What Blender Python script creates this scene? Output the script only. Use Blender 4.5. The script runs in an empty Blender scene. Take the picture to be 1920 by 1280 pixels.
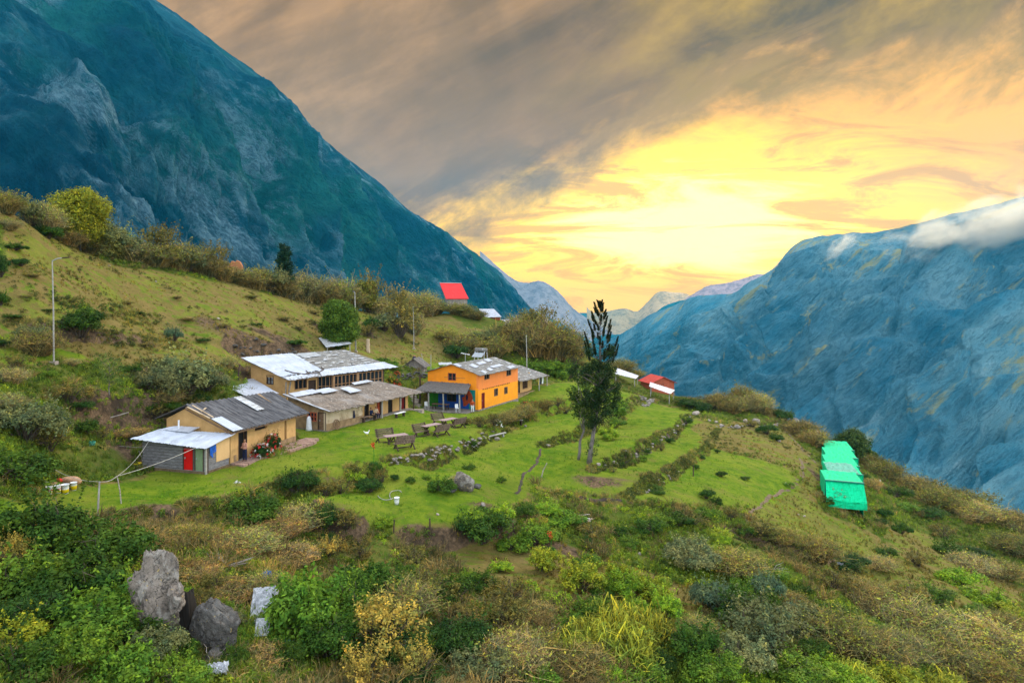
import bpy, math, random
import numpy as np
from mathutils import Vector, Matrix
R = math.radians
sc = bpy.context.scene
col = sc.collection
F, HU, HV = 1280.0, 960.0, 560.0           # focal length and horizon point in 1920x1280 picture pixels

# ------------------------------------------------------------------ camera
cam = bpy.data.cameras.new('camera'); cam.lens = 24; cam.sensor_width = 36
cam.shift_y = -80 / 1920; cam.clip_end = 60000; cam.clip_start = .5
co = bpy.data.objects.new('camera', cam); col.objects.link(co)
co.location = (0, 0, 0); co.rotation_euler = (R(90), 0, 0); sc.camera = co
sc.view_settings.view_transform = 'Standard'; sc.view_settings.look = 'None'
sc.view_settings.exposure = 0; sc.view_settings.gamma = 1
try: sc.cycles.volume_step_rate = 4; sc.cycles.volume_max_steps = 64; sc.cycles.max_bounces = 6; sc.cycles.volume_bounces = 1; sc.cycles.use_denoising = True
except Exception: pass

# ------------------------------------------------------------------ node helper
class NT:
    def __init__(s, nt): s.nt = nt; s.L = nt.links
    def node(s, t, **k):
        n = s.nt.nodes.new(t)
        for a, v in k.items(): setattr(n, a, v)
        return n
    def _in(s, sock, v):
        if hasattr(v, 'is_output') or isinstance(v, bpy.types.NodeSocket): s.L.new(v, sock)
        elif v is not None: sock.default_value = v
    def m(s, op, a, b=None, c=None, clamp=False):
        n = s.node('ShaderNodeMath', operation=op); n.use_clamp = clamp
        s._in(n.inputs[0], a)
        if b is not None: s._in(n.inputs[1], b)
        if c is not None: s._in(n.inputs[2], c)
        return n.outputs[0]
    def ss(s, x, a, b, o0=0., o1=1.):
        n = s.node('ShaderNodeMapRange', interpolation_type='SMOOTHSTEP')
        s._in(n.inputs[0], x); s._in(n.inputs[1], a); s._in(n.inputs[2], b); s._in(n.inputs[3], o0); s._in(n.inputs[4], o1)
        return n.outputs[0]
    def mix(s, f, a, b, bt='MIX'):
        n = s.node('ShaderNodeMix', data_type='RGBA', blend_type=bt)
        s._in(n.inputs[0], f)
        for i, v in ((6, a), (7, b)):
            if isinstance(v, (tuple, list)): v = (*v[:3], 1)
            s._in(n.inputs[i], v)
        return n.outputs[2]
    def noise(s, vec, scale, detail=4, rough=.55, dist=0.):
        n = s.node('ShaderNodeTexNoise'); s._in(n.inputs['Vector'], vec)
        n.inputs['Scale'].default_value = scale; n.inputs['Detail'].default_value = detail
        n.inputs['Roughness'].default_value = rough; n.inputs['Distortion'].default_value = dist
        return n.outputs[0]
    def vor(s, vec, scale, out=0, feature='F1'):
        n = s.node('ShaderNodeTexVoronoi', feature=feature); s._in(n.inputs['Vector'], vec); n.inputs['Scale'].default_value = scale
        return n.outputs[out]
    def map(s, vec, scale=(1, 1, 1), rot=(0, 0, 0), loc=(0, 0, 0)):
        n = s.node('ShaderNodeMapping'); s._in(n.inputs[0], vec)
        n.inputs[1].default_value = loc; n.inputs[2].default_value = rot; n.inputs[3].default_value = scale
        return n.outputs[0]
    def xyz(s, x, y, z):
        n = s.node('ShaderNodeCombineXYZ')
        for i, v in enumerate((x, y, z)): s._in(n.inputs[i], v)
        return n.outputs[0]

# ------------------------------------------------------------------ sky: sunset cloud deck ahead, unseen pale overcast overhead and behind, brightened to light the ground
SUN_AZ, SUN_EL = math.atan(370 / F), R(9)
w = bpy.data.worlds.new('World'); sc.world = w; w.use_nodes = True
w.node_tree.nodes.clear(); T = NT(w.node_tree)
tc = T.node('ShaderNodeTexCoord').outputs['Generated']
sep = T.node('ShaderNodeSeparateXYZ'); T.L.new(tc, sep.inputs[0]); X, Y, Z = sep.outputs
yy = T.m('MAXIMUM', Y, .08)
U = T.m('DIVIDE', X, yy); V = T.m('DIVIDE', Z, yy)
th = R(27); c_, s_ = math.cos(th), math.sin(th)
A = T.m('ADD', T.m('MULTIPLY', U, c_), T.m('MULTIPLY', V, s_))
Bc = T.m('SUBTRACT', T.m('MULTIPLY', V, c_), T.m('MULTIPLY', U, s_))
st1 = T.noise(T.xyz(T.m('MULTIPLY', A, 1.6), T.m('MULTIPLY', Bc, 6.5), .35), 1.0, 7, .55, .5)
st2 = T.noise(T.xyz(T.m('MULTIPLY', A, 4.), T.m('MULTIPLY', Bc, 17), 3.1), 1.0, 8, .6, .8)
big = T.noise(T.xyz(U, V, 4.7), 2.3, 5, .5, .6)
wis = T.noise(T.xyz(T.m('MULTIPLY', U, 3.), T.m('MULTIPLY', V, 15), 7.), 1.3, 8, .62, 1.2)
bl = T.m('ADD', T.m('MULTIPLY', T.m('MINIMUM', U, .30), .47), T.m('MULTIPLY', T.m('MAXIMUM', T.m('SUBTRACT', U, .30), 0.), .16))
edge = T.m('SUBTRACT', V, T.m('ADD', bl, .112))
edge = T.m('ADD', edge, T.m('MULTIPLY', T.m('SUBTRACT', st2, .5), .12))
edge = T.m('ADD', edge, T.m('MULTIPLY', T.m('SUBTRACT', st1, .5), .20))
rag = T.noise(T.xyz(T.m('MULTIPLY', A, 5.5), T.m('MULTIPLY', Bc, 9.), 9.), 1.0, 9, .62, .3)
edge = T.m('ADD', edge, T.m('MULTIPLY', T.m('SUBTRACT', rag, .5), .30))
cl = T.ss(edge, -.03, .10)
du = T.m('DIVIDE', T.m('SUBTRACT', U, .25), .46); dv = T.m('DIVIDE', T.m('SUBTRACT', V, .10), .135)
rr = T.m('SQRT', T.m('ADD', T.m('MULTIPLY', du, du), T.m('MULTIPLY', dv, dv)))
rr = T.m('ADD', rr, T.m('MULTIPLY', T.m('SUBTRACT', wis, .5), 1.5))
glow = T.mix(T.ss(rr, .15, .6), (2.6, 2.1, .60), (1.9, 1.15, .02))
glow = T.mix(T.ss(rr, .6, 1.35), glow, (1.35, .70, .07))
low = T.ss(V, .075, -.01)
glow = T.mix(T.m('MULTIPLY', low, .7), glow, (1.3, .78, .16))
wisp = T.m('MULTIPLY', T.ss(wis, .50, .62), .6)
glow = T.mix(wisp, glow, (.92, .46, .06))
deck = T.mix(T.ss(st1, .30, .68), (.22, .115, .012), (.68, .38, .13))
deck = T.mix(T.m('MULTIPLY', T.ss(big, .40, .66), .6), deck, (.68, .41, .18))
gold = T.ss(U, -.05, .42)
deck = T.mix(T.m('MULTIPLY', T.ss(rag, .40, .62), .45), deck, (.19, .11, .02))
deck = T.mix(T.m('MULTIPLY', gold, .85), deck, T.mix(T.ss(T.m('ADD', T.m('MULTIPLY', rag, .55), T.m('MULTIPLY', st1, .45)), .36, .62), (.17, .105, .0), (.78, .50, .01)))
deck = T.mix(T.ss(edge, .30, .06), deck, T.mix(1., deck, (.60, .56, .42), 'MULTIPLY'))
rim = T.ss(edge, .16, .02)
deck = T.mix(T.m('MULTIPLY', rim, T.m('MULTIPLY', T.ss(st2, .45, .62), .6)), deck, (.86, .50, .10))
front = T.mix(cl, glow, deck)
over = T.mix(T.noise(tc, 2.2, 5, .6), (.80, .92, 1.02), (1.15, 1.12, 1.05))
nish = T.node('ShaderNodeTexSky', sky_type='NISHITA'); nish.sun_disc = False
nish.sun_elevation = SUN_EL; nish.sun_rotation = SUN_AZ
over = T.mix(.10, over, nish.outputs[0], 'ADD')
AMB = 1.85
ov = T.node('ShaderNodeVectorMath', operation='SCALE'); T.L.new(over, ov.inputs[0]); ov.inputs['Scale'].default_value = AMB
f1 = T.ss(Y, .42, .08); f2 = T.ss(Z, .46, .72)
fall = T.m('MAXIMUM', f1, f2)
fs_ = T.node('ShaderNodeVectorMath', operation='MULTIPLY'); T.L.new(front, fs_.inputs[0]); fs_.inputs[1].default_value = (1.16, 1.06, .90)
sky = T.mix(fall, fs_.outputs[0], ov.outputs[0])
sky = T.mix(T.ss(Z, -.02, -.12), sky, (.10, .12, .09))
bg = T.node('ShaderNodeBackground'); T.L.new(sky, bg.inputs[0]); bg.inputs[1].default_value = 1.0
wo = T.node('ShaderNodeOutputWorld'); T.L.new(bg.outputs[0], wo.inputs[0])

sun = bpy.data.lights.new('sun', 'SUN'); sun.energy = 2.8; sun.angle = R(9); sun.color = (1, .82, .58)
so = bpy.data.objects.new('sun', sun); col.objects.link(so)
sd = Vector((math.sin(SUN_AZ + R(22)), math.cos(SUN_AZ + R(22)), math.tan(R(24)))).normalized()
so.rotation_euler = sd.to_track_quat('Z', 'Y').to_euler()
nish.sun_elevation = R(24); nish.sun_rotation = SUN_AZ + R(22)

# ------------------------------------------------------------------ noise + terrain function
_rng = np.random.RandomState(7)
_lat = _rng.rand(8, 256, 256)
def vn(x, y, k=0):
    x = np.asarray(x, float); y = np.asarray(y, float)
    xi = np.floor(x).astype(int); yi = np.floor(y).astype(int)
    fx = x - xi; fy = y - yi; fx = fx * fx * (3 - 2 * fx); fy = fy * fy * (3 - 2 * fy)
    L = _lat[k % 8]; a = L[xi % 256, yi % 256]; b = L[(xi + 1) % 256, yi % 256]
    c = L[xi % 256, (yi + 1) % 256]; d = L[(xi + 1) % 256, (yi + 1) % 256]
    return (a * (1 - fx) + b * fx) * (1 - fy) + (c * (1 - fx) + d * fx) * fy
def fbm(x, y, s, o=4, k=0, g=.5):
    t = 0; a = 1; n = 0
    for i in range(o):
        t = t + a * vn(x * s + 17.3 * i, y * s - 9.1 * i, k + i); n += a; a *= g; s *= 2.03
    return t / n

def px(u, v, d): return ((u - HU) * d / F, d, -(v - HV) * d / F)
CP = [(432,870,48),(555,838,55.5),(385,885,45.5),(268,873,47),(612,808,60),(775,773,72.5),(897,770,85),(971,751,95),(802,765,88),
 (740,835,53),(600,850,51),(300,930,40),(440,905,43.5),(180,985,33),(100,920,38),(30,960,34),(600,930,41.5),(700,1010,38),
 (640,1100,32),(400,980,36),(250,1050,29),(310,1250,22),(100,1200,22),(0,1280,18),(500,1280,22),(750,1280,24),(960,1280,26),(1200,1280,28),
 (1440,1280,30),(1700,1280,35),(1920,1280,40),(2150,1280,47),(-220,1280,15.5),(900,1050,38),(1050,1000,44),(960,1120,33),(1200,1120,36),(745,945,43),(865,925,46),
 (960,880,56),(960,800,72),(1040,770,84),(1080,720,105),(1100,925,53),(1105,868,59),(1200,800,88),(1200,1000,47),(1270,768,112),(1290,850,73),(1400,810,98),(1480,810,104),
 (1500,890,79),(1440,960,62),(1560,948,71),(1535,880,86),(1600,1000,66),(1700,1000,77),(1820,1020,80),(1900,1150,54),(1700,1150,47),(1500,1150,40),(1500,1050,49),(1300,1100,40),
 (100,680,52),(200,765,50),(100,800,43),(0,850,37),(0,700,46),(250,795,50),(150,870,43),(350,745,58),(430,722,64),(400,640,72),(520,660,80),(0,600,54),(0,480,59),(0,397,66),
 (100,500,65),(200,560,67),(300,620,70),(200,490,80),(90,440,74),(440,530,95),(300,500,86),(600,570,110),(700,590,115),(830,588,136),(800,640,115),(700,665,97),(600,625,93),(900,640,122),
 (950,690,116),(1040,650,127),(1060,700,118),(1110,668,136),(1160,692,133),(1205,725,129),(1265,742,125),(1380,764,120),(1480,797,112),(1560,838,105),(1640,885,102),(1750,930,98),
 (1920,988,90),(2120,1060,82),(-200,900,32),(-200,600,50),(-220,340,62),(560,770,66),(700,760,76),(620,740,74),(520,745,69),(660,700,84),(780,700,92),(840,690,104)]
W_ = [px(*c) for c in CP]
W_ += [(0,0,-13.2),(0,-30,-12.5),(-30,0,-4),(-60,0,6),(-60,-30,6),(30,0,-22),(60,0,-36),(60,-30,-36),(90,40,-52),(14,12,-17),(-14,8,-9.3),(-50,20,2),
       (110,80,-60),(-110,60,24),(-90,110,6),(-110,160,-30)]
for u, v, d, s in [(90,430,74,.5),(300,490,88,.5),(440,525,97,.5),(600,560,114,.5),(830,575,150,.5),(1000,610,150,.6),(1110,665,140,.65),(1205,722,134,.65),(1380,764,126,.7),
                (1480,797,118,.7),(1560,838,112,.75),(1640,885,109,.75),(1750,930,105,.75),(1920,988,97,.75),(2120,1060,90,.75)]:
    for e in (30, 75): W_.append(px(u, v, d)[:0] + ((u - HU) * (d + e) / F + e * .35, d + e, -(v - HV) * d / F - e * s))
W_ = np.array(W_)
def _k(r2): return .5 * r2 * np.log(r2 + 1e-9)
n_ = len(W_); S_ = 50.
PX = W_[:, :2] / S_
K = _k(((PX[:, None] - PX[None]) ** 2).sum(-1)) + np.eye(n_) * .0015
Q = np.c_[np.ones(n_), PX]
M_ = np.block([[K, Q], [Q.T, np.zeros((3, 3))]])
SOL = np.linalg.solve(M_, np.r_[W_[:, 2], 0, 0, 0])
def tps(x, y):
    x = np.asarray(x, float); sh = x.shape; x = x.ravel() / S_; y = np.asarray(y, float).ravel() / S_
    o = np.empty(len(x))
    for i in range(0, len(x), 40000):
        a, b = x[i:i + 40000], y[i:i + 40000]
        r2 = (a[:, None] - PX[None, :, 0]) ** 2 + (b[:, None] - PX[None, :, 1]) ** 2
        o[i:i + 40000] = _k(r2) @ SOL[:n_] + SOL[n_] + SOL[n_ + 1] * a + SOL[n_ + 2] * b
    return o.reshape(sh)
def march(u, v, fn):
    d = np.concatenate([np.arange(12, 80, .15), np.arange(80, 190, .4)])
    z = fn((u - HU) * d / F, d); r = -(v - HV) * d / F
    i = np.argmax(z > r)
    if not (z > r).any(): i = int(np.argmax((z - r) / d))      # grazes the crest: take the nearest miss
    return float(d[i])
# banks and terrace walls: polyline in picture pixels (run left to right, high side on its left), height, reach
def gpt(u, v, fn=tps):
    d = march(u, v, fn); return ((u - HU) * d / F, d)
BANKS = [([(1112,882),(1180,860),(1240,822),(1296,780)], 1.1, 4),
 ([(1015,838),(1060,822),(1120,802),(1170,774),(1222,744)], 1.1, 4.5),
 ([(1165,945),(1200,922),(1260,880),(1325,838),(1345,805)], .7, 3),
 ([(1020,927),(1120,940),(1220,950),(1320,962)], .4, 1.5),
 ([(1345,958),(1430,938),(1500,905),(1510,870)], .35, 1.5),
 ([(720,1012),(790,1008),(880,1000),(980,985)], 1.5, 3.2),
 ([(120,775),(165,772),(215,772),(285,765),(330,770)], 2.0, 3),
 ([(400,650),(470,655),(540,662),(600,668)], 1.8, 4),
 ([(725,862),(800,860),(850,846),(905,825),(960,800)], .9, 2.5),
 ([(490,915),(580,905),(660,890),(710,875)], 1.1, 3),
 ([(870,792),(950,795),(1020,775),(1085,742)], 1.0, 3),
 ([(180,985),(300,965),(420,955),(500,935)], 1.0, 3),
 ([(560,960),(640,985),(700,1000)], 1.6, 3),
 ([(20,612),(120,628),(230,640),(330,652)], .9, 3),
 ([(230,705),(300,690),(400,702),(440,705)], .9, 3),
 ([(90,560),(200,585),(300,590)], .5, 2.5),
 ([(560,600),(680,625),(780,645)], .7, 3),
 ([(1330,985),(1420,1010),(1520,1050),(1640,1060)], .9, 4)]
BW = [([gpt(*p) for p in pl], h, r) for pl, h, r in BANKS]
def seg_dist(x, y, pl):
    best = np.full(x.shape, 1e9); sg = np.zeros(x.shape); en = np.zeros(x.shape)
    tot = sum(math.dist(pl[i], pl[i + 1]) for i in range(len(pl) - 1)); acc = 0
    for (ax, ay), (bx, by) in zip(pl[:-1], pl[1:]):
        dx, dy = bx - ax, by - ay; L = math.hypot(dx, dy)
        t = np.clip(((x - ax) * dx + (y - ay) * dy) / (L * L), 0, 1)
        qx, qy = x - ax - t * dx, y - ay - t * dy
        dd = np.hypot(qx, qy); m = dd < best
        best = np.where(m, dd, best); sg = np.where(m, np.sign(dx * qy - dy * qx), sg)
        en = np.where(m, (acc + t * L) / tot, en); acc += L
    return best, sg, en
PADS = []   # flattened building pads: (x, y, z, r)
def H(x, y, micro=True):
    x = np.asarray(x, float); y = np.asarray(y, float)
    z = tps(x, y)
    for pl, h, r in BW:
        xs = [p[0] for p in pl]; ys = [p[1] for p in pl]
        m = (x > min(xs) - 3 * r) & (x < max(xs) + 3 * r) & (y > min(ys) - 3 * r) & (y < max(ys) + 3 * r)
        if not m.any(): continue
        xx, yy_ = x[m], y[m]
        dd, sg, en = seg_dist(xx, yy_, pl)
        s = dd * sg + (fbm(xx, yy_, .5, 3, 2) - .5) * 1.0
        fade = np.clip(np.minimum(en, 1 - en) * 8, 0, 1)
        z[m] = z[m] + h * .5 * np.tanh(s / .28) * np.exp(-(dd / r) ** 2) * fade
    z = z + (fbm(x, y, .11, 4, 3) - .5) * .9 + (fbm(x, y, .8, 3, 5) - .5) * .40
    for (px_, py_, pz_, hx, hy, yaw) in PADS:
        c, s = math.cos(yaw), math.sin(yaw)
        lx = (x - px_) * c + (y - py_) * s; ly = -(x - px_) * s + (y - py_) * c
        dx = np.maximum(np.abs(lx - hx / 2) - hx / 2, 0); dy = np.maximum(np.abs(ly - hy / 2) - hy / 2, 0)
        k = np.clip(1 - np.hypot(dx, dy) / 1.6, 0, 1); k = k * k * (3 - 2 * k)
        z = z * (1 - k) + (pz_ - .06) * k
    return z
def proj(x, y, z): return HU + F * x / y, HV - F * z / y
def G(u, v):
    d = march(u, v, H); x = (u - HU) * d / F
    return x, d, float(H(np.array([x]), np.array([d]))[0])
def hz(x, y): return float(H(np.array([x]), np.array([y]))[0])

# ------------------------------------------------------------------ object helpers
def tag(o, label=None, cat=None, group=None, kind=None):
    if label: o['label'] = label
    if cat: o['category'] = cat
    if group: o['group'] = group
    if kind: o['kind'] = kind
    return o
def empty(name, loc, rz=0, label=None, cat=None, group=None):
    o = bpy.data.objects.new(name, None); col.objects.link(o); o.location = loc; o.rotation_euler = (0, 0, rz)
    o.empty_display_size = .3
    return tag(o, label, cat, group)
def copy_tree(o, parent=None):
    c = o.copy(); col.objects.link(c); c.parent = parent
    for ch in o.children: copy_tree(ch, c)
    return c
class MB:
    def __init__(s): s.v = []; s.f = []
    def add(s, vs, fs):
        b = len(s.v); s.v += [tuple(p) for p in vs]; s.f += [tuple(i + b for i in f) for f in fs]
    def box(s, x0, x1, y0, y1, z0, z1):
        s.hexa([(x0,y0,z0),(x1,y0,z0),(x1,y1,z0),(x0,y1,z0),(x0,y0,z1),(x1,y0,z1),(x1,y1,z1),(x0,y1,z1)])
    def hexa(s, p): s.add(p, [(3,2,1,0),(4,5,6,7),(0,1,5,4),(1,2,6,5),(2,3,7,6),(3,0,4,7)])
    def bar(s, a, b, w, h=None, up=(0, 0, 1)):
        h = h or w; a = Vector(a); b = Vector(b); d = (b - a).normalized(); u = Vector(up)
        if abs(d.dot(u)) > .98: u = Vector((1, 0, 0))
        r = d.cross(u).normalized(); u = r.cross(d)
        q = [r * (-w / 2) - u * (h / 2), r * (w / 2) - u * (h / 2), r * (w / 2) + u * (h / 2), r * (-w / 2) + u * (h / 2)]
        s.add([a + k for k in q] + [b + k for k in q], [(3,2,1,0),(4,5,6,7),(0,1,5,4),(1,2,6,5),(2,3,7,6),(3,0,4,7)])
    def tube(s, pts, rad, n=6):
        pts = [Vector(p) for p in pts]; rad = rad if isinstance(rad, (list, tuple)) else [rad] * len(pts)
        vs = []; fs = []
        for i, p in enumerate(pts):
            d = (pts[min(i + 1, len(pts) - 1)] - pts[max(i - 1, 0)]).normalized()
            a = d.orthogonal().normalized() if abs(d.z) < .99 else Vector((1, 0, 0)); 
            a = d.cross(Vector((.31, .2, .93))).normalized() if abs(d.dot(Vector((.31,.2,.93)))) < .97 else d.cross(Vector((1, 0, 0))).normalized()
            b = d.cross(a)
            for k in range(n):
                t = 2 * math.pi * k / n; vs.append(p + (a * math.cos(t) + b * math.sin(t)) * rad[i])
        for i in range(len(pts) - 1):
            for k in range(n):
                k2 = (k + 1) % n; fs.append((i*n+k, i*n+k2, (i+1)*n+k2, (i+1)*n+k))
        fs.append(tuple(range(n))[::-1]); fs.append(tuple((len(pts)-1)*n + k for k in range(n)))
        s.add(vs, fs)
    def prism(s, poly, n, t):          # planar polygon (3d points) thickened by t along n
        n = Vector(n).normalized() * t; k = len(poly)
        s.add([Vector(p) for p in poly] + [Vector(p) + n for p in poly],
              [tuple(range(k)), tuple(range(2*k-1, k-1, -1))] + [(i, i+k, (i+1) % k + k, (i+1) % k) for i in range(k)])
    def sheet(s, p00, p10, p11, p01, nu=8, nv=4, th=.05, corr=0, waves=0, rough=0, sag=0, seed=0, ragged=0):
        P = [np.array(p, float) for p in (p00, p10, p11, p01)]
        rg = np.random.RandomState(seed); vs = []
        n = np.cross(P[1] - P[0], P[3] - P[0]); n /= np.linalg.norm(n)
        if n[2] < 0: n = -n
        er = rg.randn(nu + 1) * ragged; jit = rg.randn(nu + 1, nv + 1) * rough
        for side in (0, 1):
            for i in range(nu + 1):
                for j in range(nv + 1):
                    a, b = i / nu, j / nv
                    b2 = b + (er[i] if j == 0 else 0)
                    q = P[0]*(1-a)*(1-b2) + P[1]*a*(1-b2) + P[2]*a*b2 + P[3]*(1-a)*b2
                    q = q + n * (corr * math.sin(a * waves * 2 * math.pi) + jit[i, j] - sag * math.sin(math.pi * a) * math.sin(math.pi * b) - (th if side else 0))
                    vs.append(q)
        N = (nu + 1) * (nv + 1); fs = []
        ix = lambda i, j, k: k * N + i * (nv + 1) + j
        up = np.cross(P[1] - P[0], P[3] - P[0])[2] > 0
        for i in range(nu):
            for j in range(nv):
                f = (ix(i,j,0), ix(i+1,j,0), ix(i+1,j+1,0), ix(i,j+1,0)); g = (ix(i,j,1), ix(i,j+1,1), ix(i+1,j+1,1), ix(i+1,j,1))
                fs += [f, g] if up else [f[::-1], g[::-1]]
        for i in range(nu):
            fs += [(ix(i,0,0), ix(i,0,1), ix(i+1,0,1), ix(i+1,0,0)), (ix(i+1,nv,0), ix(i+1,nv,1), ix(i,nv,1), ix(i,nv,0))]
        for j in range(nv):
            fs += [(ix(0,j+1,0), ix(0,j+1,1), ix(0,j,1), ix(0,j,0)), (ix(nu,j,0), ix(nu,j,1), ix(nu,j+1,1), ix(nu,j+1,0))]
        s.add(vs, fs)
    def build(s, name, mat, parent=None, smooth=False, label=None):
        me = bpy.data.meshes.new(name); me.from_pydata(s.v, [], s.f); me.update()
        if smooth: me.polygons.foreach_set('use_smooth', [True] * len(me.polygons))
        if mat: me.materials.append(mat)
        o = bpy.data.objects.new(name, me); col.objects.link(o)
        if parent: o.parent = parent
        if label: o['label'] = label
        return o
def np_mesh(name, V, Fq, mats, fcol=None, smooth=False, midx=None):
    """V (n,3); Fq (m,k) index array"""
    me = bpy.data.meshes.new(name); m, k = Fq.shape
    me.vertices.add(len(V)); me.vertices.foreach_set('co', np.asarray(V, np.float32).ravel())
    me.loops.add(m * k); me.loops.foreach_set('vertex_index', Fq.astype(np.int32).ravel())
    me.polygons.add(m); me.polygons.foreach_set('loop_start', np.arange(0, m * k, k, dtype=np.int32))
    if smooth: me.polygons.foreach_set('use_smooth', np.ones(m, bool))
    for mt in mats: me.materials.append(mt)
    if midx is not None: me.polygons.foreach_set('material_index', midx.astype(np.int32))
    me.update(calc_edges=True)
    if fcol is not None:
        a = me.attributes.new('tint', 'FLOAT', 'FACE'); a.data.foreach_set('value', np.asarray(fcol, np.float32))
    return me
def link(name, me, parent=None, loc=(0, 0, 0)):
    o = bpy.data.objects.new(name, me); col.objects.link(o); o.parent = parent; o.location = loc; return o

# ------------------------------------------------------------------ materials
def new_mat(name):
    m = bpy.data.materials.new(name); m.use_nodes = True; m.node_tree.nodes.clear(); t = NT(m.node_tree)
    p = t.node('ShaderNodeBsdfPrincipled'); o = t.node('ShaderNodeOutputMaterial'); t.L.new(p.outputs[0], o.inputs[0])
    p.inputs['Specular IOR Level'].default_value = .25
    return m, t, p, o
def bump(t, p, h, dist, strength=1.):
    b = t.node('ShaderNodeBump'); b.inputs['Strength'].default_value = strength; b.inputs['Distance'].default_value = dist
    t.L.new(h, b.inputs['Height']); t.L.new(b.outputs[0], p.inputs['Normal'])
def surf(name, c1, c2, scale=2., crack=0, rough=.85, stain=None, sscale=.7, samt=.5, bmp=.02, metal=0, stretch=(1, 1, 1), rot=(0,0,0), thr=(.5, .68), c3=None):
    m, t, p, o = new_mat(name)
    c = t.node('ShaderNodeTexCoord').outputs['Object']; cc = t.map(c, stretch, rot)
    n1 = t.noise(cc, scale, 6, .6); k = t.mix(t.ss(n1, .32, .68), c1, c2)
    if c3: k = t.mix(t.ss(t.noise(cc, scale * 4.3, 3), .56, .66), k, c3)
    if crack: wv = t.noise(cc, 2.1, 4, .6); wz = t.noise(cc, 3.7, 4, .6); cd = t.node('ShaderNodeVectorMath', operation='ADD'); t.L.new(cc, cd.inputs[0]); t.L.new(t.xyz(t.m('MULTIPLY', wv, .9), t.m('MULTIPLY', wz, .9), t.m('MULTIPLY', wv, .5)), cd.inputs[1]); k = t.mix(t.ss(t.vor(t.map(cd.outputs[0], (1.3, 1.3, .45)), crack, 0, 'DISTANCE_TO_EDGE'), .035, .006), k, (.05, .042, .036)); k = t.mix(t.m('MULTIPLY', t.ss(t.noise(t.map(cc, (1, 1, 2.6)), crack * 2.2, 8, .75), .54, .66), .75), k, (.09, .078, .066)); k = t.mix(t.ss(t.noise(cc, 5.5, 5, .6), .62, .68), k, (.36, .26, .10))
    if stain: k = t.mix(t.m('MULTIPLY', t.ss(t.noise(cc, sscale, 5, .65, .4), *thr), samt), k, stain)
    t.L.new(k, p.inputs['Base Color']); p.inputs['Roughness'].default_value = rough; p.inputs['Metallic'].default_value = metal
    if bmp: bump(t, p, t.noise(cc, scale * 3, 5, .65), bmp)
    return m
M = {}
M['adobe'] = surf('adobe_plaster', (.60,.36,.145), (.50,.29,.11), 1.4, stain=(.26,.15,.07), sscale=.9, samt=.5, thr=(.56,.74))
M['adobe_dark'] = surf('raw_adobe', (.33,.22,.12), (.22,.14,.075), 2.5, stain=(.14,.09,.05))
M['plaster_old'] = surf('old_plaster', (.56,.44,.31), (.45,.33,.21), 1.6, stain=(.25,.17,.10), sscale=.8, samt=.7, thr=(.5,.62))
M['plank'] = surf('grey_planks', (.24,.23,.25), (.12,.115,.12), 3, stretch=(1, 1, 9), stain=(.34,.33,.35), sscale=1.2, c3=(.05,.05,.055))
M['wood'] = surf('brown_wood', (.22,.13,.08), (.13,.075,.045), 3, stretch=(4, 1, 4), stain=(.30,.21,.16))
M['wood_dark'] = surf('dark_wood', (.085,.05,.035), (.045,.03,.024), 4)
M['wood_frame'] = surf('window_wood', (.42,.24,.12), (.33,.18,.09), 4)
M['table_top'] = surf('weathered_table_wood', (.36,.25,.25), (.28,.19,.18), 3, stretch=(1, 6, 1))
M['bench_wood'] = surf('bench_wood', (.17,.11,.08), (.09,.06,.045), 3, stretch=(1, 6, 1), c3=(.3,.22,.17))
M['post'] = surf('pale_post', (.38,.36,.33), (.26,.24,.22), 5)
M['tin'] = surf('galvanised_tin', (.40,.43,.50), (.50,.53,.60), .8, rough=.42, stain=(.27,.28,.31), sscale=.9, samt=.6, metal=.15, bmp=.004)
M['tin_rust'] = surf('old_tin', (.30,.29,.28), (.40,.40,.41), 1.6, rough=.6, stain=(.48,.51,.56), sscale=.8, samt=.85, metal=.1, c3=(.20,.165,.14), thr=(.50,.56), stretch=(1,2.2,1))
M['roof_dark'] = surf('dark_fibre_roof', (.12,.115,.12), (.045,.043,.047), 1.6, rough=.85, stain=(.19,.18,.18), stretch=(3.5, .45, .5), c3=(.035,.034,.037))
M['roof_brown'] = surf('weathered_brown_roof', (.20,.155,.12), (.14,.11,.09), 1.2, rough=.9, stain=(.26,.23,.21), sscale=.45, samt=.8, c3=(.30,.26,.22))
M['roof_grey'] = surf('mottled_grey_roof', (.20,.19,.175), (.14,.13,.12), 1.5, rough=.85, stain=(.48,.48,.48), sscale=1.3, samt=.75, thr=(.56,.64), stretch=(.7,2.5,1))
M['thatch'] = surf('grey_thatch', (.17,.15,.14), (.09,.08,.075), 5, rough=.95, stretch=(6, 1, 1), c3=(.24,.21,.18), bmp=.05)
M['orange'] = surf('orange_paint', (.88,.28,.012), (.80,.24,.01), 1.2, rough=.7, stain=(.70,.23,.03), samt=.35)
M['salmon'] = surf('salmon_paint', (.86,.25,.055), (.80,.22,.045), 1.2, rough=.7, stain=(.68,.24,.08), samt=.35)
M['yellowo'] = surf('yellow_orange_paint', (.93,.34,.01), (.87,.30,.01), 1.2, rough=.7, stain=(.74,.27,.03), samt=.35)
M['blue'] = surf('blue_paint', (.008,.05,.27), (.01,.07,.33), 2, rough=.6)
M['teal'] = surf('teal_paint', (.0,.22,.20), (.01,.16,.17), 2, rough=.6)
M['green_paint'] = surf('green_mural_paint', (.03,.22,.01), (.02,.12,.01), 3, rough=.6)
M['rust_paint'] = surf('rust_red_mural_paint', (.42,.07,.015), (.30,.04,.012), 4, rough=.6)
M['maroon'] = surf('maroon_door_paint', (.20,.012,.014), (.15,.01,.012), 2, rough=.5)
M['red_door'] = surf('bright_red_door_paint', (.62,.006,.006), (.5,.005,.005), 2, rough=.5)
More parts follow.
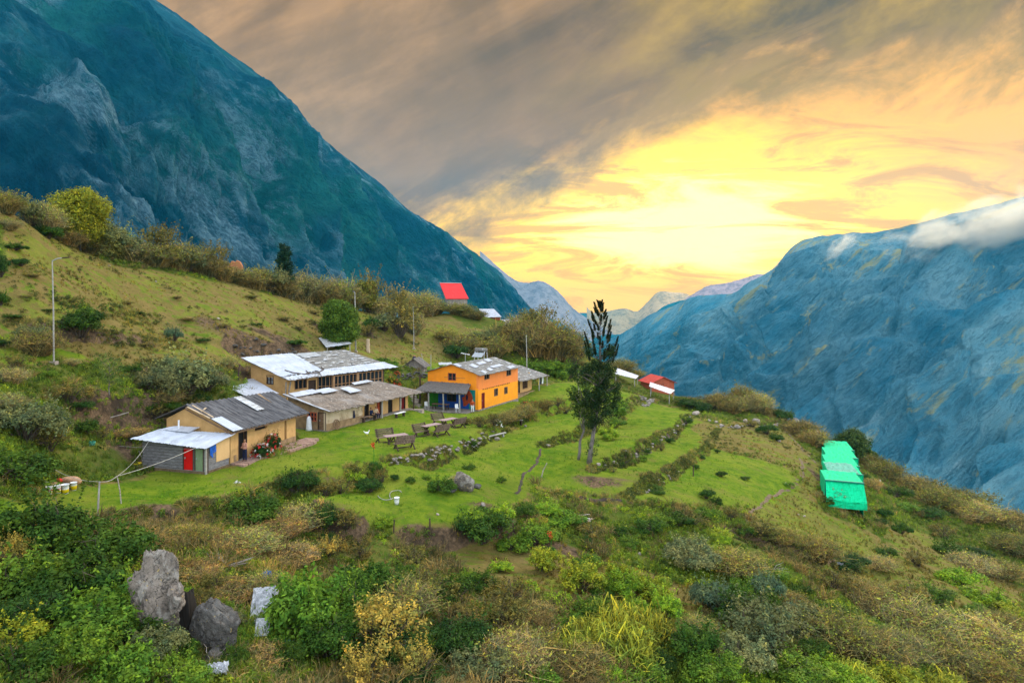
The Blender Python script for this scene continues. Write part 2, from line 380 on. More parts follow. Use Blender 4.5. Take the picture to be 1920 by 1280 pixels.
M['green_door'] = surf('pale_green_door_paint', (.22,.30,.17), (.15,.22,.12), 2.5, rough=.6, stretch=(1,6,1))
M['red_roof'] = surf('red_roof_paint', (.78,.035,.035), (.70,.03,.03), 1.2, rough=.5)
M['red_roof2'] = surf('red_tile_roof', (.52,.05,.03), (.42,.04,.025), 1.2, rough=.6)
M['brick_red'] = surf('red_brown_wall', (.42,.10,.05), (.32,.08,.04), 2.)
M['glass'] = surf('dark_window_glass', (.012,.016,.02), (.02,.025,.03), 1, rough=.12, bmp=0)
M['dark'] = surf('plain_black_and_shade', (.015,.012,.01), (.02,.016,.013), 1, rough=.9, bmp=0)  # near-black: painted shade in openings, also the own colour of black things
M['board'] = surf('plywood_board', (.66,.42,.20), (.60,.37,.17), 1, rough=.8)
M['white'] = surf('white_plastic', (.78,.78,.80), (.70,.70,.72), 3, rough=.45, bmp=0)
M['white_cloth'] = surf('white_cloth', (.72,.73,.78), (.60,.61,.66), 5, rough=.9)
M['bluecloth'] = surf('blue_cloth', (.02,.14,.62), (.01,.08,.4), 5, rough=.9)
M['bluetarp'] = surf('bright_blue_plastic', (.01,.24,.66), (.01,.16,.5), 5, rough=.4)
M['navy'] = surf('navy_cloth', (.014,.02,.06), (.01,.014,.04), 5, rough=.9)
M['pink'] = surf('pink_cloth', (.50,.25,.19), (.40,.2,.15), 5, rough=.9)
M['tan_cloth'] = surf('tan_cloth', (.50,.36,.24), (.42,.30,.2), 5, rough=.9)
M['skin'] = surf('skin', (.36,.18,.10), (.32,.16,.09), 5, rough=.6, bmp=0)
M['hair'] = surf('black_hair', (.012,.01,.009), (.02,.016,.014), 9, rough=.6)
M['yellow'] = surf('yellow_plastic', (.75,.55,.01), (.7,.5,.01), 3, rough=.4, bmp=0)
M['red'] = surf('red_plastic', (.6,.03,.02), (.5,.02,.02), 3, rough=.4, bmp=0)
M['sack'] = surf('brown_sacking', (.42,.24,.13), (.30,.17,.10), 4, rough=.95, c3=(.5,.32,.2))
M['stone'] = surf('pale_stone', (.26,.22,.19), (.16,.14,.125), 1.6, rough=.9, stain=(.46,.41,.37), sscale=2.2, bmp=.06, c3=(.13,.115,.105))
M['stone_w'] = surf('whitish_stone', (.42,.35,.29), (.26,.21,.18), 2.5, rough=.9, bmp=.04)
M['boulder'] = surf('lichen_boulder', (.25,.205,.17), (.12,.10,.085), 1.1, 1.5, .95, stain=(.40,.37,.33), sscale=1.6, bmp=.14, c3=(.10,.085,.075), thr=(.5,.62))
M['rock_dark'] = surf('dark_boulder', (.13,.12,.11), (.05,.047,.045), 1.4, 2.4, .95, stain=(.26,.25,.24), sscale=2.6, bmp=.18, c3=(.03,.028,.027))
M['patio'] = surf('pink_patio_stone', (.38,.24,.19), (.28,.18,.145), 2.5, rough=.9, bmp=.03, c3=(.2,.14,.11))
M['metal'] = surf('grey_metal', (.36,.38,.40), (.30,.32,.34), 2, rough=.5, metal=.3)
M['netgreen'] = surf('green_shade_net', (.0,.56,.25), (.0,.44,.19), 1.5, rough=.95, stain=(.0,.36,.14), sscale=1.1, samt=.7, stretch=(1,5,1), bmp=.03, c3=(.01,.66,.28))
M['netdark'] = surf('dark_green_net_edge', (.0,.22,.16), (.0,.15,.11), 3, rough=.6)
M['netpale'] = surf('pale_mesh_panel', (.10,.40,.28), (.06,.25,.18), 3, rough=.9, c3=(.28,.45,.38))
M['earth'] = surf('bare_earth', (.17,.12,.07), (.12,.085,.05), 1.5, rough=.98, bmp=.06, c3=(.09,.055,.038))
M['earth_dark'] = surf('dark_earth', (.085,.06,.045), (.045,.034,.027), 2, rough=.98, bmp=.06)
M['tarp'] = surf('dirty_white_tarp', (.42,.43,.46), (.30,.31,.33), 2.5, rough=.5, c3=(.55,.56,.6), bmp=.04)
M['bark'] = surf('grey_bark', (.20,.175,.155), (.11,.095,.085), 4, rough=.95, bmp=.04, stretch=(3,3,.7))
M['bark_brown'] = surf('brown_bark', (.10,.075,.055), (.06,.045,.035), 4, rough=.95, bmp=.04)
M['deadwood'] = surf('bleached_wood', (.44,.38,.34), (.26,.21,.18), 3, rough=.9, bmp=.05, c3=(.14,.10,.08))
M['flower_red'] = surf('red_petals', (.62,.012,.012), (.5,.01,.02), 6, rough=.6, bmp=0)
M['flower_white'] = surf('white_petals', (.8,.78,.76), (.7,.7,.68), 6, rough=.6, bmp=0)
M['flower_or'] = surf('orange_red_petals', (.62,.07,.02), (.45,.04,.015), 6, rough=.6, bmp=0)

def foliage_mat(name, transl=.28, rough=.6, shift=None):
    m, t, p, o = new_mat(name)
    oi = t.node('ShaderNodeObjectInfo').outputs['Color']
    if shift: oi = t.mix(1., oi, shift, 'MULTIPLY')
    p.inputs['Specular IOR Level'].default_value = .08
    at = t.node('ShaderNodeAttribute', attribute_name='tint').outputs['Fac']
    f = t.m('ADD', t.m('MULTIPLY', at, 1.7), .30)
    k = t.mix(1., oi, t.node('ShaderNodeCombineColor').outputs[0], 'MULTIPLY')
    cc = k.node.inputs[7].links[0].from_node
    for i in range(3): t.L.new(f, cc.inputs[i])
    k = t.mix(t.m('MULTIPLY', t.ss(at, .72, 1.), .55), k, t.mix(1., k, (1.9, 1.45, .7), 'MULTIPLY'))
    ob = t.node('ShaderNodeTexCoord').outputs['Object']; k = t.mix(1., k, t.mix(t.ss(t.noise(ob, 2.6, 3, .6), .36, .64), (.62, .78, .80), (1.35, 1.15, .85)), 'MULTIPLY')
    t.L.new(k, p.inputs['Base Color']); p.inputs['Roughness'].default_value = rough
    tr = t.node('ShaderNodeBsdfTranslucent'); t.L.new(k, tr.inputs[0])
    mx = t.node('ShaderNodeMixShader'); mx.inputs[0].default_value = transl
    t.L.new(p.outputs[0], mx.inputs[1]); t.L.new(tr.outputs[0], mx.inputs[2]); t.L.new(mx.outputs[0], o.inputs[0])
    return m
M['leaf'] = foliage_mat('foliage')
M['twig'] = foliage_mat('twigs', .05, .9)
M['twigleaf'] = foliage_mat('twig_leaves', .25, .7, (.72, 1.0, .42))
# ------------------------------------------------------------------ building pads
def pad(u, v, d, hx, hy, yaw, dx=0, dy=0):
    X0, Y0, Z0 = px(u, v, d); c, s = math.cos(R(yaw)), math.sin(R(yaw))
    PADS.append((X0 + dx * c - dy * s, Y0 + dx * s + dy * c, Z0, hx, hy, R(yaw)))
pad(432, 870, 48, 8.2, 5.6, 73.5, -2.4, -.2); pad(612, 808, 60, 13.6, 4.6, 65); pad(897, 770, 85, 11.2, 7.5, 63.5, -2, 0)
PADS.append((-21.7, 66.6, -10.45, 15, 7, R(58)))

# ------------------------------------------------------------------ region masks, evaluated where each ground point lies
def inpoly(u, v, poly):
    c = np.zeros(u.shape, bool); n = len(poly)
    for i in range(n):
        (x1, y1), (x2, y2) = poly[i], poly[(i + 1) % n]
        if y1 == y2: continue
        c ^= ((y1 > v) != (y2 > v)) & (u < (x2 - x1) * (v - y1) / (y2 - y1) + x1)
    return c
LAWN = [[(-100,900),(60,940),(150,905),(230,905),(300,880),(430,880),(520,860),(560,835),(600,812),(780,775),(900,775),(990,745),(1080,712),(1200,742),(1290,768),(1345,800),(1330,860),
   (1240,930),(1100,938),(1000,905),(960,960),(850,995),(740,1003),(640,955),(570,925),(470,925),(330,955),(180,985),(-100,975)],
  [(440,905),(440,870),(560,838),(540,800),(612,800),(780,770),(790,800),(600,860)],[(560,835),(545,790),(600,795),(640,820)],[(780,770),(800,765),(900,765),(970,745),(975,765),(900,790),(790,790)],
  [(1180,935),(1250,880),(1330,830),(1400,860),(1490,880),(1500,905),(1425,945),(1340,955)],
  [(790,678),(960,690),(960,720),(790,712)], [(960,728),(1090,715),(1090,750),(960,765)],
  [(0,610),(230,625),(400,645),(300,660),(0,690)]]
PASTURE = [(0,395),(60,400),(200,495),(440,530),(600,572),(830,592),(1000,650),(760,690),(450,690),(230,690),(0,620)]
SLOPE = [(1400,945),(1510,905),(1535,960),(1640,1000),(1740,1090),(1640,1110),(1520,1060),(1400,1000)]
DRYFIELD = [(1300,790),(1480,800),(1540,880),(1530,960),(1500,880),(1380,850),(1310,830)]
MEADOW = [(840,1010),(900,1005),(1000,1000),(1150,1050),(1330,1110),(1280,1200),(1200,1170),(1000,1110),(850,1075)]
RSL = [(1640,960),(1720,990),(1920,1110),(1920,1180),(1780,1150),(1700,1080)]
def masks(x, y, z):
    u, v = proj(x, np.maximum(y, 2.), z)
    u = u + (fbm(x, y, .35, 3, 1) - .5) * 34; v = v + (fbm(x, y, .35, 3, 4) - .5) * 20
    lawn = np.zeros(u.shape)
    for p in LAWN: lawn[inpoly(u, v, p)] = 1
    lawn[inpoly(u, v, SLOPE)] = .66; lawn[inpoly(u, v, PASTURE)] = .38
    lawn[inpoly(u, v, DRYFIELD)] = .45; lawn[inpoly(u, v, MEADOW)] = .5; lawn[inpoly(u, v, RSL)] = .3
    return u, v, lawn
xs = np.concatenate([np.arange(-170, -62, 2.), np.arange(-62, 62, .5), np.arange(62, 190, 2.)])
ys = np.concatenate([np.arange(-40, 12, 2.), np.arange(12, 76, .42), np.arange(76, 150, .7), np.arange(150, 262, 2.5)])
GX, GY = np.meshgrid(xs, ys, indexing='ij'); GZ = H(GX, GY)
na, nb = GX.shape
idx = np.arange(na * nb).reshape(na, nb)
FQ = np.stack([idx[:-1, :-1], idx[1:, :-1], idx[1:, 1:], idx[:-1, 1:]], -1).reshape(-1, 4)
u_, v_, lw = masks(GX, GY, GZ)
# soften the masks
for _ in range(2):
    q = lw.copy(); q[1:-1, 1:-1] = (lw[1:-1, 1:-1] * 2 + lw[:-2, 1:-1] + lw[2:, 1:-1] + lw[1:-1, :-2] + lw[1:-1, 2:]) / 6; lw = q
# slope steepness -> bare earth
sx = np.gradient(GZ, axis=0) / np.gradient(GX, axis=0); sy = np.gradient(GZ, axis=1) / np.gradient(GY, axis=1)
steep = np.hypot(sx, sy); bare = np.clip((steep - 1.0) / .8, 0, .85)
# worn and dug patches, in world metres
PATCH = [(1120,905,3.2,1.4,.7),(1170,900,2.5,1,.5),(1545,905,1.0,6.,1.),(1380,800,9,3,.4),(290,970,2.5,1.2,.75),(820,905,4,1.2,.3),(200,800,5,2.5,.8),(300,790,4,2.,.7),(1290,960,3,1.2,.7),
  (640,690,6,3,.5),(1420,1010,5,2,.6),(1500,1040,4,2,.5),(610,960,3,1.5,.5),(1050,1030,2.2,1,.7),(1180,1000,4,1.6,.6),(960,1000,4,1.5,.2),(860,1090,2,1,.5),(470,660,7,3,.9),(550,668,6,2.5,.8),(905,945,2,.8,.5),(1020,880,3,1.4,.35)]
for pu, pv, rx, ry, a in PATCH:
    gx, gy, _ = G(pu, pv)
    k = np.exp(-((GX - gx) / rx) ** 2 - ((GY - gy) / ry) ** 2) * a * (.4 + 1.2 * fbm(GX, GY, .9, 3, 6)); bare = np.maximum(bare, k)
bare = np.clip(bare, 0, 1)
me = np_mesh('hillside', np.stack([GX, GY, GZ], -1).reshape(-1, 3), FQ, [], smooth=True)
for nm, arr in (('lawn', lw), ('bare', bare)):
    a = me.attributes.new(nm, 'FLOAT', 'POINT'); a.data.foreach_set('value', arr.ravel().astype(np.float32))
m, t, p, o = new_mat('hillside_ground')
c = t.node('ShaderNodeTexCoord').outputs['Object']
lawnA = t.node('ShaderNodeAttribute', attribute_name='lawn').outputs['Fac']; bareA = t.node('ShaderNodeAttribute', attribute_name='bare').outputs['Fac']
n0 = t.noise(c, .16, 6, .6); n1 = t.noise(c, .9, 6, .65, .3); n2 = t.noise(c, 5.5, 6, .7); n3 = t.noise(t.map(c, (.25, .8, 1), (0, 0, .35)), 1.5, 6, .65, .6)
grass = t.mix(t.ss(n1, .3, .7), (.060, .130, .008), (.150, .205, .014)); grass = t.mix(t.m('MULTIPLY', t.ss(n0, .42, .64), .55), grass, (.19, .20, .028))
grass = t.mix(t.m('MULTIPLY', t.ss(t.noise(c, .38, 7, .72), .53, .66), .6), grass, (.15, .135, .035)); grass = t.mix(t.m('MULTIPLY', t.ss(n3, .56, .70), .5), grass, (.05, .10, .008))
dry = t.mix(t.ss(n1, .3, .7), (.135, .115, .03), (.20, .145, .05)); dry = t.mix(t.m('MULTIPLY', t.ss(n3, .53, .66), .75), dry, (.12, .17, .018))
dry = t.mix(t.m('MULTIPLY', t.ss(n2, .52, .68), .6), dry, (.085, .06, .025))
dry = t.mix(t.m('MULTIPLY', t.ss(t.noise(t.map(c, (.3, .9, 1), (0, 0, .35)), 3.2, 5, .7), .60, .68), .75), dry, (.055, .045, .018))
rough = t.mix(t.ss(n1, .35, .65), (.065, .105, .012), (.125, .125, .028)); rough = t.mix(t.m('MULTIPLY', t.ss(n2, .5, .65), .5), rough, (.035, .045, .012))
past = t.mix(t.ss(t.m('ADD', n0, t.m('MULTIPLY', t.m('SUBTRACT', n3, .5), 1.1)), .50, .60), dry, t.mix(.35, grass, dry))
lv = t.m('ADD', lawnA, t.m('MULTIPLY', t.m('SUBTRACT', n1, .5), .35))
k = t.mix(t.ss(lv, .12, .30), rough, past); k = t.mix(t.ss(lv, .55, .82), k, grass)
k = t.mix(t.m('MULTIPLY', t.ss(n2, .52, .75), .35), k, t.mix(1., k, (.45, .5, .5), 'MULTIPLY'))
bv = t.m('ADD', bareA, t.m('MULTIPLY', t.m('SUBTRACT', n2, .5), .5))
earth = t.mix(t.ss(n2, .35, .65), (.09, .06, .036), (.19, .125, .075)); earth = t.mix(t.ss(n1, .42, .62), earth, (.05, .036, .024))
k = t.mix(t.ss(bv, .30, .55), k, earth)
t.L.new(k, p.inputs['Base Color']); p.inputs['Roughness'].default_value = .95; p.inputs['Specular IOR Level'].default_value = .03
hb = t.m('ADD', t.m('MULTIPLY', n2, .5), t.m('ADD', n1, t.m('MULTIPLY', t.noise(c, 16, 4, .7), .25)))
bump(t, p, hb, .22, .9)
M['ground'] = m; me.materials.append(m)
tag(link('hillside', me), kind='structure')

# ------------------------------------------------------------------ paths and ditches as thin ribbons of earth on the ground
def ribbon(name, pts, wd, mat, lift=.03, seed=0):
    P = [G(*q)[:2] for q in pts]; out = []
    for (a, b) in zip(P[:-1], P[1:]):
        n = max(2, int(math.dist(a, b) / .35))
        out += [(a[0] + (b[0] - a[0]) * i / n, a[1] + (b[1] - a[1]) * i / n) for i in range(n)]
    A_ = np.array(out); 
    for _ in range(4): A_[1:-1] = (A_[:-2] + A_[1:-1] * 2 + A_[2:]) / 4
    A_[:, 0] += (fbm(A_[:, 0], A_[:, 1], .4, 2, seed) - .5) * .8
    Tn = np.gradient(A_, axis=0); Tn /= np.linalg.norm(Tn, axis=1)[:, None] + 1e-9; N = np.c_[-Tn[:, 1], Tn[:, 0]]
    rg = np.random.RandomState(seed); ww = wd * (.55 + rg.rand(len(A_), 2) * .7)
    cols = []
    for j, f in enumerate((-1, -.35, .35, 1)):
        Q = A_ + N * (f * ww[:, :1] if f < 0 else f * ww[:, 1:]); z = H(Q[:, 0], Q[:, 1]) + (lift if abs(f) < .9 else -.05)
        cols.append(np.c_[Q, z])
    V = np.stack(cols, 1).reshape(-1, 3); n = len(A_); i = np.arange(n * 4).reshape(n, 4)
    Fq = np.stack([i[:-1, :-1], i[1:, :-1], i[1:, 1:], i[:-1, 1:]], -1).reshape(-1, 4)
    if np.cross(V[Fq[0, 1]] - V[Fq[0, 0]], V[Fq[0, 2]] - V[Fq[0, 0]])[2] < 0: Fq = Fq[:, ::-1]
    return tag(link(name, np_mesh(name, V, Fq, [mat], smooth=True)), kind='structure')
ribbon('footpath', [(1395,985),(1408,965),(1430,940),(1470,922),(1500,903),(1506,880),(1498,858)], .26, M['earth'], seed=1)
ribbon('footpath', [(965,925),(985,895),(1005,862),(1012,838)], .2, M['earth_dark'], seed=2)
ribbon('ditch', [(1010,925),(1070,932),(1130,940),(1200,948),(1260,955),(1340,962)], .22, M['earth_dark'], seed=3)
ribbon('footpath', [(1470,800),(1490,825),(1510,850),(1530,870)], .3, M['earth'], seed=4)
ribbon('ditch', [(1120,882),(1180,862),(1240,828),(1296,784)], .3, M['earth_dark'], seed=5)

# ------------------------------------------------------------------ mountains
def interp(pl, n):
    P = np.array([px(*c) for c in pl]); t = np.linspace(0, len(pl) - 1, n); i = np.minimum(t.astype(int), len(pl) - 2); f = (t - i)[:, None]
    # catmull-rom
    g = lambda k: P[np.clip(k, 0, len(P) - 1)]
    p0, p1, p2, p3 = g(i - 1), g(i), g(i + 1), g(i + 2)
    return .5 * (2*p1 + (p2-p0)*f + (2*p0-5*p1+4*p2-p3)*f*f + (3*p1-p0-3*p2+p3)*f*f*f)
def mountain(name, crest, base, ns, nt, amp, mat, prof=1.0, fs=6, seed=0, shear=0., crestamp=6, back=1500, spur=1., fine=.45, farf=lambda s: 1.):
    C_ = interp(crest, ns); B_ = interp(base, ns)
    S, T_ = np.meshgrid(np.linspace(0, 1, ns), np.linspace(0, 1, nt), indexing='ij')
    P = C_[:, None] * (1 - T_[..., None]) + B_[:, None] * T_[..., None]
    P[..., 2] = C_[:, None, 2] + (B_[:, None, 2] - C_[:, None, 2]) * T_ ** prof
    du = np.gradient(P, axis=0); dv = np.gradient(P, axis=1); N = np.cross(du, dv); N /= np.linalg.norm(N, axis=-1)[..., None] + 1e-9
    N = np.where((N[..., 1:2] > 0), -N, N)
    q = S * fs + shear * T_
    r1 = 1 - np.abs(2 * fbm(q * 2 + 3, T_ * 2.2 + 1, 1, 3, seed) - 1) * 2
    r2 = 1 - np.abs(2 * fbm(q * 7, T_ * 7, 1, 4, seed + 1) - 1) * 2
    r3 = fbm(q * 22, T_ * 20, 1, 5, seed + 2, .6) - .5
    sp = np.abs(((q * 1.3 + .25 * (fbm(q, T_ * 3, 2, 3, seed + 3) - .5) * 4) % 1) - .5) * 2
    env = np.clip((T_ - .01) * 3.2, 0, 1); env = env * env * (3 - 2 * env) * np.clip((S < 2) * 1., 0, 1); D0 = .35
    D = (r1 * .55 + r2 * .42 + sp * .8 * spur - D0) * env * amp * farf(S) + r3 * amp * fine * (.08 + .92 * env)
    P = P + N * D[..., None]
    P[:, 0, 2] += (fbm(S[:, 0] * 60, S[:, 0] * 0, 1, 4, seed) - .5) * crestamp * 2
    bk = P[:, :1].copy(); bk[..., 2] -= back * .8; bk[..., 1] += back * .6; bk[..., 0] += (-1 if crest[0][0] < 900 else 1) * back * .4
    P = np.concatenate([bk, P], 1); n2 = nt + 1
    i = np.arange(ns * n2).reshape(ns, n2)
    Fq = np.stack([i[:-1, :-1], i[:-1, 1:], i[1:, 1:], i[1:, :-1]], -1).reshape(-1, 4)
    return tag(link(name, np_mesh(name, P.reshape(-1, 3), Fq, [mat], smooth=True)), kind='structure')
def mount_mat(name, ca, cb, rock, green, sc_=.006, rockthr=(.60, .68), stretch=(1, 1, .45), rot=(0, 0, 0), tan=None):
    m, t, p, o = new_mat(name)
    c = t.node('ShaderNodeTexCoord').outputs['Object']; cs = t.map(t.map(c, (1, 1, 1), rot), stretch)
    a = t.noise(cs, sc_, 9, .66, .15); b = t.noise(cs, sc_ * 5, 10, .74, .1); d = t.noise(c, sc_ * .35, 5, .6); e = t.noise(cs, sc_ * 20, 6, .78)
    k = t.mix(t.ss(t.m('ADD', t.m('MULTIPLY', a, .6), t.m('MULTIPLY', b, .4)), .36, .64), ca, cb)
    k = t.mix(t.m('MULTIPLY', t.ss(d, .45, .62), .6), k, green)
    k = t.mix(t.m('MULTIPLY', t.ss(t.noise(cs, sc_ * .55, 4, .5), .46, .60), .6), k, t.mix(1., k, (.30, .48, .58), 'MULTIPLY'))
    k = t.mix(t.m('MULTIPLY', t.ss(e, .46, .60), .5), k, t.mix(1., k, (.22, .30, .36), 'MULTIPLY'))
    rk = t.m('MULTIPLY', t.ss(t.m('ADD', t.m('MULTIPLY', b, .6), t.m('MULTIPLY', a, .4)), *rockthr), t.ss(t.noise(c, sc_ * .5, 4, .6, .5), .44, .60))
    k = t.mix(t.m('MULTIPLY', rk, .8), k, t.mix(t.ss(e, .45, .58), rock, t.mix(.6, rock, ca)))
    if tan: k = t.mix(t.m('MULTIPLY', t.ss(t.noise(t.map(cs, (1.3, 1, .7)), sc_ * 2.6, 7, .68, .1), .56, .66), .8), k, tan)
    t.L.new(k, p.inputs['Base Color']); p.inputs['Roughness'].default_value = .95; p.inputs['Specular IOR Level'].default_value = .03
    bump(t, p, t.m('ADD', t.m('MULTIPLY', b, 1.2), t.m('ADD', a, t.m('MULTIPLY', e, .5))), 60, 1.)
    return m
ML = mount_mat('left_mountain_haze_blue', (.0, .045, .095), (.03, .18, .235), (.26, .43, .51), (.02, .20, .13), .0055, (.48, .58), (1.3, 1., .45), (0, .75, 0))  # scrub and rock colours with the blue of the haze mixed in
MR = mount_mat('right_mountain_haze_blue', (.05, .30, .44), (.34, .58, .62), (.62, .75, .75), (.38, .54, .56), .0035, (.55, .66), (1.5, 1., .42), (0, -.85, 0), tan=(.62, .52, .16))  # base colour lightened and blued to carry haze over this slope
MT = mount_mat('teal_range_haze_tint', (.02, .17, .21), (.04, .20, .23), (.06, .20, .23), (.03, .18, .20), .001)  # teal of the distant air put into the surface colour
MG = mount_mat('grey_range_haze_tint', (.40, .36, .38), (.44, .39, .40), (.44, .39, .4), (.40, .36, .38), .001)  # lilac-grey of distant haze painted as base colour
MP = mount_mat('peach_range_haze_tint', (.86, .56, .28), (.9, .6, .3), (.9, .6, .3), (.88, .57, .29), .001)  # sunset-lit haze painted into the base colour
MU = mount_mat('lilac_range_haze_tint', (.62, .42, .42), (.66, .45, .44), (.66, .45, .44), (.62, .42, .42), .001)  # lilac haze tint painted into the base colour
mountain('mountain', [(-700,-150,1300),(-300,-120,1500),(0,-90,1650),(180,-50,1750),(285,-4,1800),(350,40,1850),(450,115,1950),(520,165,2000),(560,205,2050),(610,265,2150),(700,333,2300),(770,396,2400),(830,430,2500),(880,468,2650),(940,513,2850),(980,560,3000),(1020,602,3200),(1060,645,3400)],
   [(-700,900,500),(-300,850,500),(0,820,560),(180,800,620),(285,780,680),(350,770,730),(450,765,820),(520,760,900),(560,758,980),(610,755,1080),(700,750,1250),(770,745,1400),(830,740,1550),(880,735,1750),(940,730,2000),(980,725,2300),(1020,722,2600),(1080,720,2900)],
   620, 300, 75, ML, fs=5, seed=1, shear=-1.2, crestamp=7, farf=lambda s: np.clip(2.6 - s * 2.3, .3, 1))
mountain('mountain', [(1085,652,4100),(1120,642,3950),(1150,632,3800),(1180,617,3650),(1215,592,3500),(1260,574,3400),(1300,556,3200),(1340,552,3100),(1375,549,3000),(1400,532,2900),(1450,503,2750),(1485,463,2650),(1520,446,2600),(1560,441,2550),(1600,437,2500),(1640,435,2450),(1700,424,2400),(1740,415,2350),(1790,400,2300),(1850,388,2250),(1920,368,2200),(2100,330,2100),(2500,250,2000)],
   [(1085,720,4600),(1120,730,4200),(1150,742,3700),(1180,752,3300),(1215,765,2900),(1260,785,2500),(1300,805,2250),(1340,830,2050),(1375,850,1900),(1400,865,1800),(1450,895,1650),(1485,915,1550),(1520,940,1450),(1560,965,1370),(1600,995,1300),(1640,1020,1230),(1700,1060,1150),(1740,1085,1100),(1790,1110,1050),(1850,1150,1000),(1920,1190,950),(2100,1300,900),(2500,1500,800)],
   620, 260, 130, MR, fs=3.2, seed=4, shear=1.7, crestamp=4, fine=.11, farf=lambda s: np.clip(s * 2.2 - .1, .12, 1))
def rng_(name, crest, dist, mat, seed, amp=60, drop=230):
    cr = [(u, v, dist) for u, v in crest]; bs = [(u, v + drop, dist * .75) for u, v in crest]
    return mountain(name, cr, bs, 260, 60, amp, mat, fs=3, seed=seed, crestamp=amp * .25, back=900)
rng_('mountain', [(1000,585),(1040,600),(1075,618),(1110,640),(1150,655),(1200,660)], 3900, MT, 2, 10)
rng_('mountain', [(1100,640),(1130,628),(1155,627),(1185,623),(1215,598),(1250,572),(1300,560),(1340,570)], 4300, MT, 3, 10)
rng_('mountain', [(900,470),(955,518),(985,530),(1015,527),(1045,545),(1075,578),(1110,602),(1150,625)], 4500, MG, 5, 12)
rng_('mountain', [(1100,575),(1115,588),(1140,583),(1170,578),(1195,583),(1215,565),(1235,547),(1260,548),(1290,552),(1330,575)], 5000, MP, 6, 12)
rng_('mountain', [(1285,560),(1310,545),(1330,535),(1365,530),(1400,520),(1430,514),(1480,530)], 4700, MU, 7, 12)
mb = MB(); mb.add([(-30000,-9000,-620),(30000,-9000,-620),(30000,30000,-620),(-30000,30000,-620)], [(0,1,2,3)])
tag(mb.build('valley_floor', ML), kind='structure')

# ------------------------------------------------------------------ the valley air
m = bpy.data.materials.new('valley_haze'); m.use_nodes = True; m.node_tree.nodes.clear(); t = NT(m.node_tree)
pv = t.node('ShaderNodeVolumePrincipled'); oo = t.node('ShaderNodeOutputMaterial'); t.L.new(pv.outputs[0], oo.inputs['Volume'])
pv.inputs['Color'].default_value = (.015, .50, .86, 1); pv.inputs['Density'].default_value = .00006; pv.inputs['Anisotropy'].default_value = .2
mb = MB(); mb.box(-5000, 6000, -200, 5600, -640, 960)
hz_o = tag(mb.build('haze', m), kind='stuff')
# ------------------------------------------------------------------ buildings
class Bld:
    def __init__(s, name, u, v, d, yaw, label, cat='house', oz=None):
        X0, Y0, Z0 = px(u, v, d); s.o = (X0, Y0, Z0 if oz is None else oz); s.yaw = R(yaw)
        s.c, s.s = math.cos(s.yaw), math.sin(s.yaw)
        s.e = empty(name, s.o, s.yaw, label, cat)
    def w(s, x, y, z=0): return (s.o[0] + x*s.c - y*s.s, s.o[1] + x*s.s + y*s.c, s.o[2] + z)
    def fx(s, u, y=0):       # local x on the line y=const seen at column u
        k = (u - HU) / F; a = s.o[0] - y*s.s; b = s.o[1] + y*s.c
        return (k*b - a) / (s.c - k*s.s)
    def gy(s, u, x=0):       # local y on the line x=const seen at column u
        k = (u - HU) / F; a = s.o[0] + x*s.c; b = s.o[1] + x*s.s
        return (k*b - a) / (-s.s - k*s.c)
    def lz(s, v, x, y=0):
        p_ = s.w(x, y); return -(v - HV) * p_[1] / F - s.o[2]
    def fopen(s, u0, u1, v0, v1, y=0):
        a, b = s.fx(u0, y), s.fx(u1, y); return (a, b, s.lz(v1, (a+b)/2, y), s.lz(v0, (a+b)/2, y))
    def gopen(s, u0, u1, v0, v1, x=0):
        a, b = s.gy(u0, x), s.gy(u1, x); return (a, b, s.lz(v1, x, (a+b)/2), s.lz(v0, x, (a+b)/2))
# a wall frame: local origin (x,y), direction; outward normal is to its right
def wb(mb, fr, s0, s1, z0, z1, t0, t1):
    (ox, oy), (dx, dy) = fr; nx, ny = dy, -dx
    P = lambda s, t: (ox + dx*s + nx*t, oy + dy*s + ny*t)
    a, b, c, d = P(s0, t0), P(s1, t0), P(s1, t1), P(s0, t1)
    if s1 < s0: a, b, c, d = b, a, d, c
    q = [d, c, b, a] if t1 > t0 else [a, b, c, d]
    mb.hexa([(*k, z0) for k in q] + [(*k, z1) for k in q])
def wall(mb, fr, s0, s1, z0, z1, ops=(), th=.3):
    ops = sorted((min(a, b), max(a, b), c, d) for a, b, c, d in ops); s = s0
    for a, b, c, d in ops:
        c = max(c, z0); d = min(d, z1 - .01)
        if a > s: wb(mb, fr, s, a, z0, z1, -th, 0)
        if c > z0 + .02: wb(mb, fr, a, b, z0, c, -th, 0)
        wb(mb, fr, a, b, d, z1, -th, 0); s = b
    if s < s1: wb(mb, fr, s, s1, z0, z1, -th, 0)
def window(B, fr, op, nx=2, nz=2, fmat='wood_frame', gmat='glass', name='window', w=.06, label=None):
    a, b, c, d = min(op[0], op[1]), max(op[0], op[1]), op[2], op[3]
    mb = MB(); t0, t1 = -.16, .03
    wb(mb, fr, a, a + w, c, d, t0, t1); wb(mb, fr, b - w, b, c, d, t0, t1)
    wb(mb, fr, a + w, b - w, c, c + w, t0, t1); wb(mb, fr, a + w, b - w, d - w, d, t0, t1)
    for i in range(1, nx):
        s = a + (b - a) * i / nx; wb(mb, fr, s - w*.4, s + w*.4, c + w, d - w, -.12, .0)
    for j in range(1, nz):
        z = c + (d - c) * j / nz; wb(mb, fr, a + w, b - w, z - w*.35, z + w*.35, -.11, -.01)
    o = mb.build(name, M[fmat], B.e, label=label)
    g = MB(); wb(g, fr, a + w*.6, b - w*.6, c + w*.6, d - w*.6, -.15, -.13)
    g.build('pane', M[gmat], o); return o
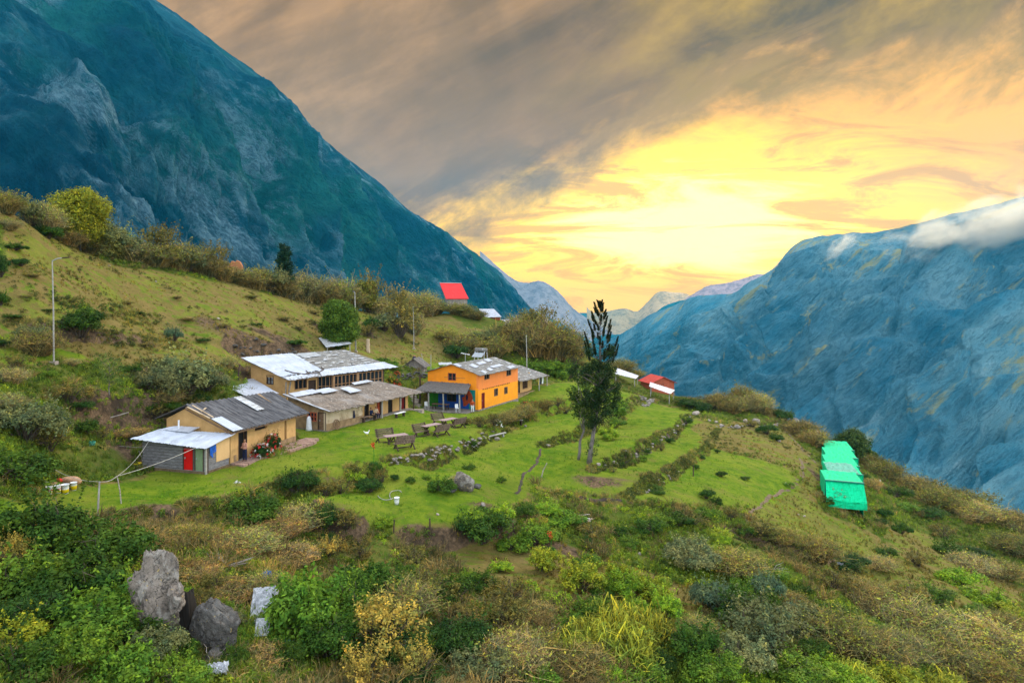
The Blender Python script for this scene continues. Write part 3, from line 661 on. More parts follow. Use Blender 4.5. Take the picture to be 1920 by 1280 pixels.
def door(B, fr, op, mat, dep=-.14, label=None, handle=True, frame='wood_dark'):
    a, b, c, d = min(op[0], op[1]), max(op[0], op[1]), op[2], op[3]
    mb = MB(); w = .06
    wb(mb, fr, a + w, b - w, c, d - w, dep - .05, dep); o = mb.build('door', M[mat], B.e, label=label)
    f = MB(); wb(f, fr, a, a + w, c, d, -.2, .025); wb(f, fr, b - w, b, c, d, -.2, .025); wb(f, fr, a + w, b - w, d - w, d, -.2, .025)
    f.build('frame', M[frame], o)
    if handle:
        h = MB(); wb(h, fr, a + w + .08, a + w + .13, c + (d-c)*.48, c + (d-c)*.56, dep, dep + .06); h.build('handle', M['metal'], o)
    return o
FR = ((0, 0), (1, 0))                                  # front wall frame, facing -y
def floorslab(B, x0, x1, y0, y1, z0=-.6, z1=.06, mat='stone'):
    mb = MB(); mb.box(x0, x1, y0, y1, z0, z1); return mb.build('foundation', M[mat], B.e)
def gable(mb, x, y0, y1, ys, z0, z1, th=.3):           # triangular top of an end wall at local x, thickness towards +x
    mb.prism([(x, y0, z0), (x, y1, z0), (x, ys, z1)], (1, 0, 0), th)

# --- adobe house with the dark fibre roof (nearest) ---
B1 = Bld('adobe_house', 432, 870, 48, 73.5, 'ochre adobe house with dark ribbed roof and a flowering shrub at its wall')
L = 7.8; Wd = 5.5; E = 2.35
floorslab(B1, -.05, L + .05, -.05, Wd)
dop = B1.fopen(447, 463, 800, 868); dop = (dop[0], dop[1], .06, 2.05); vent = B1.fopen(478, 501, 797, 805)
gap = (B1.fx(533.5), B1.fx(537.5), .06, E - .12)
mb = MB(); wall(mb, FR, 0, L, .06, E, [dop, vent, gap])
mb.build('front_wall', M['adobe'], B1.e)
mb = MB(); GW = ((0, Wd), (0, -1)); wall(mb, GW, 0, Wd - .301, .06, E + .02); mb.prism([(0,Wd,E+.02),(0,.301,E+.02),(0,.301,E+.12),(0,3.5,3.9),(0,Wd,2.95)], (1,0,0), .3)
mb.build('gable_wall', M['adobe'], B1.e)
mb = MB(); mb.prism([(L,Wd,.06),(L,.301,.06),(L,.301,E+.05),(L,3.5,3.8),(L,Wd,2.9)], (-1,0,0), .3); mb.box(.301, L-.301, Wd-.3, Wd, .06, 2.9)
mb.build('rear_wall', M['adobe_dark'], B1.e)
d_ = door(B1, FR, dop, 'dark', -.25, label='dark open doorway')  # near-black panel painted as shade within the open doorway
mb = MB(); mb.box(gap[0], gap[1], .18, .22, .06, E-.12); mb.build('gap_shade', M['dark'], B1.e)  # near-black sheet painted as the shade in the wall gap
mb = MB(); mb.box(vent[0], vent[1], .2, .24, vent[2]-.05, vent[3]+.05); mb.build('vent_shade', M['dark'], B1.e)  # near-black sheet in place of the shade behind the vent
mb = MB(); mb.box(0.35, .6, -.03, .0, .1, .55); mb.box(5.3, 7.8, -.04, -.003, .06, .5); mb.build('wall_base', M['adobe_dark'], B1.e)
mb = MB()
mb.sheet((-.4,-.55,E+.03), (8.9,-.6,E-.12), (9.7,3.5,3.72), (-.35,3.5,4.10), 126, 10, .04, .05, 21, .010, .10, 3, .006)
r1 = mb.build('roof', M['roof_dark'], B1.e)
mb = MB(); mb.sheet((-.35,3.52,4.08), (9.7,3.52,3.70), (9.5,6.1,2.75), (-.5,6.1,3.0), 60, 5, .04, .03, 30, .01, .05, 4)
mb.build('rear_roof_slope', M['roof_dark'], r1)
mb = MB(); mb.sheet((-.48,-.62,E+.10), (.62,-.62,E+.07), (.62,1.25,E+.85), (-.45,1.25,E+.88), 12, 4, .012, .018, 8); mb.build('roof_sheet', M['tin'], r1, label='pale tin sheet at the roof corner')
mb = MB(); mb.sheet((4.55,1.2,3.02), (5.45,1.2,3.0), (5.45,3.4,3.92), (4.55,3.4,3.95), 10, 4, .012, .02, 7); mb.build('roof_sheet', M['tin_rust'], r1, label='light grey sheet in the middle of the roof')
mb = MB(); mb.bar((-.3,-.45,E-.06), (8.8,-.48,E-.2), .12, .14); mb.bar((-.3,3.5,3.86),(9.5,3.5,3.46),.12)
for i in range(9): mb.bar((-.38+i*1.13,-.5,E-.16), (-.36+i*1.16,3.5,3.76-i*.045), .07)
mb.build('rafters', M['wood'], r1)
mb = MB(); mb.bar((-.45,1.35,E+.9), (-.42,3.3,3.95), .14, .03); mb.bar((-.30,1.2,E+.95), (-.05,3.2,4.02), .10, .03); mb.bar((-.46,2.3,3.5),(.6,2.6,3.75),.12,.04)
mb.build('broken_board', M['plaster_old'], r1)

# --- plank shed with white tin roof ---
B2 = Bld('plank_shed', 385, 885, 45.5, 73.5, 'low grey plank shed with bright tin roof, red door and green door', 'shed')
yl = 5.2
floorslab(B2, -.03, 2.5, -.03, yl, -.9, .02, 'earth')
GF = ((0, yl), (0, -1))       # front (facing the lawn's low side), s = yl - y
rd = (yl - B2.gy(343), yl - B2.gy(363), .05, 1.58); gd = (yl - B2.gy(364.5), yl - B2.gy(382), .05, 1.58)
mb = MB(); wall(mb, GF, 0, yl, .02, 1.62, [rd, gd], .06); mb.prism([(0,.0,1.62),(0,yl,1.62),(0,yl,1.98),(0,.0,1.68)], (1,0,0), .06)
pn = (B2.fx(405), B2.fx(430), B2.lz(862, 1.6), B2.lz(822, 1.6))
wall(mb, FR, .07, 2.3, .02, 1.68, [], .06); mb.prism([(.07,0,1.68),(2.3,0,1.68),(2.3,0,2.08)], (0,1,0), .06)
mb.build('plank_wall', M['plank'], B2.e)
mb = MB(); wb(mb, FR, pn[0], pn[1], pn[2], min(pn[3], 1.95), .0, .03); mb.build('wall_board', M['board'], B2.e)
for i in range(7):
    pass
mb = MB()
for k in range(8): wb(mb, GF, .0, rd[0]-.02, .12 + k*.2, .135 + k*.2, 0, .02)
mb.build('batten', M['wood_dark'], B2.e)
door(B2, GF, rd, 'red_door', -.03, label='bright red door'); door(B2, GF, gd, 'green_door', -.03, label='pale green door')
mb = MB(); mb.box(-.07,.06,-.10,-.005,-.3,1.66); mb.build('corner_post', M['post'], B2.e)
mb = MB(); mb.box(.07,.22,-.07,-.003,-.3,1.7); mb.build('corner_post', M['wood_dark'], B2.e)
mb = MB(); mb.sheet((-.45,-.42,1.68), (-.5,5.75,2.0), (1.4,5.2,2.32), (2.45,-.45,2.16), 60, 8, .015, .018, 24, .012, 0, 5, .01)
mb.sheet((1.36,5.2,2.33),(1.36,2.6,2.26),(2.5,2.6,2.42),(2.0,4.4,2.5), 20, 4, .015, .018, 10, .01, 0, 6)
rf = mb.build('roof', M['tin'], B2.e)
mb = MB(); mb.tube([(1.9,3.9,2.3),(1.9,3.9,2.95)], .06, 8); mb.build('stovepipe', M['white'], rf)
o = MB(); 
for i, (a, z0, z1) in enumerate([(.36,1.02,1.62),(.5,.85,1.66),(.66,1.15,1.6),(.8,1.2,1.64)]):
    o.sheet((a,-.12,z0), (a+.13,-.10,z0), (a+.14,-.05,z1), (a,-.06,z1), 3, 6, .02, 0, 0, .012, 0, i)
tag(o.build('hanging_cloth', M['bluecloth'], None), 'blue cloth hanging on the plank shed wall beside the plywood board', 'cloth')
oo_ = bpy.data.objects['hanging_cloth']; oo_.location = B2.o; oo_.rotation_euler = (0, 0, B2.yaw)

# --- long low brown house ---
B3 = Bld('adobe_house', 612, 808, 60, 65, 'long low adobe house with patched brown roof, red doors and a porch bench')
L3, W3, E3, K3 = 13.6, 4.4, 1.78, 2.95
floorslab(B3, -.03, L3, -.03, W3, -.7, .04)
xs1 = B3.fx(680)
drs = [B3.fopen(715, 723, 757, 795), B3.fopen(757, 768, 750, 784)]; dk = [B3.fopen(692, 700, 760, 790), B3.fopen(736, 744, 753, 790)]
mb = MB(); wall(mb, FR, 0, xs1, .04, E3, [], .3); mb.build('plaster_wall', M['plaster_old'], B3.e)
PW = ((0, .55), (1, 0)); ops = [(a, b, .05, 1.62) for a, b, _, _ in drs + dk]
mb = MB(); wall(mb, PW, xs1, L3, .04, 1.72, ops, .3); mb.box(xs1-.3, xs1-.001, .301, .85, .04, 1.72); mb.build('porch_wall', M['adobe'], B3.e)
mb = MB(); mb.box(0, xs1, -.06, -.002, .0, .62); mb.build('wall_base', M['adobe_dark'], B3.e)
G3 = ((0, W3), (0, -1)); go = [(W3 - B3.gy(a), W3 - B3.gy(b), z0, z1) for a, b, z0, z1 in [(596, 611, .05, 1.62)]]
wo_ = (W3 - B3.gy(576), W3 - B3.gy(594), .75, 1.55)
mb = MB(); wall(mb, G3, 0, W3 - .301, .04, 1.72, go + [wo_], .3); mb.prism([(0,W3,1.72),(0,.301,1.72),(0,.301,1.86),(0,W3,K3-.08)], (1,0,0), .3); mb.build('gable_wall', M['adobe_dark'], B3.e)
mb = MB(); mb.box(.301, L3, W3-.3, W3, .04, K3-.4); mb.prism([(L3,W3,.04),(L3,.86,.04),(L3,.86,1.6),(L3,W3,K3-.45)], (-1,0,0), .3); mb.build('rear_wall', M['adobe_dark'], B3.e)
door(B3, G3, go[0], 'wood', -.1); window(B3, G3, wo_, 3, 2, 'brick_red')
for k, q in enumerate(ops): door(B3, PW, q, 'rust_paint' if k < 1 else ('maroon' if k == 1 else 'dark'), -.12, label=['rust red porch door', 'dark red end door', 'dark open doorway', 'dark open doorway'][k])  # open doorways get near-black panels painted as inside shade
for x_, mt in ((B3.fx(712), 'post'), (B3.fx(747,0), 'post'), (L3-.1, 'wood_dark')):
    mb = MB(); mb.bar((x_, -.25, -.1), (x_, -.28, 1.72), .12); mb.build('porch_post', M[mt], B3.e)
mb = MB(); mb.sheet((-.3,-.55,E3-.02), (L3+1.2,-.75,E3-.12), (L3+.2,W3+.1,K3-.25), (-.4,W3+.25,K3+.02), 110, 12, .06, .02, 40, .025, .12, 7, .02)
r3 = mb.build('roof', M['roof_brown'], B3.e)
mb = MB(); mb.sheet((-.42,-.62,E3+.05), (-.22,-.62,E3+.05), (-.22,W3+.2,K3+.10), (-.45,W3+.2,K3+.10), 2, 12, .02, 0, 0, .015); mb.build('roof_edge_sheet', M['tin'], r3)
for a, b, c, d in [(0,3.6,3.55,4.6), (3.3,5.6,3.2,4.3), (6.1,7.9,2.2,3.7), (8.9,12.0,3.9,4.5)]:
    q = lambda x, y: (x, y, E3 + (y+.55) / (W3+.7) * (K3-E3) + .075)
    mb = MB(); mb.sheet(q(a,c), q(b,c), q(b-.2,d), q(a+.3,d), 16, 3, .015, .015, 8, .012, 0, 3); mb.build('roof_sheet', M['tin'], r3)
mb = MB(); rg = random.Random(4)
for i in range(26):
    x, y = rg.uniform(0, 12.5), rg.uniform(-.3, 3.2); z = E3 + (y+.55)/(W3+.7)*(K3-E3) + .03; s = rg.uniform(.05,.14)
    if i % 2: continue
    mb = MB(); mb.hexa([(x-s*1.5,y-s*.6,z),(x+s*1.3,y-s*.7,z),(x+s*1.5,y+s*.5,z),(x-s*1.2,y+s*.6,z),(x-s,y-s*.4,z+.07),(x+s*.9,y-s*.5,z+.06),(x+s,y+s*.3,z+.08),(x-s*.9,y+s*.4,z+.05)]); mb.build('roof_stone', M['stone_w'], r3)

# --- upper lodge with the glazed gallery ---
B4 = Bld('lodge_house', 539, 711, 66, 58, 'upper ochre lodge with broad tin and grey roof over a long glazed timber gallery', 'house', oz=-10.45)
zE = -7.8 + 10.45
xg0, xg1 = B4.fx(626), B4.fx(718)
floorslab(B4, .1, xg1 + .05, .05, 6.4, -1.6, .02, 'adobe_dark')
XD = B4.fx(592, .9)
RW = ((0, .9), (1, 0)); wo4 = B4.fopen(552, 576, 711, 729, .9); do4 = (B4.fx(578, .9), XD, .05, 2.15)
mb = MB(); wall(mb, RW, .7, XD + .2, .02, 2.62, [wo4, do4]); mb.build('front_wall', M['adobe'], B4.e)
G4 = ((.7, 6.4), (0, -1)); yw = (6.4 - B4.gy(500, .7), 6.4 - B4.gy(513, .7), B4.lz(722, .7, 2), B4.lz(705, .7, 2))
mb = MB(); wall(mb, G4, 0, 5.5 - .301, -.9, 2.6, [yw]); mb.prism([(.7,6.4,2.6),(.7,1.201,2.6),(.7,1.201,2.75),(.7,6.4,4.15)], (1,0,0), .3); mb.build('gable_wall', M['adobe'], B4.e)
mb = MB(); mb.box(1.0, xg1, 6.1, 6.4, .02, 4.1); mb.box(xg1-.2, xg1, .301, 6.099, .02, 1.0); mb.box(xg1-.25, xg1-.01, 2.6, 6.05, 1.0, 3.2); mb.build('rear_wall', M['adobe_dark'], B4.e)
window(B4, RW, wo4, 3, 1); door(B4, RW, do4, 'wood_dark', -.1); window(B4, G4, yw, 2, 2, 'wood_dark', 'metal')
# recessed angled bay between the door and the gallery
pA, pB = (XD + .25, .9), (xg0, .02); dl = math.dist(pA, pB); FB = (pA, ((pB[0]-pA[0])/dl, (pB[1]-pA[1])/dl))
mb = MB(); wb(mb, FB, 0, dl, .02, .35, -.2, 0); mb.build('bay_sill', M['adobe'], B4.e)
window(B4, FB, (.02, dl - .02, .36, 2.45), 4, 2, name='bay_window')
def gal(a, b, z0, z1, nx, nz, fr, label):
    window(B4, fr, (a, b, z0, z1), nx, nz, 'wood_frame', 'glass', 'gallery_window', .075, label)
xm = B4.fx(671)
mb = MB(); wall(mb, FR, xg0, xg1, -.35, .55, [], .3); mb.build('gallery_sill_wall', M['adobe'], B4.e)
gal(xg0 + .05, xm - .1, .56, 2.42, 6, 2, FR, 'gallery glazing nearest the bay'); gal(xm + .1, xg1 - .05, .56, 2.42, 6, 2, FR, 'gallery glazing at the far end')
mb = MB(); mb.box(xm-.095, xm+.095, -.03, .18, .56, 2.5); mb.box(xg0-.12, xg0+.04, -.05, .2, -.2, 2.5); mb.build('gallery_post', M['wood_frame'], B4.e)
mb = MB(); mb.box(xg1-.04, xg1+.10, -.06, .12, -.3, 2.55); mb.build('corner_post', M['wood_dark'], B4.e)
GE = ((xg1, 0), (0, 1)); window(B4, GE, (.25, 2.5, 1.01, 2.5), 4, 2, name='end_window')
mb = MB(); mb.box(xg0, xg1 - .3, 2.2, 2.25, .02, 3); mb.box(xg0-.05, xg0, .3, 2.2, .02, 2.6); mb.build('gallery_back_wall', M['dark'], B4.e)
LR = 15.3; q4 = lambda x, y, dz=0: (x, y, zE + (y + 0) / 6.7 * 1.72 + dz)
mb = MB(); mb.sheet(q4(-.05,-.15), q4(LR,-.25), q4(LR-1.2,6.8), q4(-.1,6.8), 100, 14, .05, .018, 46, .014, .06, 11, .01)
r4 = mb.build('roof', M['roof_grey'], B4.e)
mb = MB(); mb.sheet(q4(-.2,.7,.07), q4(5.5,1.3,.07), q4(6.4,6.9,.07), q4(-.15,6.9,.07), 50, 8, .02, .016, 22, .02, 0, 12, .02); mb.build('roof_sheet', M['tin'], r4, label='broad white tin sheet over the near end')
mb = MB(); mb.sheet(q4(4.1,-.3,.06), q4(LR+.15,-.4,.04), q4(LR-.1,1.5,.06), q4(5.0,1.3,.07), 70, 4, .02, .016, 30, .02, 0, 13, .03); mb.build('roof_sheet', M['tin'], r4, label='long white tin strip along the eave')
mb = MB(); mb.sheet(q4(-.1,-.25,.03), q4(4.0,-.1,.0), q4(4.2,.9,.04), q4(-.1,.5,.05), 20, 3, .03, .02, 8, .03, 0, 14, .05); mb.build('eave_sheet', M['tin'], r4)
mb = MB(); mb.sheet(q4(6.5,5.4,.05), q4(9.2,5.3,.05), q4(9.4,6.7,.05), q4(6.9,6.7,.05), 16, 3, .015, .012, 8, .01); mb.build('roof_sheet', M['metal'], r4, label='blue grey sheet at the roof ridge')
mb = MB(); 
mb.tube([q4(1.5,2.2,.1), q4(1.7,1.2,.12), q4(2.6,.55,.1), q4(4.2,.5,.12), q4(5.6,1.1,.14), q4(6.0,1.9,.12)], .05, 5); mb.tube([q4(3.2,.6,.12), q4(3.4,1.3,.16)], .05, 5)
mb.build('roof_batten', M['wood_dark'], r4)
mb = MB(); rg = random.Random(5)
for i in range(34):
    x, y = rg.uniform(6.2, 14), rg.uniform(1.8, 6.4); s = rg.uniform(.15,.5); mb.sheet(q4(x-s,y-.12,.05), q4(x+s,y-.12,.05), q4(x+s,y+.14,.05), q4(x-s,y+.14,.05), 4, 1, .01, 0, 0, .01, 0, i)
mb.build('roof_patch', M['tin_rust'], r4)
mb = MB(); mb.bar((.75,1.2,-.4), (1.0,.7,2.35), .1); mb.bar((.72,1.25,-.5), (.5,.8,2.3), .08); mb.build('prop_pole', M['post'], B4.e)
for nm, x, c_ in (('flower_pot', B4.fx(596,.3), 0), ('flower_pot', B4.fx(603,.3), 1)):
    mb = MB(); X_, Y_, Z_ = B4.w(x, .35, .05); mb.tube([(X_, Y_, Z_), (X_, Y_, Z_ + .3)], [.14, .18], 8)
    tag(mb.build(nm, M['white']), 'white pot standing at the lodge entrance, ' + ('nearer the dark door' if not c_ else 'nearer the gallery'), 'pot', 'white pots at the lodge entrance')

# --- tin lean-to beside the lodge ---
def lean(name, pts, mat, label, cat, zb, walls=('plank',), waves=16, posts=True):
    P = [Vector(px(*q)) for q in pts]; c0 = sum(P, Vector()) / 4
    e = empty(name, (c0.x, c0.y, zb), 0, label, cat); P = [p - Vector((c0.x, c0.y, zb)) for p in P]
    mb = MB(); mb.sheet(P[0], P[1], P[2], P[3], 32, 5, .025, .018, waves, .012, 0, 3, .01); mb.build('roof', M[mat], e)
    cc = sum(P, Vector()) / 4; Q = [p.lerp(cc, .12) for p in P]
    for q in Q:
        if posts: mb = MB(); mb.bar((q.x, q.y, -.6), (q.x, q.y, q.z - .05), .1); mb.build('post', M['post'], e)
    if walls:
        mb = MB()
        for i in range(4):
            a, b = Q[i].lerp(cc, .03), Q[(i+1) % 4].lerp(cc, .03)
            n = (b - a).cross(Vector((0,0,1))); mb.prism([(a.x,a.y,-.5),(b.x,b.y,-.5),(b.x,b.y,b.z-.12),(a.x,a.y,a.z-.12)], n, .04)
        mb.build('wall', M[walls[0]], e)
    return e
lean('lean_to_shed', [(465,744,61),(523,737,64),(474,709,70),(416,720,66)], 'tin', 'small open lean-to with white tin roof between the dark roofed house and the lodge', 'shed', -10.6, ('adobe_dark',))
x_, y_, z_ = G(625, 660)
q_ = y_
lean('tin_shelter', [(612,651,q_-1.5),(660,644,q_+.5),(641,630,q_+4),(597,633,q_+2)], 'tin_rust', 'small open shelter with tilted tin roof on posts below the round green tree', 'shelter', z_, ())
for pts, lb in (([(612,656),(598,640)], 0),): pass

# --- orange two-storey house ---
B5 = Bld('orange_house', 897, 770, 85, 63.5, 'two-storey bright orange house with thatched porch, blue painted lower wall and patched grey roof')
L5, W5, E5, K5 = 11.2, 7.5, 4.5, 5.65
floorslab(B5, -.06, L5 + .06, -.06, W5, -.8, .12)
mid = 2.55
dr5 = B5.fopen(904, 909.5, 733, 770); dr5 = (B5.fx(903), B5.fx(908.5), .12, 2.1)
wl = [B5.fopen(926.5, 933.5, 728, 742), B5.fopen(945.5, 951.5, 725, 738)]; wu = [B5.fopen(908, 917.5, 698, 711), B5.fopen(949.5, 958, 689, 704)]
mb = MB(); wall(mb, FR, 0, L5, .12, mid, [dr5] + wl); mb.build('lower_wall', M['yellowo'], B5.e)
mb = MB(); wall(mb, FR, 0, L5, mid, E5, wu); mb.build('upper_wall', M['salmon'], B5.e)
door(B5, FR, dr5, 'maroon', -.06, frame='maroon')
for q in wl: window(B5, FR, q, 2, 1, 'wood', 'glass', w=.07)
for q in wu: window(B5, FR, q, 2, 1, 'wood', 'glass', w=.07)
mb = MB()
for i in range(15):
    x = 1.1 + i * .52; wb(mb, FR, x, x + .26, mid - .06 + .02 * math.sin(i * 2.3), mid + .03, 0, .05)
mb.build('floor_beam', M['wood_dark'], B5.e)
G5 = ((0, W5), (0, -1)); wg = B5.gopen(840, 855, 699, 713); wg = (W5 - wg[0], W5 - wg[1], wg[2], wg[3])
mb = MB(); wall(mb, G5, 0, W5 - .301, mid, E5, [wg]); mb.prism([(0,W5,E5),(0,.0,E5),(0,W5/2,K5)], (1,0,0), .3); mb.build('upper_gable', M['orange'], B5.e)
window(B5, G5, wg, 2, 1, 'brick_red', 'glass')
mb = MB(); wb(mb, G5, 2.5, 5.6, 3.93, 3.97, 0, .04); mb.build('gable_beam', M['wood'], B5.e)
ys = W5 - 1.35
mb = MB(); wall(mb, G5, 0, 1.6, .12, mid, [], .3); mb.build('lower_gable', M['green_paint'], B5.e, label='green painted end of the porch wall')
mb = MB(); wall(mb, G5, 1.6, ys, .12, mid, [(2.9, 4.3, .9, 1.9)], .3); mb.build('lower_gable', M['blue'], B5.e, label='blue painted porch wall')
mb = MB(); wall(mb, G5, ys, W5 - .301, .12, mid, [], .3); mb.build('lower_gable', M['teal'], B5.e, label='teal painted wall by the corner')
window(B5, G5, (2.9, 4.3, .9, 1.9), 2, 1, 'wood_dark', 'glass')
mb = MB(); pts = [(5.35,.45),(5.75,.5),(6.15,.9),(6.5,.7),(6.75,1.35),(6.55,2.0),(6.2,2.45),(5.8,2.3),(5.55,1.7),(5.15,1.5),(5.3,1.0)]
mb.prism([(-.035, W5 - s, z) for s, z in pts], (1, 0, 0), .03); mb.build('mural_bird', M['rust_paint'], B5.e)
mb = MB(); mb.prism([(-.05, W5 - s, z) for s, z in [(5.75,1.25),(5.95,1.2),(6.05,1.6),(5.9,2.0),(5.75,1.8)]], (1, 0, 0), .013); mb.build('mural_wing', M['navy'], B5.e)
mb = MB(); mb.box(-.045,-.003,.005,.42,.12,mid+.2); mb.build('corner_pillar', M['yellowo'], B5.e)
mb = MB(); mb.box(.301, L5-.301, W5-.3, W5, .12, E5); mb.box(L5-.3, L5, .301, W5, .12, E5); mb.prism([(L5,W5,E5),(L5,.0,E5),(L5,W5/2,K5)], (-1,0,0), .3); mb.build('rear_wall', M['orange'], B5.e)
mb = MB(); mb.sheet((-.35,-.55,E5-.05), (L5+.4,-.5,E5-.05), (L5+.2,W5/2,K5+.06), (-.35,W5/2,K5+.06), 80, 10, .05, .02, 36, .02, .04, 21, .01)
r5 = mb.build('roof', M['roof_grey'], B5.e)
mb = MB(); mb.sheet((-.35,W5/2+.01,K5+.05), (L5+.2,W5/2+.01,K5+.05), (L5+.2,W5+.9,E5-.08), (-.4,W5+.9,E5-.12), 60, 6, .05, .02, 30, .02, .03, 22, .01); mb.build('rear_roof_slope', M['roof_grey'], r5)
q5 = lambda x, y, dz=.05: (x, y, E5 - .05 + (y+.5) / (W5/2+.5) * (K5+.1-E5) + dz)
rg = random.Random(8)
for i, (a, b, c, d) in enumerate([(2.,3.4,1.6,2.6),(4.3,6.6,2.2,2.9),(5.2,8.4,.7,1.3),(1.3,2.2,-.2,.5),(8.2,10.4,-.3,.3),(3.4,4.6,.1,.8),(7.4,9.0,2.6,3.4),(-.3,.7,2.6,3.5)]):
    mb = MB(); mb.sheet(q5(a,c), q5(b,c+.15), q5(b,d+.15), q5(a+.1,d), 10, 2, .015, .012, 5, .01, 0, i); mb.build('roof_sheet', M['tin'], r5)
# porch
mb = MB(); mb.sheet((-2.5,.35,2.45), (-2.5,7.9,2.35), (.0,7.4,3.32), (.0,1.1,3.30), 70, 8, .14, .02, 26, .03, .12, 31, .04)
pr = mb.build('porch_roof', M['thatch'], B5.e)
for y in (B5.gy(862,-2.3), B5.gy(831.5,-2.3), B5.gy(804,-2.3)):
    mb = MB(); mb.bar((-2.3, y, -.2), (-2.28, y+.05, 2.32), .13); mb.build('porch_post', M['post'], B5.e)
mb = MB(); mb.bar((-2.3,.6,2.3),(-2.3,7.7,2.24),.12); mb.build('porch_beam', M['wood'], pr)
mb = MB(); mb.box(-2.5, -.07, .3, 7.6, -.5, .03); mb.build('porch_floor', M['stone'], B5.e)
mb = MB(); mb.bar((-.6,8.3,-.3),(-.6,8.3,4.2),.16); mb.build('side_post', M['wood_dark'], B5.e)
# solar heater and antenna standing on the roof
X_, Y_, Z_ = B5.w(4.2, W5/2+.6, K5-.05)
e = empty('antenna', (X_, Y_, Z_), B5.yaw, 'thin television antenna on the ridge of the orange house', 'antenna')
mb = MB(); mb.bar((0,0,-.1),(0,0,1.05),.05); mb.build('mast', M['metal'], e)
mb = MB(); mb.bar((-.1,-.7,.95),(.1,.7,1.12),.10,.05); [mb.bar((-.3,y,1.03+y*.1),(.3,y,1.03+y*.1),.03) for y in (-.55,-.2,.2,.55)]; mb.build('boom', M['white'], e)
X_, Y_, Z_ = B5.w(9.4, W5/2+1.1, K5-.2)
e = empty('solar_heater', (X_, Y_, Z_), B5.yaw, 'solar water heater with round grey tank behind the orange house roof', 'water heater')
mb = MB(); mb.tube([(0,-.9,1.35),(0,.9,1.35)], .28, 12); mb.build('tank', M['roof_grey'], e, True)
mb = MB(); mb.sheet((-1.3,-.8,.45),(-1.3,.8,.45),(-.35,.8,1.0),(-.35,-.8,1.0),8,2,.05,.02,6); mb.build('collector', M['metal'], e)
mb = MB(); [mb.bar((x,y,-.2),(x*.6,y,1.15),.05) for x in (-.6,.5) for y in (-.75,.75)]; mb.build('stand', M['white'], e)

# --- annex right of the orange house ---
B6 = Bld('annex_house', 972, 742, 95.5, 63.5, 'low annex with sloping brown roof and open veranda behind the orange house', 'house')
floorslab(B6, .3, 9.2, .3, 3.6, -.7, .05, 'adobe_dark')
mb = MB(); wall(mb, ((0,.9),(1,0)), .4, 6.4, .05, 2.3, [(1.6,2.3,.1,1.9),(3.2,4.9,.5,1.8)]); mb.box(.4, 6.4, 3.3, 3.6, .05, 3.2); mb.box(6.1,6.4,1.201,3.29,.05,2.6); mb.build('wall', M['adobe'], B6.e)
door(B6, ((0,.9),(1,0)), (1.6,2.3,.1,1.9), 'wood', -.1); window(B6, ((0,.9),(1,0)), (3.2,4.9,.5,1.8), 4, 1, 'wood', 'glass')
mb = MB(); mb.sheet((-.1,-.4,2.05), (9.6,-.6,1.95), (8.2,3.8,3.45), (.1,3.8,3.6), 50, 8, .05, .02, 26, .02, .1, 41, .02); mb.build('roof', M['roof_grey'], B6.e)
for x in (6.3, 9.2): mb = MB(); mb.bar((x,-.35,-.5),(x,-.35,1.95),.12); mb.build('veranda_post', M['post'], B6.e)
for i, (x, mt, lb) in enumerate(((6.9,'yellow','yellow'),(7.6,'navy','dark'),(8.3,'white_cloth','white'))):
    mb = MB(); mb.sheet((x,.1,.75),(x+.45,.1,.75),(x+.45,.08,1.75),(x,.08,1.75),4,4,.02,0,0,.02,0,i); o = mb.build('hanging_laundry', M[mt]); o.location = B6.o; o.rotation_euler = (0,0,B6.yaw)
    tag(o, lb + ' cloth hanging to dry under the annex veranda', 'laundry', 'laundry under the annex veranda')

# --- small gabled thatch hut behind ---
def gab_hut(name, u, v, d, yaw, L, W, E, K, wallm, roofm, label, cat='hut', ov=.35, steep_roof_to=None, door_=None, corr=.018):
    B = Bld(name, u, v, d, yaw, label, cat)
    mb = MB(); mb.box(0, L, 0, .2, -.8, E); mb.box(0, L, W-.2, W, -.8, E); mb.box(0, .2, .2, W-.2, -.8, E-.002); mb.box(L-.2, L, .2, W-.2, -.8, E-.002)
    mb.prism([(0,0,E),(0,W,E),(0,W/2,K)], (1,0,0), .2); mb.prism([(L,0,E),(L,W,E),(L,W/2,K)], (-1,0,0), .2); mb.build('wall', M[wallm], B.e)
    sl = (K-E) / (W/2); eo = ov; 
    mb = MB(); mb.sheet((-eo,-eo,E-sl*eo+.03),(L+eo,-eo,E-sl*eo+.03),(L+eo,W/2,K+.05),(-eo,W/2,K+.05), 30, 6, .05, corr, 14, .01, 0, 1)
    mb.sheet((-eo,W/2+.005,K+.05),(L+eo,W/2+.005,K+.05),(L+eo,W+eo,E-sl*eo+.03),(-eo,W+eo,E-sl*eo+.03), 30, 6, .05, corr, 14, .01, 0, 2); mb.build('roof', M[roofm], B.e)
    return B
# gable facing the camera: front corner at lower right
x_, y_, z_ = G(793, 698)
BH = gab_hut('stone_hut', 793, HV - z_*F/y_, y_, 82, 2.2, 2.5, 1.0, 1.9, 'stone', 'thatch', 'small stone hut with curved thatched gable roof left of the orange house', 'hut', .45)
x_, y_, z_ = G(846, 570)
BA = Bld('frame_cabin', 838, 568, 148, 8, 'steep red roofed cabin high on the ridge among bare bushes', 'cabin')
mb = MB(); mb.sheet((-.2,-.3,.9),(4.7,-.3,.95),(3.2,1.7,4.3),(-1.5,1.7,4.4),24,8,.08,.02,12,.01,0,1)
rr_ = mb.build('roof', M['red_roof'], BA.e); mb = MB(); mb.sheet((-1.5,1.72,4.38),(3.2,1.72,4.28),(4.6,3.7,.8),(-.2,3.7,.8),24,8,.08,.02,12,.01,0,2); mb.build('rear_roof_slope', M['red_roof'], rr_)
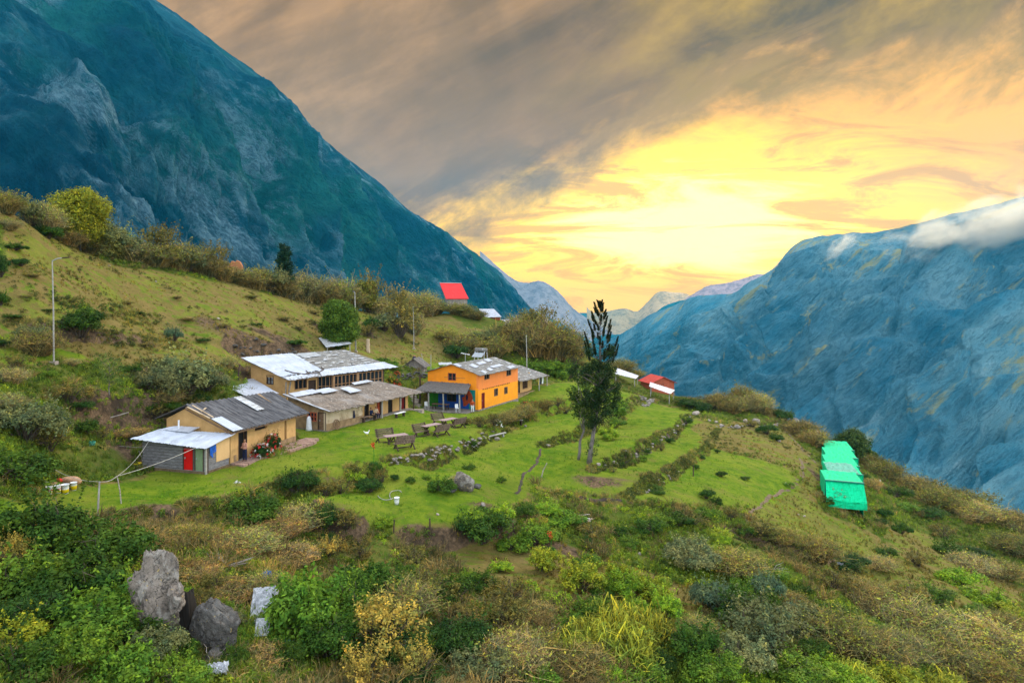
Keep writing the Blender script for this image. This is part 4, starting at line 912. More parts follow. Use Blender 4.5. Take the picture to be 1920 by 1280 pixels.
mb = MB(); mb.prism([(-.0,0,-.8),(.0,3.4,-.8),(-.0,3.4,1.2),(-1.2,1.7,4.1),(0,0,1.2)], (1,0,0), .15); mb.build('gable_wall', M['plank'], BA.e)
mb = MB(); mb.box(.16,4.4,.0,.15,-.8,.95); mb.box(4.25,4.4,.16,3.4,-.8,.9); mb.build('wall', M['stone'], BA.e)
mb = MB(); mb.bar((-1.5,1.71,4.45),(3.25,1.71,4.36),.22,.05); mb.build('ridge_cap', M['white'], rr_)
lean('tin_hut', [(910,595,136),(941,594,134),(926,579,141),(898,579,143)], 'tin', 'small red-brown hut with grey tin roof just below the red roofed cabin', 'hut', px(920,608,137)[2]-.3, ('brick_red',), 12)
lean('tin_awning', [(938,611,132),(968,607,131),(987,597,136),(937,599,138)], 'tin', 'flat white tin roofed shelter on the ridge above the orange house', 'shelter', px(950,622,133)[2], ('plank',), 12)
BD = lean('dark_roof_house', [(1020,618,128),(1052,619,126),(1018,588,140),(1000,590,142)], 'roof_grey', 'dark grey roofed building at the far end of the ridge', 'house', px(1030,640,132)[2], ('adobe_dark',), 12)
# red house and the two white-roofed sheds
B7 = gab_hut('red_house', 1264, 739, 127, 105, 4.6, 4.6, 2.3, 3.3, 'brick_red', 'red_roof2', 'red-brown house with red gabled roof at the edge of the terraces', 'house', .4)
window(B7, ((0,4.6),(0,-1)), (1.6,2.5,1.2,2.0), 2, 1, 'wood_dark', 'glass')
lean('white_roof_shed', [(1217,724,118),(1257,738,115),(1266,731,119),(1219,716,122)], 'tin', 'long white roofed porch shed in front of the red house', 'shed', px(1240,746,118)[2], (), 10)
lean('white_roof_shed', [(1152,700,122),(1192,710,120),(1198,704,124),(1158,690,127)], 'tin', 'long low white roofed shed between the tall pine and the red house', 'shed', px(1175,716,122)[2], (), 10)
lean('white_roof_shed', [(1537,822,108),(1543,826,106),(1544,823,108),(1538,818,110)], 'tin', 'tiny white roofed shed half hidden behind the rocks above the green net house', 'shed', px(1540,830,108)[2], ('stone',), 4)
# ruin on the far hedge
x_, y_, z_ = G(440, 520); mb = MB()
P = px(428, 503, 100); mb.prism([(-1.0,0,-2.5),(.9,.3,-2.5),(.85,.3,.1),(.5,.25,.75),(.1,.2,.95),(-.1,.15,.6),(-.5,.1,.85),(-.95,0,.3)], (0,1,0), .5)
o = mb.build('ruined_wall', surf('red_adobe', (.40,.16,.07), (.30,.12,.055), 2)); o.location = px(441, 500, 98); tag(o, 'crumbling red adobe wall behind the hedge at the top of the pasture', 'ruin')

# --- green net house, five stepped bays ---
BG = Bld('net_greenhouse', 1619, 952, 71, 71, 'stepped green shade-net greenhouse on the right hand slope', 'greenhouse')
zt = 2.55; wide = [3.6, 3.5, 3.5, 3.6, 3.5]; Ls = [5.6, 6.6, 6.8, 7.2, 7.6]; x0 = 0
shift = [0, -.75, -1.3, -2.1, -2.6]; drop = [0, .45, 1.0, 1.5, 1.95]
for k in range(5):
    zz = zt - drop[k]; x1 = x0 + Ls[k] - .12; y0 = shift[k]; y1 = y0 + wide[k]; zb = zz - 3.6
    mb = MB(); mb.sheet((x0, y0, zz), (x0, y1, zz+.02), (x1, y1, zz-.16), (x1, y0, zz-.18), 14, 6, .03, 0, 0, .025, .06, k); rf_ = mb.build('roof_net', M['netgreen'], BG.e)
    if k == 0: mb = MB(); mb.sheet((x0-1.7, y0-.1, zz-1.6), (x0-1.7, y1+.1, zz-1.55), (x0-.04, y1, zz-.0), (x0-.04, y0, zz-.0), 14, 14, .02, 0, 0, .03, .12, k+9, .02); mb.sheet((x0-1.72, y0-.1, zz-2.3), (x0-1.72, y1+.1, zz-2.3), (x0-1.72, y1+.1, zz-1.57), (x0-1.72, y0-.1, zz-1.62), 12, 4, .02, 0, 0, .02, 0, 3)
    else: mb = MB(); mb.sheet((x0-.04, y0, zz-2.45), (x0-.04, y1, zz-2.45), (x0-.04, y1, zz-.03), (x0-.04, y0, zz-.03), 12, 8, .02, 0, 0, .02, 0, k+9, .012)
    mb.build('front_net', M['netgreen'], BG.e)
    for yy3, nm in ((y0, 'side_net'), (y1, 'side_net')):
        mb = MB(); mb.sheet((x0, yy3, zb), (x1, yy3, zb), (x1, yy3, zz-.20), (x0, yy3, zz-.04), 12, 6, .02, 0, 0, .02, 0, k+19); mb.build(nm, M['netgreen'], BG.e)
    mb = MB(); mb.bar((x0-.1,y0-.05,zz+.05),(x0-.1,y1+.05,zz+.07),.22,.12); mb.build('top_rail', M['netdark'], rf_)
    for yy3 in (y0-.03, y1+.03): mb = MB(); mb.bar((x0-.1,yy3,zz-2.7),(x0-.1,yy3,zz-.03),.07); mb.build('corner_post', M['netdark'], BG.e)
    x0 += Ls[k]
mb = MB(); mb.sheet((6.0,-.4,zt-.45+.05),(6.0,2.7,zt-.45+.05),(11.5,2.7,zt-.45-.08),(11.5,-.35,zt-.45-.08),10,6,.02,0,0,.03,0,3); mb.build('mesh_panel', M['netpale'], BG.e, label='pale see-through mesh panel')
# ------------------------------------------------------------------ foliage meshes (unit size: radius about 1 m, base at z=0)
def leaf_quads(P, Nrm, size, rg, asp=.55, droop=.0):
    n = len(P); a = rg.randn(n, 3); a /= np.linalg.norm(a, axis=1)[:, None]
    nn = Nrm + a * .75; nn /= np.linalg.norm(nn, axis=1)[:, None]
    r = rg.randn(n, 3); t = np.cross(nn, r); t /= np.linalg.norm(t, axis=1)[:, None] + 1e-9; b = np.cross(nn, t)
    s = (size * (.6 + .8 * rg.rand(n)))[:, None]
    V = np.stack([P - t * s, P - b * s * asp, P + t * s, P + b * s * asp], 1)
    V[:, 2, 2] -= droop * s[:, 0]
    return V.reshape(-1, 3)
def lobes(rg, k, h, flat=1., spread=.78):
    c = []
    for i in range(k):
        a = rg.rand() * 2 * math.pi; r = spread * math.sqrt(rg.rand()); z = h * (.30 + .45 * rg.rand() * (1 - r * .5))
        c.append((r * math.cos(a), r * math.sin(a), z, .15 + .32 * rg.rand() ** 1.3))
    return c
def bush_mesh(name, seed, n=2600, k=9, h=1.3, size=.075, asp=.55, clump=.5, droop=0., stems=True, spread=.78):
    rg = np.random.RandomState(seed); C_ = np.array(lobes(rg, k, h, spread=spread))
    # leaf sprigs: clusters of leaves on the surface and inside each lobe
    ns = n // 7; li = rg.randint(0, k, ns); d = rg.randn(ns, 3); d /= np.linalg.norm(d, axis=1)[:, None]; d[:, 2] = np.where(d[:, 2] < -.35, -d[:, 2], d[:, 2])
    rad = C_[li, 3] * (.55 + .55 * rg.rand(ns) ** .5)
    sp = C_[li, :3] + d * rad[:, None] * np.array([1, 1, .85]); sp[:, 2] = np.maximum(sp[:, 2], .04)
    tint_s = rg.rand(ns)
    P = np.repeat(sp, 7, 0) + rg.randn(ns * 7, 3) * size * 1.1; N = np.repeat(d, 7, 0)
    N[:, 2] += .35
    tint = np.clip(np.repeat(tint_s, 7) * .6 + rg.rand(ns * 7) * .4, 0, 1)
    sh = 34; a = rg.rand(sh) * 6.28; r0 = .55 * np.sqrt(rg.rand(sh)); b0 = np.stack([r0 * np.cos(a), r0 * np.sin(a), h * (.35 + .3 * rg.rand(sh))], 1)
    dr = np.stack([np.cos(a) * .5 * rg.rand(sh), np.sin(a) * .5 * rg.rand(sh), .45 + .45 * rg.rand(sh)], 1) * (.5 + .5 * rg.rand(sh, 1)); q = 22; tt = np.linspace(.2, 1, q)
    P2 = (b0[:, None] + dr[:, None] * tt[None, :, None]).reshape(-1, 3) + rg.randn(sh * q, 3) * size * .8
    P = np.concatenate([P, P2]); N = np.concatenate([N, np.repeat(dr, q, 0) + rg.randn(sh * q, 3) * .6]); tint = np.concatenate([tint, np.clip(np.repeat(rg.rand(sh), q) * .5 + .5 * rg.rand(sh * q), 0, 1)])
    V = leaf_quads(P, N, size, rg, asp, droop)
    m = len(P); Fq = np.arange(m * 4).reshape(m, 4)
    return V, Fq, tint, C_
def twig_geo(rg, n, h, rad, w=.008, up=.8, seg=3, base=.15, curve=.25):
    """thin crossing ribbons rising and spreading from the base"""
    a = rg.rand(n) * 2 * math.pi; b = np.sqrt(rg.rand(n)) * base
    p = np.stack([b * np.cos(a), b * np.sin(a), np.zeros(n)], 1)
    a2 = a + rg.randn(n) * .7; e = rad * np.sqrt(rg.rand(n)); hh = h * (.45 + .55 * rg.rand(n)) * np.sqrt(np.maximum(1 - (e / rad) ** 2 * .7, .1))
    q = np.stack([e * np.cos(a2), e * np.sin(a2), hh], 1)
    V = []; 
    side = rg.randn(n, 3); dirn = q - p; side = np.cross(dirn, side); side /= np.linalg.norm(side, axis=1)[:, None] + 1e-9
    mid = rg.randn(n, 3) * curve * .35
    pts = []
    for i in range(seg + 1):
        f = i / seg; pts.append(p + (q - p) * f + mid * math.sin(math.pi * f) + np.array([0, 0, .18 * h * math.sin(math.pi * f)]))
    Vs = []; 
    for i in range(seg):
        w0 = w * (1 - i / seg * .7); w1 = w * (1 - (i + 1) / seg * .7)
        Vs.append(np.stack([pts[i] - side * w0, pts[i] + side * w0, pts[i+1] + side * w1, pts[i+1] - side * w1], 1).reshape(-1, 3))
    V = np.concatenate(Vs); m = n * seg
    return V, np.arange(m * 4).reshape(m, 4), np.tile(rg.rand(n), seg), np.stack(pts, 1)
def join(parts):
    V = []; Fq = []; tn = []; mi = []; b = 0
    for v, f, t_, k in parts: V.append(v); Fq.append(f + b); tn.append(t_); mi.append(np.full(len(f), k)); b += len(v)
    return np.concatenate(V), np.concatenate(Fq), np.concatenate(tn), np.concatenate(mi)
def mk_leafy(name, seed, **k):
    V, Fq, tn, C_ = bush_mesh(name, seed, **k); rg = np.random.RandomState(seed + 50)
    v2, f2, t2, _ = twig_geo(rg, 60, k.get('h', 1.3) * .9, .75, .016, base=.12)
    V, Fq, tn, mi = join([(V, Fq, tn, 0), (v2, f2, t2 * .4, 1)])
    return np_mesh(name, V, Fq, [M['leaf'], M['bark_brown']], tn, midx=mi)
def mk_twiggy(name, seed, n=900, h=1.3, w=.010, leaves=350, rad=1., base=.4, size=.035):
    rg = np.random.RandomState(seed); v, f, t_, pts = twig_geo(rg, n, h, rad, w, base=base)
    # side twigs from the upper halves
    k = n * 2; i = rg.randint(0, n, k); s = pts[i, 2] + (pts[i, 3] - pts[i, 2]) * rg.rand(k, 1) if pts.shape[1] > 3 else pts[i, -1]
    d = rg.randn(k, 3) * .16 * h; d[:, 2] = np.abs(d[:, 2]) * .9
    e = s + d; side = np.cross(d, rg.randn(k, 3)); side /= np.linalg.norm(side, axis=1)[:, None] + 1e-9
    v2 = np.stack([s - side * w * .6, s + side * w * .6, e + side * w * .2, e - side * w * .2], 1).reshape(-1, 3); f2 = np.arange(k * 4).reshape(k, 4)
    j = rg.randint(0, k, leaves); P = e[j] + rg.randn(leaves, 3) * .03
    V3 = leaf_quads(P, rg.randn(leaves, 3), size, rg); f3 = np.arange(leaves * 4).reshape(-1, 4)
    V, Fq, tn, mi = join([(v, f, t_, 0), (v2, f2, rg.rand(k), 0), (V3, f3, .5 + .5 * rg.rand(leaves), 1)])
    return np_mesh(name, V, Fq, [M['twig'], M['twigleaf']], tn, midx=mi)
def mk_tuft(seed, n=70, h=1., w=.02, spread=.55):
    rg = np.random.RandomState(seed); v, f, t_, _ = twig_geo(rg, n, h, spread, w, base=.22, seg=2); return v, f, t_
LEAFY = [mk_leafy('leafy_bush', i, n=6500, k=9 + i % 4, h=1.15 + .2 * (i % 3), size=.043 + .008 * (i % 2)) for i in range(5)]
DENSE = [mk_leafy('dense_bush', 20 + i, n=7000, k=14, h=1.25, size=.034) for i in range(3)]
BIGLEAF = [mk_leafy('big_leaf_bush', 30 + i, n=4200, k=13, h=1.3, size=.058, asp=.5) for i in range(3)]
TWIG = [mk_twiggy('twiggy_bush', 40 + i, n=700, h=1.1 + .25 * (i % 2), leaves=(350, 1100, 600, 1700)[i]) for i in range(4)]
BRUSH = [mk_twiggy('dry_brush', 50 + i, n=950, h=.8, rad=1.15, leaves=500, base=.8, w=.012) for i in range(3)]
THIN = [mk_leafy('thin_bush', 60 + i, n=1500, k=9, h=1.5, size=.036) for i in range(3)]
def blade_mesh(seed):
    rg = np.random.RandomState(seed); v, f, t_, _ = twig_geo(rg, 420, 1.15, 1.05, .026, base=.65, seg=3, curve=.5); t_ = np.clip(t_, 0, 1)
    P = rg.randn(900, 3) * np.array([.5, .5, .12]) + np.array([0, 0, .3]); V = leaf_quads(P, np.tile([0, 0, 1.], (900, 1)), .05, rg)
    V, Fq, tn, mi = join([(v, f, t_, 0), (V, np.arange(3600).reshape(-1, 4), rg.rand(900) * .6, 0)])
    return np_mesh('blade_clump', V, Fq, [M['leaf']], tn)
FERN = [blade_mesh(3), blade_mesh(4)]

KIND = {  # mesh list, base colour, name, label kind, category
 'dg': (LEAFY, (.042,.088,.012), 'shrub', 'dark green leafy shrub', 'shrub'),
 'mg': (LEAFY, (.095,.17,.018), 'shrub', 'mid green leafy shrub', 'shrub'),
 'bg': (LEAFY, (.17,.27,.02), 'shrub', 'bright green leafy shrub', 'shrub'),
 'yg': (LEAFY, (.20,.24,.02), 'shrub', 'yellow-green shrub', 'shrub'),
 'gg': (DENSE, (.135,.15,.068), 'shrub', 'grey-green shrub', 'shrub'),
 'bl': (DENSE, (.10,.16,.095), 'shrub', 'blue-green shrub', 'shrub'),
 'dd': (DENSE, (.028,.07,.014), 'shrub', 'dense dark green shrub', 'shrub'),
 'ol': (THIN, (.14,.125,.035), 'shrub', 'thin olive brown shrub', 'shrub'),
 'tw': (TWIG, (.165,.135,.06), 'bare_shrub', 'bare brown twiggy shrub', 'shrub'),
 'tg': (TWIG, (.23,.195,.105), 'bare_shrub', 'pale grey-brown twiggy shrub', 'shrub'),
 'br': (BRUSH, (.25,.175,.085), 'dry_brush', 'mound of dry brown brushwood', 'brush'),
 'fn': (FERN, (.22,.25,.035), 'grass_clump', 'tall yellow-green grass clump', 'grass clump'),
 'bb': (BIGLEAF, (.085,.175,.02), 'shrub', 'broad-leaved green shrub', 'shrub'),
 'oy': (THIN, (.27,.22,.05), 'shrub', 'shrub with yellow and orange leaves', 'shrub'),
}
ZN = {'ridge': 'on the ridge hedge', 'past': 'on the pasture', 'left': 'on the left bank', 'yard': 'along the lawn edge', 'terr': 'among the terraces',
      'crest': 'on the terrace rim', 'mid': 'below the lawn', 'fl': 'in the lower left thicket', 'fm': 'in the foreground centre', 'fr': 'on the lower right slope', 'far': 'behind the orange house', 'rs': 'by the green net house'}
SH = []   # (kind, zone, u, object)
rgv = random.Random(12)
def plant(kind, zone, u, v, w, hr=1., d=None, mesh=None, colr=None, lift=0.):
    ms, c, nm, lb, cat = KIND[kind]
    if d is None: x, y, z = G(u, v)
    else: x, y = (u - HU) * d / F, d; z = hz(x, y)
    r = w * y / F / 2 * 1.12
    me = ms[rgv.randrange(len(ms))]
    o = bpy.data.objects.new(nm, me); col.objects.link(o)
    o.location = (x, y, z - .06 * r + lift); o.scale = (r, r, r * hr); o.rotation_euler = (0, 0, rgv.uniform(0, 6.28))
    f = rgv.uniform(.8, 1.22); g = rgv.uniform(.93, 1.08); c = colr or c; o.color = (c[0] * f * g, c[1] * f, c[2] * f, 1)
    SH.append((kind, zone, u, w, o)); return o
def row(kind, zone, pts, w, hr=1., jit=10):
    for u, v in pts: plant(kind, zone, u + rgv.uniform(-jit, jit) * .5, v + rgv.uniform(-3, 3), w * rgv.uniform(.8, 1.25), hr * rgv.uniform(.85, 1.15))
S_LIST = """
ridge tw 10 400 70 .8|ridge gg 60 412 60 1.3|ridge tg 85 430 70 1.1|ridge dg 90 447 46 .8|ridge gg 215 470 90 1.2|ridge yg 245 468 40 1.6|ridge tg 255 485 90 .9|ridge ol 300 492 100 1.1
ridge tw 335 503 90 .8|ridge gg 350 500 70 1.2|ridge tw 385 510 80 .9|ridge ol 400 508 80 1.1|ridge tw 420 520 70 .8|ridge tg 468 525 60 .9|ridge gg 505 530 70 1.1|ridge tw 480 535 80 .7|ridge tw 520 540 80 .8
ridge tg 572 540 80 1.2|ridge tw 600 550 80 1.0|ridge tg 635 550 80 1.2|ridge bg 647 545 36 1.9|ridge tw 660 560 60 .9|ridge ol 690 552 64 1.6|ridge tg 705 565 60 1.0|ridge ol 735 563 70 1.2|ridge tg 765 565 60 1.2|ridge tw 780 572 60 .9
ridge tg 800 568 50 1.2|ridge tw 815 580 50 .8|ridge dg 795 575 24 1.2|ridge tw 860 590 60 .5|ridge tw 890 598 50 .6|ridge tg 540 545 50 1.0|ridge tw 130 450 60 .9|ridge tw 170 465 70 .8|ridge tw 290 500 80 .7|ridge tw 450 528 60 .7
past dg 30 470 34 .7|past dd 38 498 40 .6|past tg 15 430 50 .7|past dd 2 520 34 2.0|past dg 2 575 26 1.6|past dd 4 650 30 .8|past dg 150 637 90 .8|past mg 160 600 26 1.6|past tw 70 665 90 .9|past gg 60 640 60 .8|past bl 327 640 34 1.3
past gg 720 620 60 .9|past ol 750 632 90 1.0|past tg 775 625 50 1.4|past dg 700 615 40 .8|past ol 690 632 40 .8|past tw 835 640 44 .7|past tw 870 660 80 .8|past dd 855 672 60 .7|past gg 905 655 60 1.0|past gg 920 650 40 1.3
past dg 555 655 40 .4|past mg 700 690 50 .5|past ol 50 560 30 .3|past dg 90 585 24 .3|past tw 235 570 30 .3|past ol 180 600 34 .3|past dg 262 590 20 .4|past tw 350 600 30 .3|past ol 420 615 34 .3|past dg 480 610 22 .4|past tw 530 600 34 .3|past ol 560 620 30 .4|past ol 330 560 26 .3|past tw 60 520 30 .3|past dg 20 600 34 .4|past ol 270 650 40 .3|past dg 380 640 26 .4|past tw 470 560 30 .3|past ol 590 590 30 .4|
past mg 730 690 44 .5|past dd 715 683 30 .6
far tw 960 655 90 1.0|far tw 1000 665 110 1.0|far tw 1040 672 100 1.0|far ol 1010 640 90 1.0|far mg 950 640 50 .9|far tw 1065 655 60 .9|far yg 1018 620 34 .9|far dg 990 612 30 1.3|far tg 975 630 60 1.2|far tw 925 670 70 .8
far mg 995 700 60 .6|far mg 1025 705 60 .7|far mg 1050 705 60 .7|far mg 1065 712 50 .8|far bg 980 692 40 .6|far ol 1075 690 60 1.1|far tw 1165 690 60 .7|far tw 1190 695 40 .6|far ol 1090 668 60 .8
left gg 340 752 150 .95|left gg 300 745 90 1.0|left gg 385 735 90 .9|left dd 365 765 70 .6|left ol 360 775 80 .5|left tg 20 720 60 .9|left gg 50 830 130 .95|left ol 90 845 100 .7|left dg 30 905 120 .7|left tg 10 770 70 .8
left ol 130 760 80 .7|left dd 150 770 50 .6|left dg 160 815 50 .8|left ol 185 825 60 .5|left tg 130 685 40 .5|left mg 90 710 34 .7|left ol 290 790 70 .5|left mg 20 870 50 .6|left tg 315 760 60 .8|left br 240 815 60 .5
left dg 245 700 40 .6|left ol 30 690 60 .7|left mg 55 790 50 .5|left dg 300 770 60 .5|left tg 430 690 30 1.1
yard dg 475 975 110 .7|yard dd 555 930 80 .9|yard dd 690 925 56 .8|yard ol 640 925 60 .7|yard ol 610 930 60 .6|yard dg 707 892 18 2.|yard dg 828 922 50 .8|yard tg 860 905 40 .5|yard mg 940 905 16 1.2|yard bg 665 905 36 .7
yard ol 715 905 36 1.0|yard dg 880 880 26 .6|yard ol 900 800 46 .6|yard ol 925 797 44 .7|yard tw 948 793 46 .8|yard ol 1000 775 36 .9|yard tw 1020 768 34 .8|yard ol 1045 762 30 .8|yard tw 965 788 44 .8|yard ol 875 796 34 .5|yard dg 888 838 18 .8|yard tw 985 782 44 .8|yard dg 770 905 22 .7|yard mg 800 900 16 .8
yard mg 1150 800 44 .7|yard bg 1140 822 40 .8|yard mg 1160 780 60 .8|yard ol 1060 775 40 .5|yard dd 740 900 20 .8
terr dd 1325 935 30 1.0|terr dg 1342 948 24 1.1|terr dd 1315 862 16 1.0|terr dg 1232 922 44 .4|terr dd 1352 893 22 .8|terr dg 1305 880 12 1.2|terr mg 1205 865 22 .8|terr ol 1240 845 22 .8|terr mg 1185 872 20 .7|terr ol 1270 812 24 .8
terr dg 1285 795 26 .8|terr ol 1150 885 22 .6|terr mg 1225 835 18 .8|terr dg 1255 830 20 .7|terr dg 1395 898 22 .4|terr mg 1478 910 20 .5|terr dd 1345 850 12 1.0|terr dg 1165 875 16 1.|terr dg 1213 852 14 1.|terr ol 1196 850 16 .8
crest dd 1293 765 50 .6|crest dd 1318 770 44 .6|crest tw 1345 765 60 .8|crest tw 1375 772 60 .8|crest tg 1400 770 60 .9|crest tg 1425 775 50 1.0|crest dd 1470 783 46 .8|crest tw 1445 780 40 .7|crest dd 1437 815 38 .8|crest dg 1455 825 30 .7
crest tw 1500 815 70 .7|crest tw 1525 835 60 .9|crest dd 1585 842 70 .8|crest dg 1610 860 60 .9|crest tw 1635 880 60 .8|crest tw 1660 900 70 .7|crest dg 1620 900 30 .6|crest tg 1345 740 20 1.6|crest tw 1390 765 50 1.2|crest ol 1410 800 36 .5
crest tw 1700 915 80 .6|crest ol 1740 930 80 .6|crest tw 1790 945 90 .6|crest ol 1840 962 90 .6|crest tw 1890 985 90 .6|crest dg 1680 930 50 .6|crest tw 1760 950 80 .6|crest tg 1830 975 80 .6|crest tw 1920 1000 90 .6
mid dg 905 1020 110 .8|mid dd 880 1010 70 .9|mid bg 940 985 50 .8|mid dg 985 970 44 .8|mid bg 1030 965 60 .5|mid mg 1060 985 70 .6|mid mg 1005 1020 70 .8|mid bg 890 975 40 .6|mid mg 960 1030 60 .6|mid ol 1110 1010 60 .7|mid dd 1100 1020 24 1.0
mid dg 1265 985 60 .7|mid mg 1240 990 50 .7|mid dg 1210 1000 60 .7|mid ol 1300 985 60 .6|mid mg 1320 975 50 .7|mid dg 1400 1005 34 .8|mid ol 1370 975 40 .8|mid ol 1430 1000 60 .6|mid tw 1470 1020 60 .6|mid mg 1180 1030 50 .6|mid yg 1350 1010 50 .5
mid dd 600 995 70 .9|mid tg 560 1000 90 .8|mid br 520 1000 90 .7|mid ol 650 1000 60 .8|mid ol 775 1060 70 .7|mid dg 760 1075 40 .6|mid bg 720 990 50 .5|mid br 330 1010 90 .5|mid tw 360 1020 80 .6|mid br 430 1035 120 .6
mid tg 470 1040 100 .6|mid dd 615 1020 34 1.0|mid oy 620 1045 60 .9|mid br 540 1050 100 .6|mid ol 680 1050 70 .8|mid dd 1450 1010 30 .8|mid bg 1360 1020 26 .9|mid dg 1160 1010 40 .8
rs dg 1550 945 30 .8|rs dd 1658 970 30 1.0|rs dg 1690 1000 34 1.0|rs dd 1745 972 50 .7|rs dd 1650 985 26 .9|rs br 1632 915 36 1.1|rs dg 1780 1040 60 .7|rs dd 1835 1045 50 .6|rs dd 1590 1065 80 .5|rs mg 1700 960 40 .6|rs ol 1770 1010 60 .6
rs bg 1800 1100 70 .7|rs bg 1850 1130 70 .6|rs dg 1760 1130 60 .6|rs mg 1740 1120 60 .6|rs ol 1720 1060 60 .7|rs tg 1820 1070 90 .6|rs tw 1870 1080 90 .6|rs tw 1900 1040 80 .7|rs tg 1650 1065 60 .5|rs tw 1530 1050 90 .7|rs dg 1660 1040 40 .6
fl dg 80 1030 170 .8|fl dg 190 1060 160 .85|fl mg 20 1120 140 .9|fl dg 120 1130 170 .9|fl mg 215 1140 130 .9|fl dd 60 1200 150 .9|fl bb 160 1210 170 .8|fl oy 10 1075 80 1.2|fl yg 20 1215 110 .9|fl dg 250 1220 110 .8|fl mg 120 1280 150 .9|fl yg 130 1275 60 .9
fl gg 290 1250 120 .9|fl dg 30 1290 150 .8|fl bb 220 1290 130 .9|fl mg 330 1290 110 .8|fl dg 0 1020 110 .6|fl dg 160 1010 110 .45|fl yg 250 1110 60 1.|fl gg 200 1190 90 .9|fl mg 235 1200 70 1.|fl dg 345 1240 60 .9|fl ol 380 1140 60 .7|fl gg 430 1180 60 .8|fl bg 300 1250 60 .8|fl dg 240 1080 70 .9|fl br 360 1080 90 .6|fl ol 400 1110 70 .7|fl mg 440 1210 50 .8|fl bg 345 1130 36 .9|fl dg 240 1185 60 1.|fl mg 285 1240 60 .9|fl dd 380 1215 36 .8|fl ol 320 1090 60 .6|fl mg 420 1150 44 .8|fl dg 440 1250 60 .8|fl bg 262 1130 34 .9|fm bb 520 1215 50 .8|fm dg 540 1250 70 .8
fm bb 575 1200 150 1.1|fm bb 545 1150 90 1.0|fm mg 650 1180 120 1.0|fm dg 690 1130 130 .8|fm dg 620 1240 130 .9|fm tg 760 1160 120 .8|fm ol 800 1130 120 .7|fm dd 720 1235 160 .6|fm oy 720 1230 170 .9|fm oy 680 1290 120 1.0|fm dd 770 1290 110 .6|fm oy 780 1285 110 1.|fm dd 850 1230 130 .9|fm dg 850 1130 90 .8
fm dg 905 1110 60 1.0|fm bg 880 1100 40 .9|fm ol 950 1180 110 .7|fm ol 960 1140 110 .7|fm tw 1000 1160 90 .6|fm yg 1020 1070 70 .9|fm yg 1090 1110 90 .9|fm bg 1045 1140 60 .7|fm yg 1160 1090 60 .9|fm bg 1170 1120 80 .8|fm yg 1215 1125 80 .9
fm mg 1110 1160 80 .7|fm fn 1150 1190 110 1.|fm fn 1210 1200 100 1.|fm fn 1170 1240 120 1.|fm fn 1100 1215 100 .9|fm bg 1250 1160 70 .9|fm dd 1240 1210 40 1.5|fm ol 1020 1240 110 .7|fm tw 1080 1270 140 .7|fm tg 960 1270 140 .8|fm gg 900 1280 140 .7|fm dd 1240 1265 60 1.2
fm mg 1200 1290 100 .7|fm tg 1310 1200 70 .8|fm gg 1250 1140 34 1.0|fm ol 880 1190 100 .7|fm mg 800 1230 70 .8|fm tg 500 1120 80 .8|fm br 470 1250 120 .6|fm br 430 1120 110 .6
fr gg 1300 1070 100 .8|fr gg 1290 1050 80 .9|fr tw 1380 1075 110 .5|fr bl 1335 1150 80 1.2|fr dg 1360 1160 90 1.0|fr mg 1390 1130 60 1.0|fr bl 1435 1130 70 1.3|fr dg 1420 1170 90 1.0|fr gg 1420 1230 160 1.0|fr gg 1380 1270 130 .9|fr dg 1300 1240 110 .9
fr tw 1480 1140 80 .6|fr ol 1560 1110 90 .7|fr tw 1610 1130 110 .7|fr tg 1650 1160 120 .6|fr gg 1500 1190 110 .8|fr dg 1530 1180 90 .6|fr bg 1410 1285 60 .8|fr mg 1340 1290 110 .8|fr bg 1380 1290 60 .9|fr tw 1570 1220 140 .7|fr tw 1640 1240 140 .7
fr tg 1720 1200 140 .7|fr tw 1760 1250 140 .7|fr yg 1680 1290 90 .7|fr tg 1830 1220 140 .6|fr tw 1880 1190 110 .6|fr yg 1900 1160 60 .6|fr tw 1850 1290 140 .6|fr mg 1500 1290 120 .6|fr bg 1580 1290 90 .6|fr tg 1920 1260 130 .7|fr ol 1460 1200 80 .9
fr ol 1700 1130 90 .6|fm mg 905 1160 60 .8|fm bg 985 1110 50 .7|fm mg 1060 1180 70 .7|fm dg 1130 1120 40 .7|fm mg 1000 1290 90 .7|fm bg 1140 1290 70 .7|fm mg 760 1110 60 .7|fm bg 940 1070 50 .5|fm mg 1100 1060 50 .6|fm bg 1190 1150 60 .7
fm fn 1060 1235 90 .9|fm fn 1190 1265 90 .9|fm fn 930 1130 60 .7|fm fn 850 1100 50 .7|fr mg 1480 1260 90 .7|fr bg 1540 1250 60 .6|fr mg 1640 1190 60 .6|fr dg 1720 1160 50 .6|fr mg 1790 1160 50 .6|fr mg 1450 1090 50 .7|fr dg 1500 1110 40 .7
fr fn 1600 1280 90 .7|fr fn 1760 1290 90 .7|fr dg 1820 1180 50 .6|fr mg 1860 1250 70 .6|fr gg 1590 1190 70 .7|fr ol 1680 1210 70 .7|fr dg 1740 1230 50 .7|fr yg 1430 1170 40 .9|fr dg 1580 1170 60 .8|fr gg 1760 1180 110 .5|fr tg 1690 1240 110 .7|fr yg 1620 1290 60 .7|fr dg 1560 1150 46 .6|fr mg 1610 1210 50 .6|fr dg 1660 1275 60 .6|fr mg 1720 1265 60 .6|fr dg 1790 1210 50 .5|fr mg 1830 1150 46 .5|fr dg 1900 1230 60 .6|fr bl 1480 1160 50 .9|fr dg 1525 1230 60 .7|fr mg 1440 1060 40 .6|fr dg 1880 1140 40 .6|fr gg 1810 1270 80 .7|fr dg 1420 1110 50 .8
"""
for it in S_LIST.replace('\n', '|').split('|'):
    if not it.strip(): continue
    zn, kd, u, v, w_, hr = it.split(); plant(kd, zn, float(u), float(v), float(w_), float(hr))
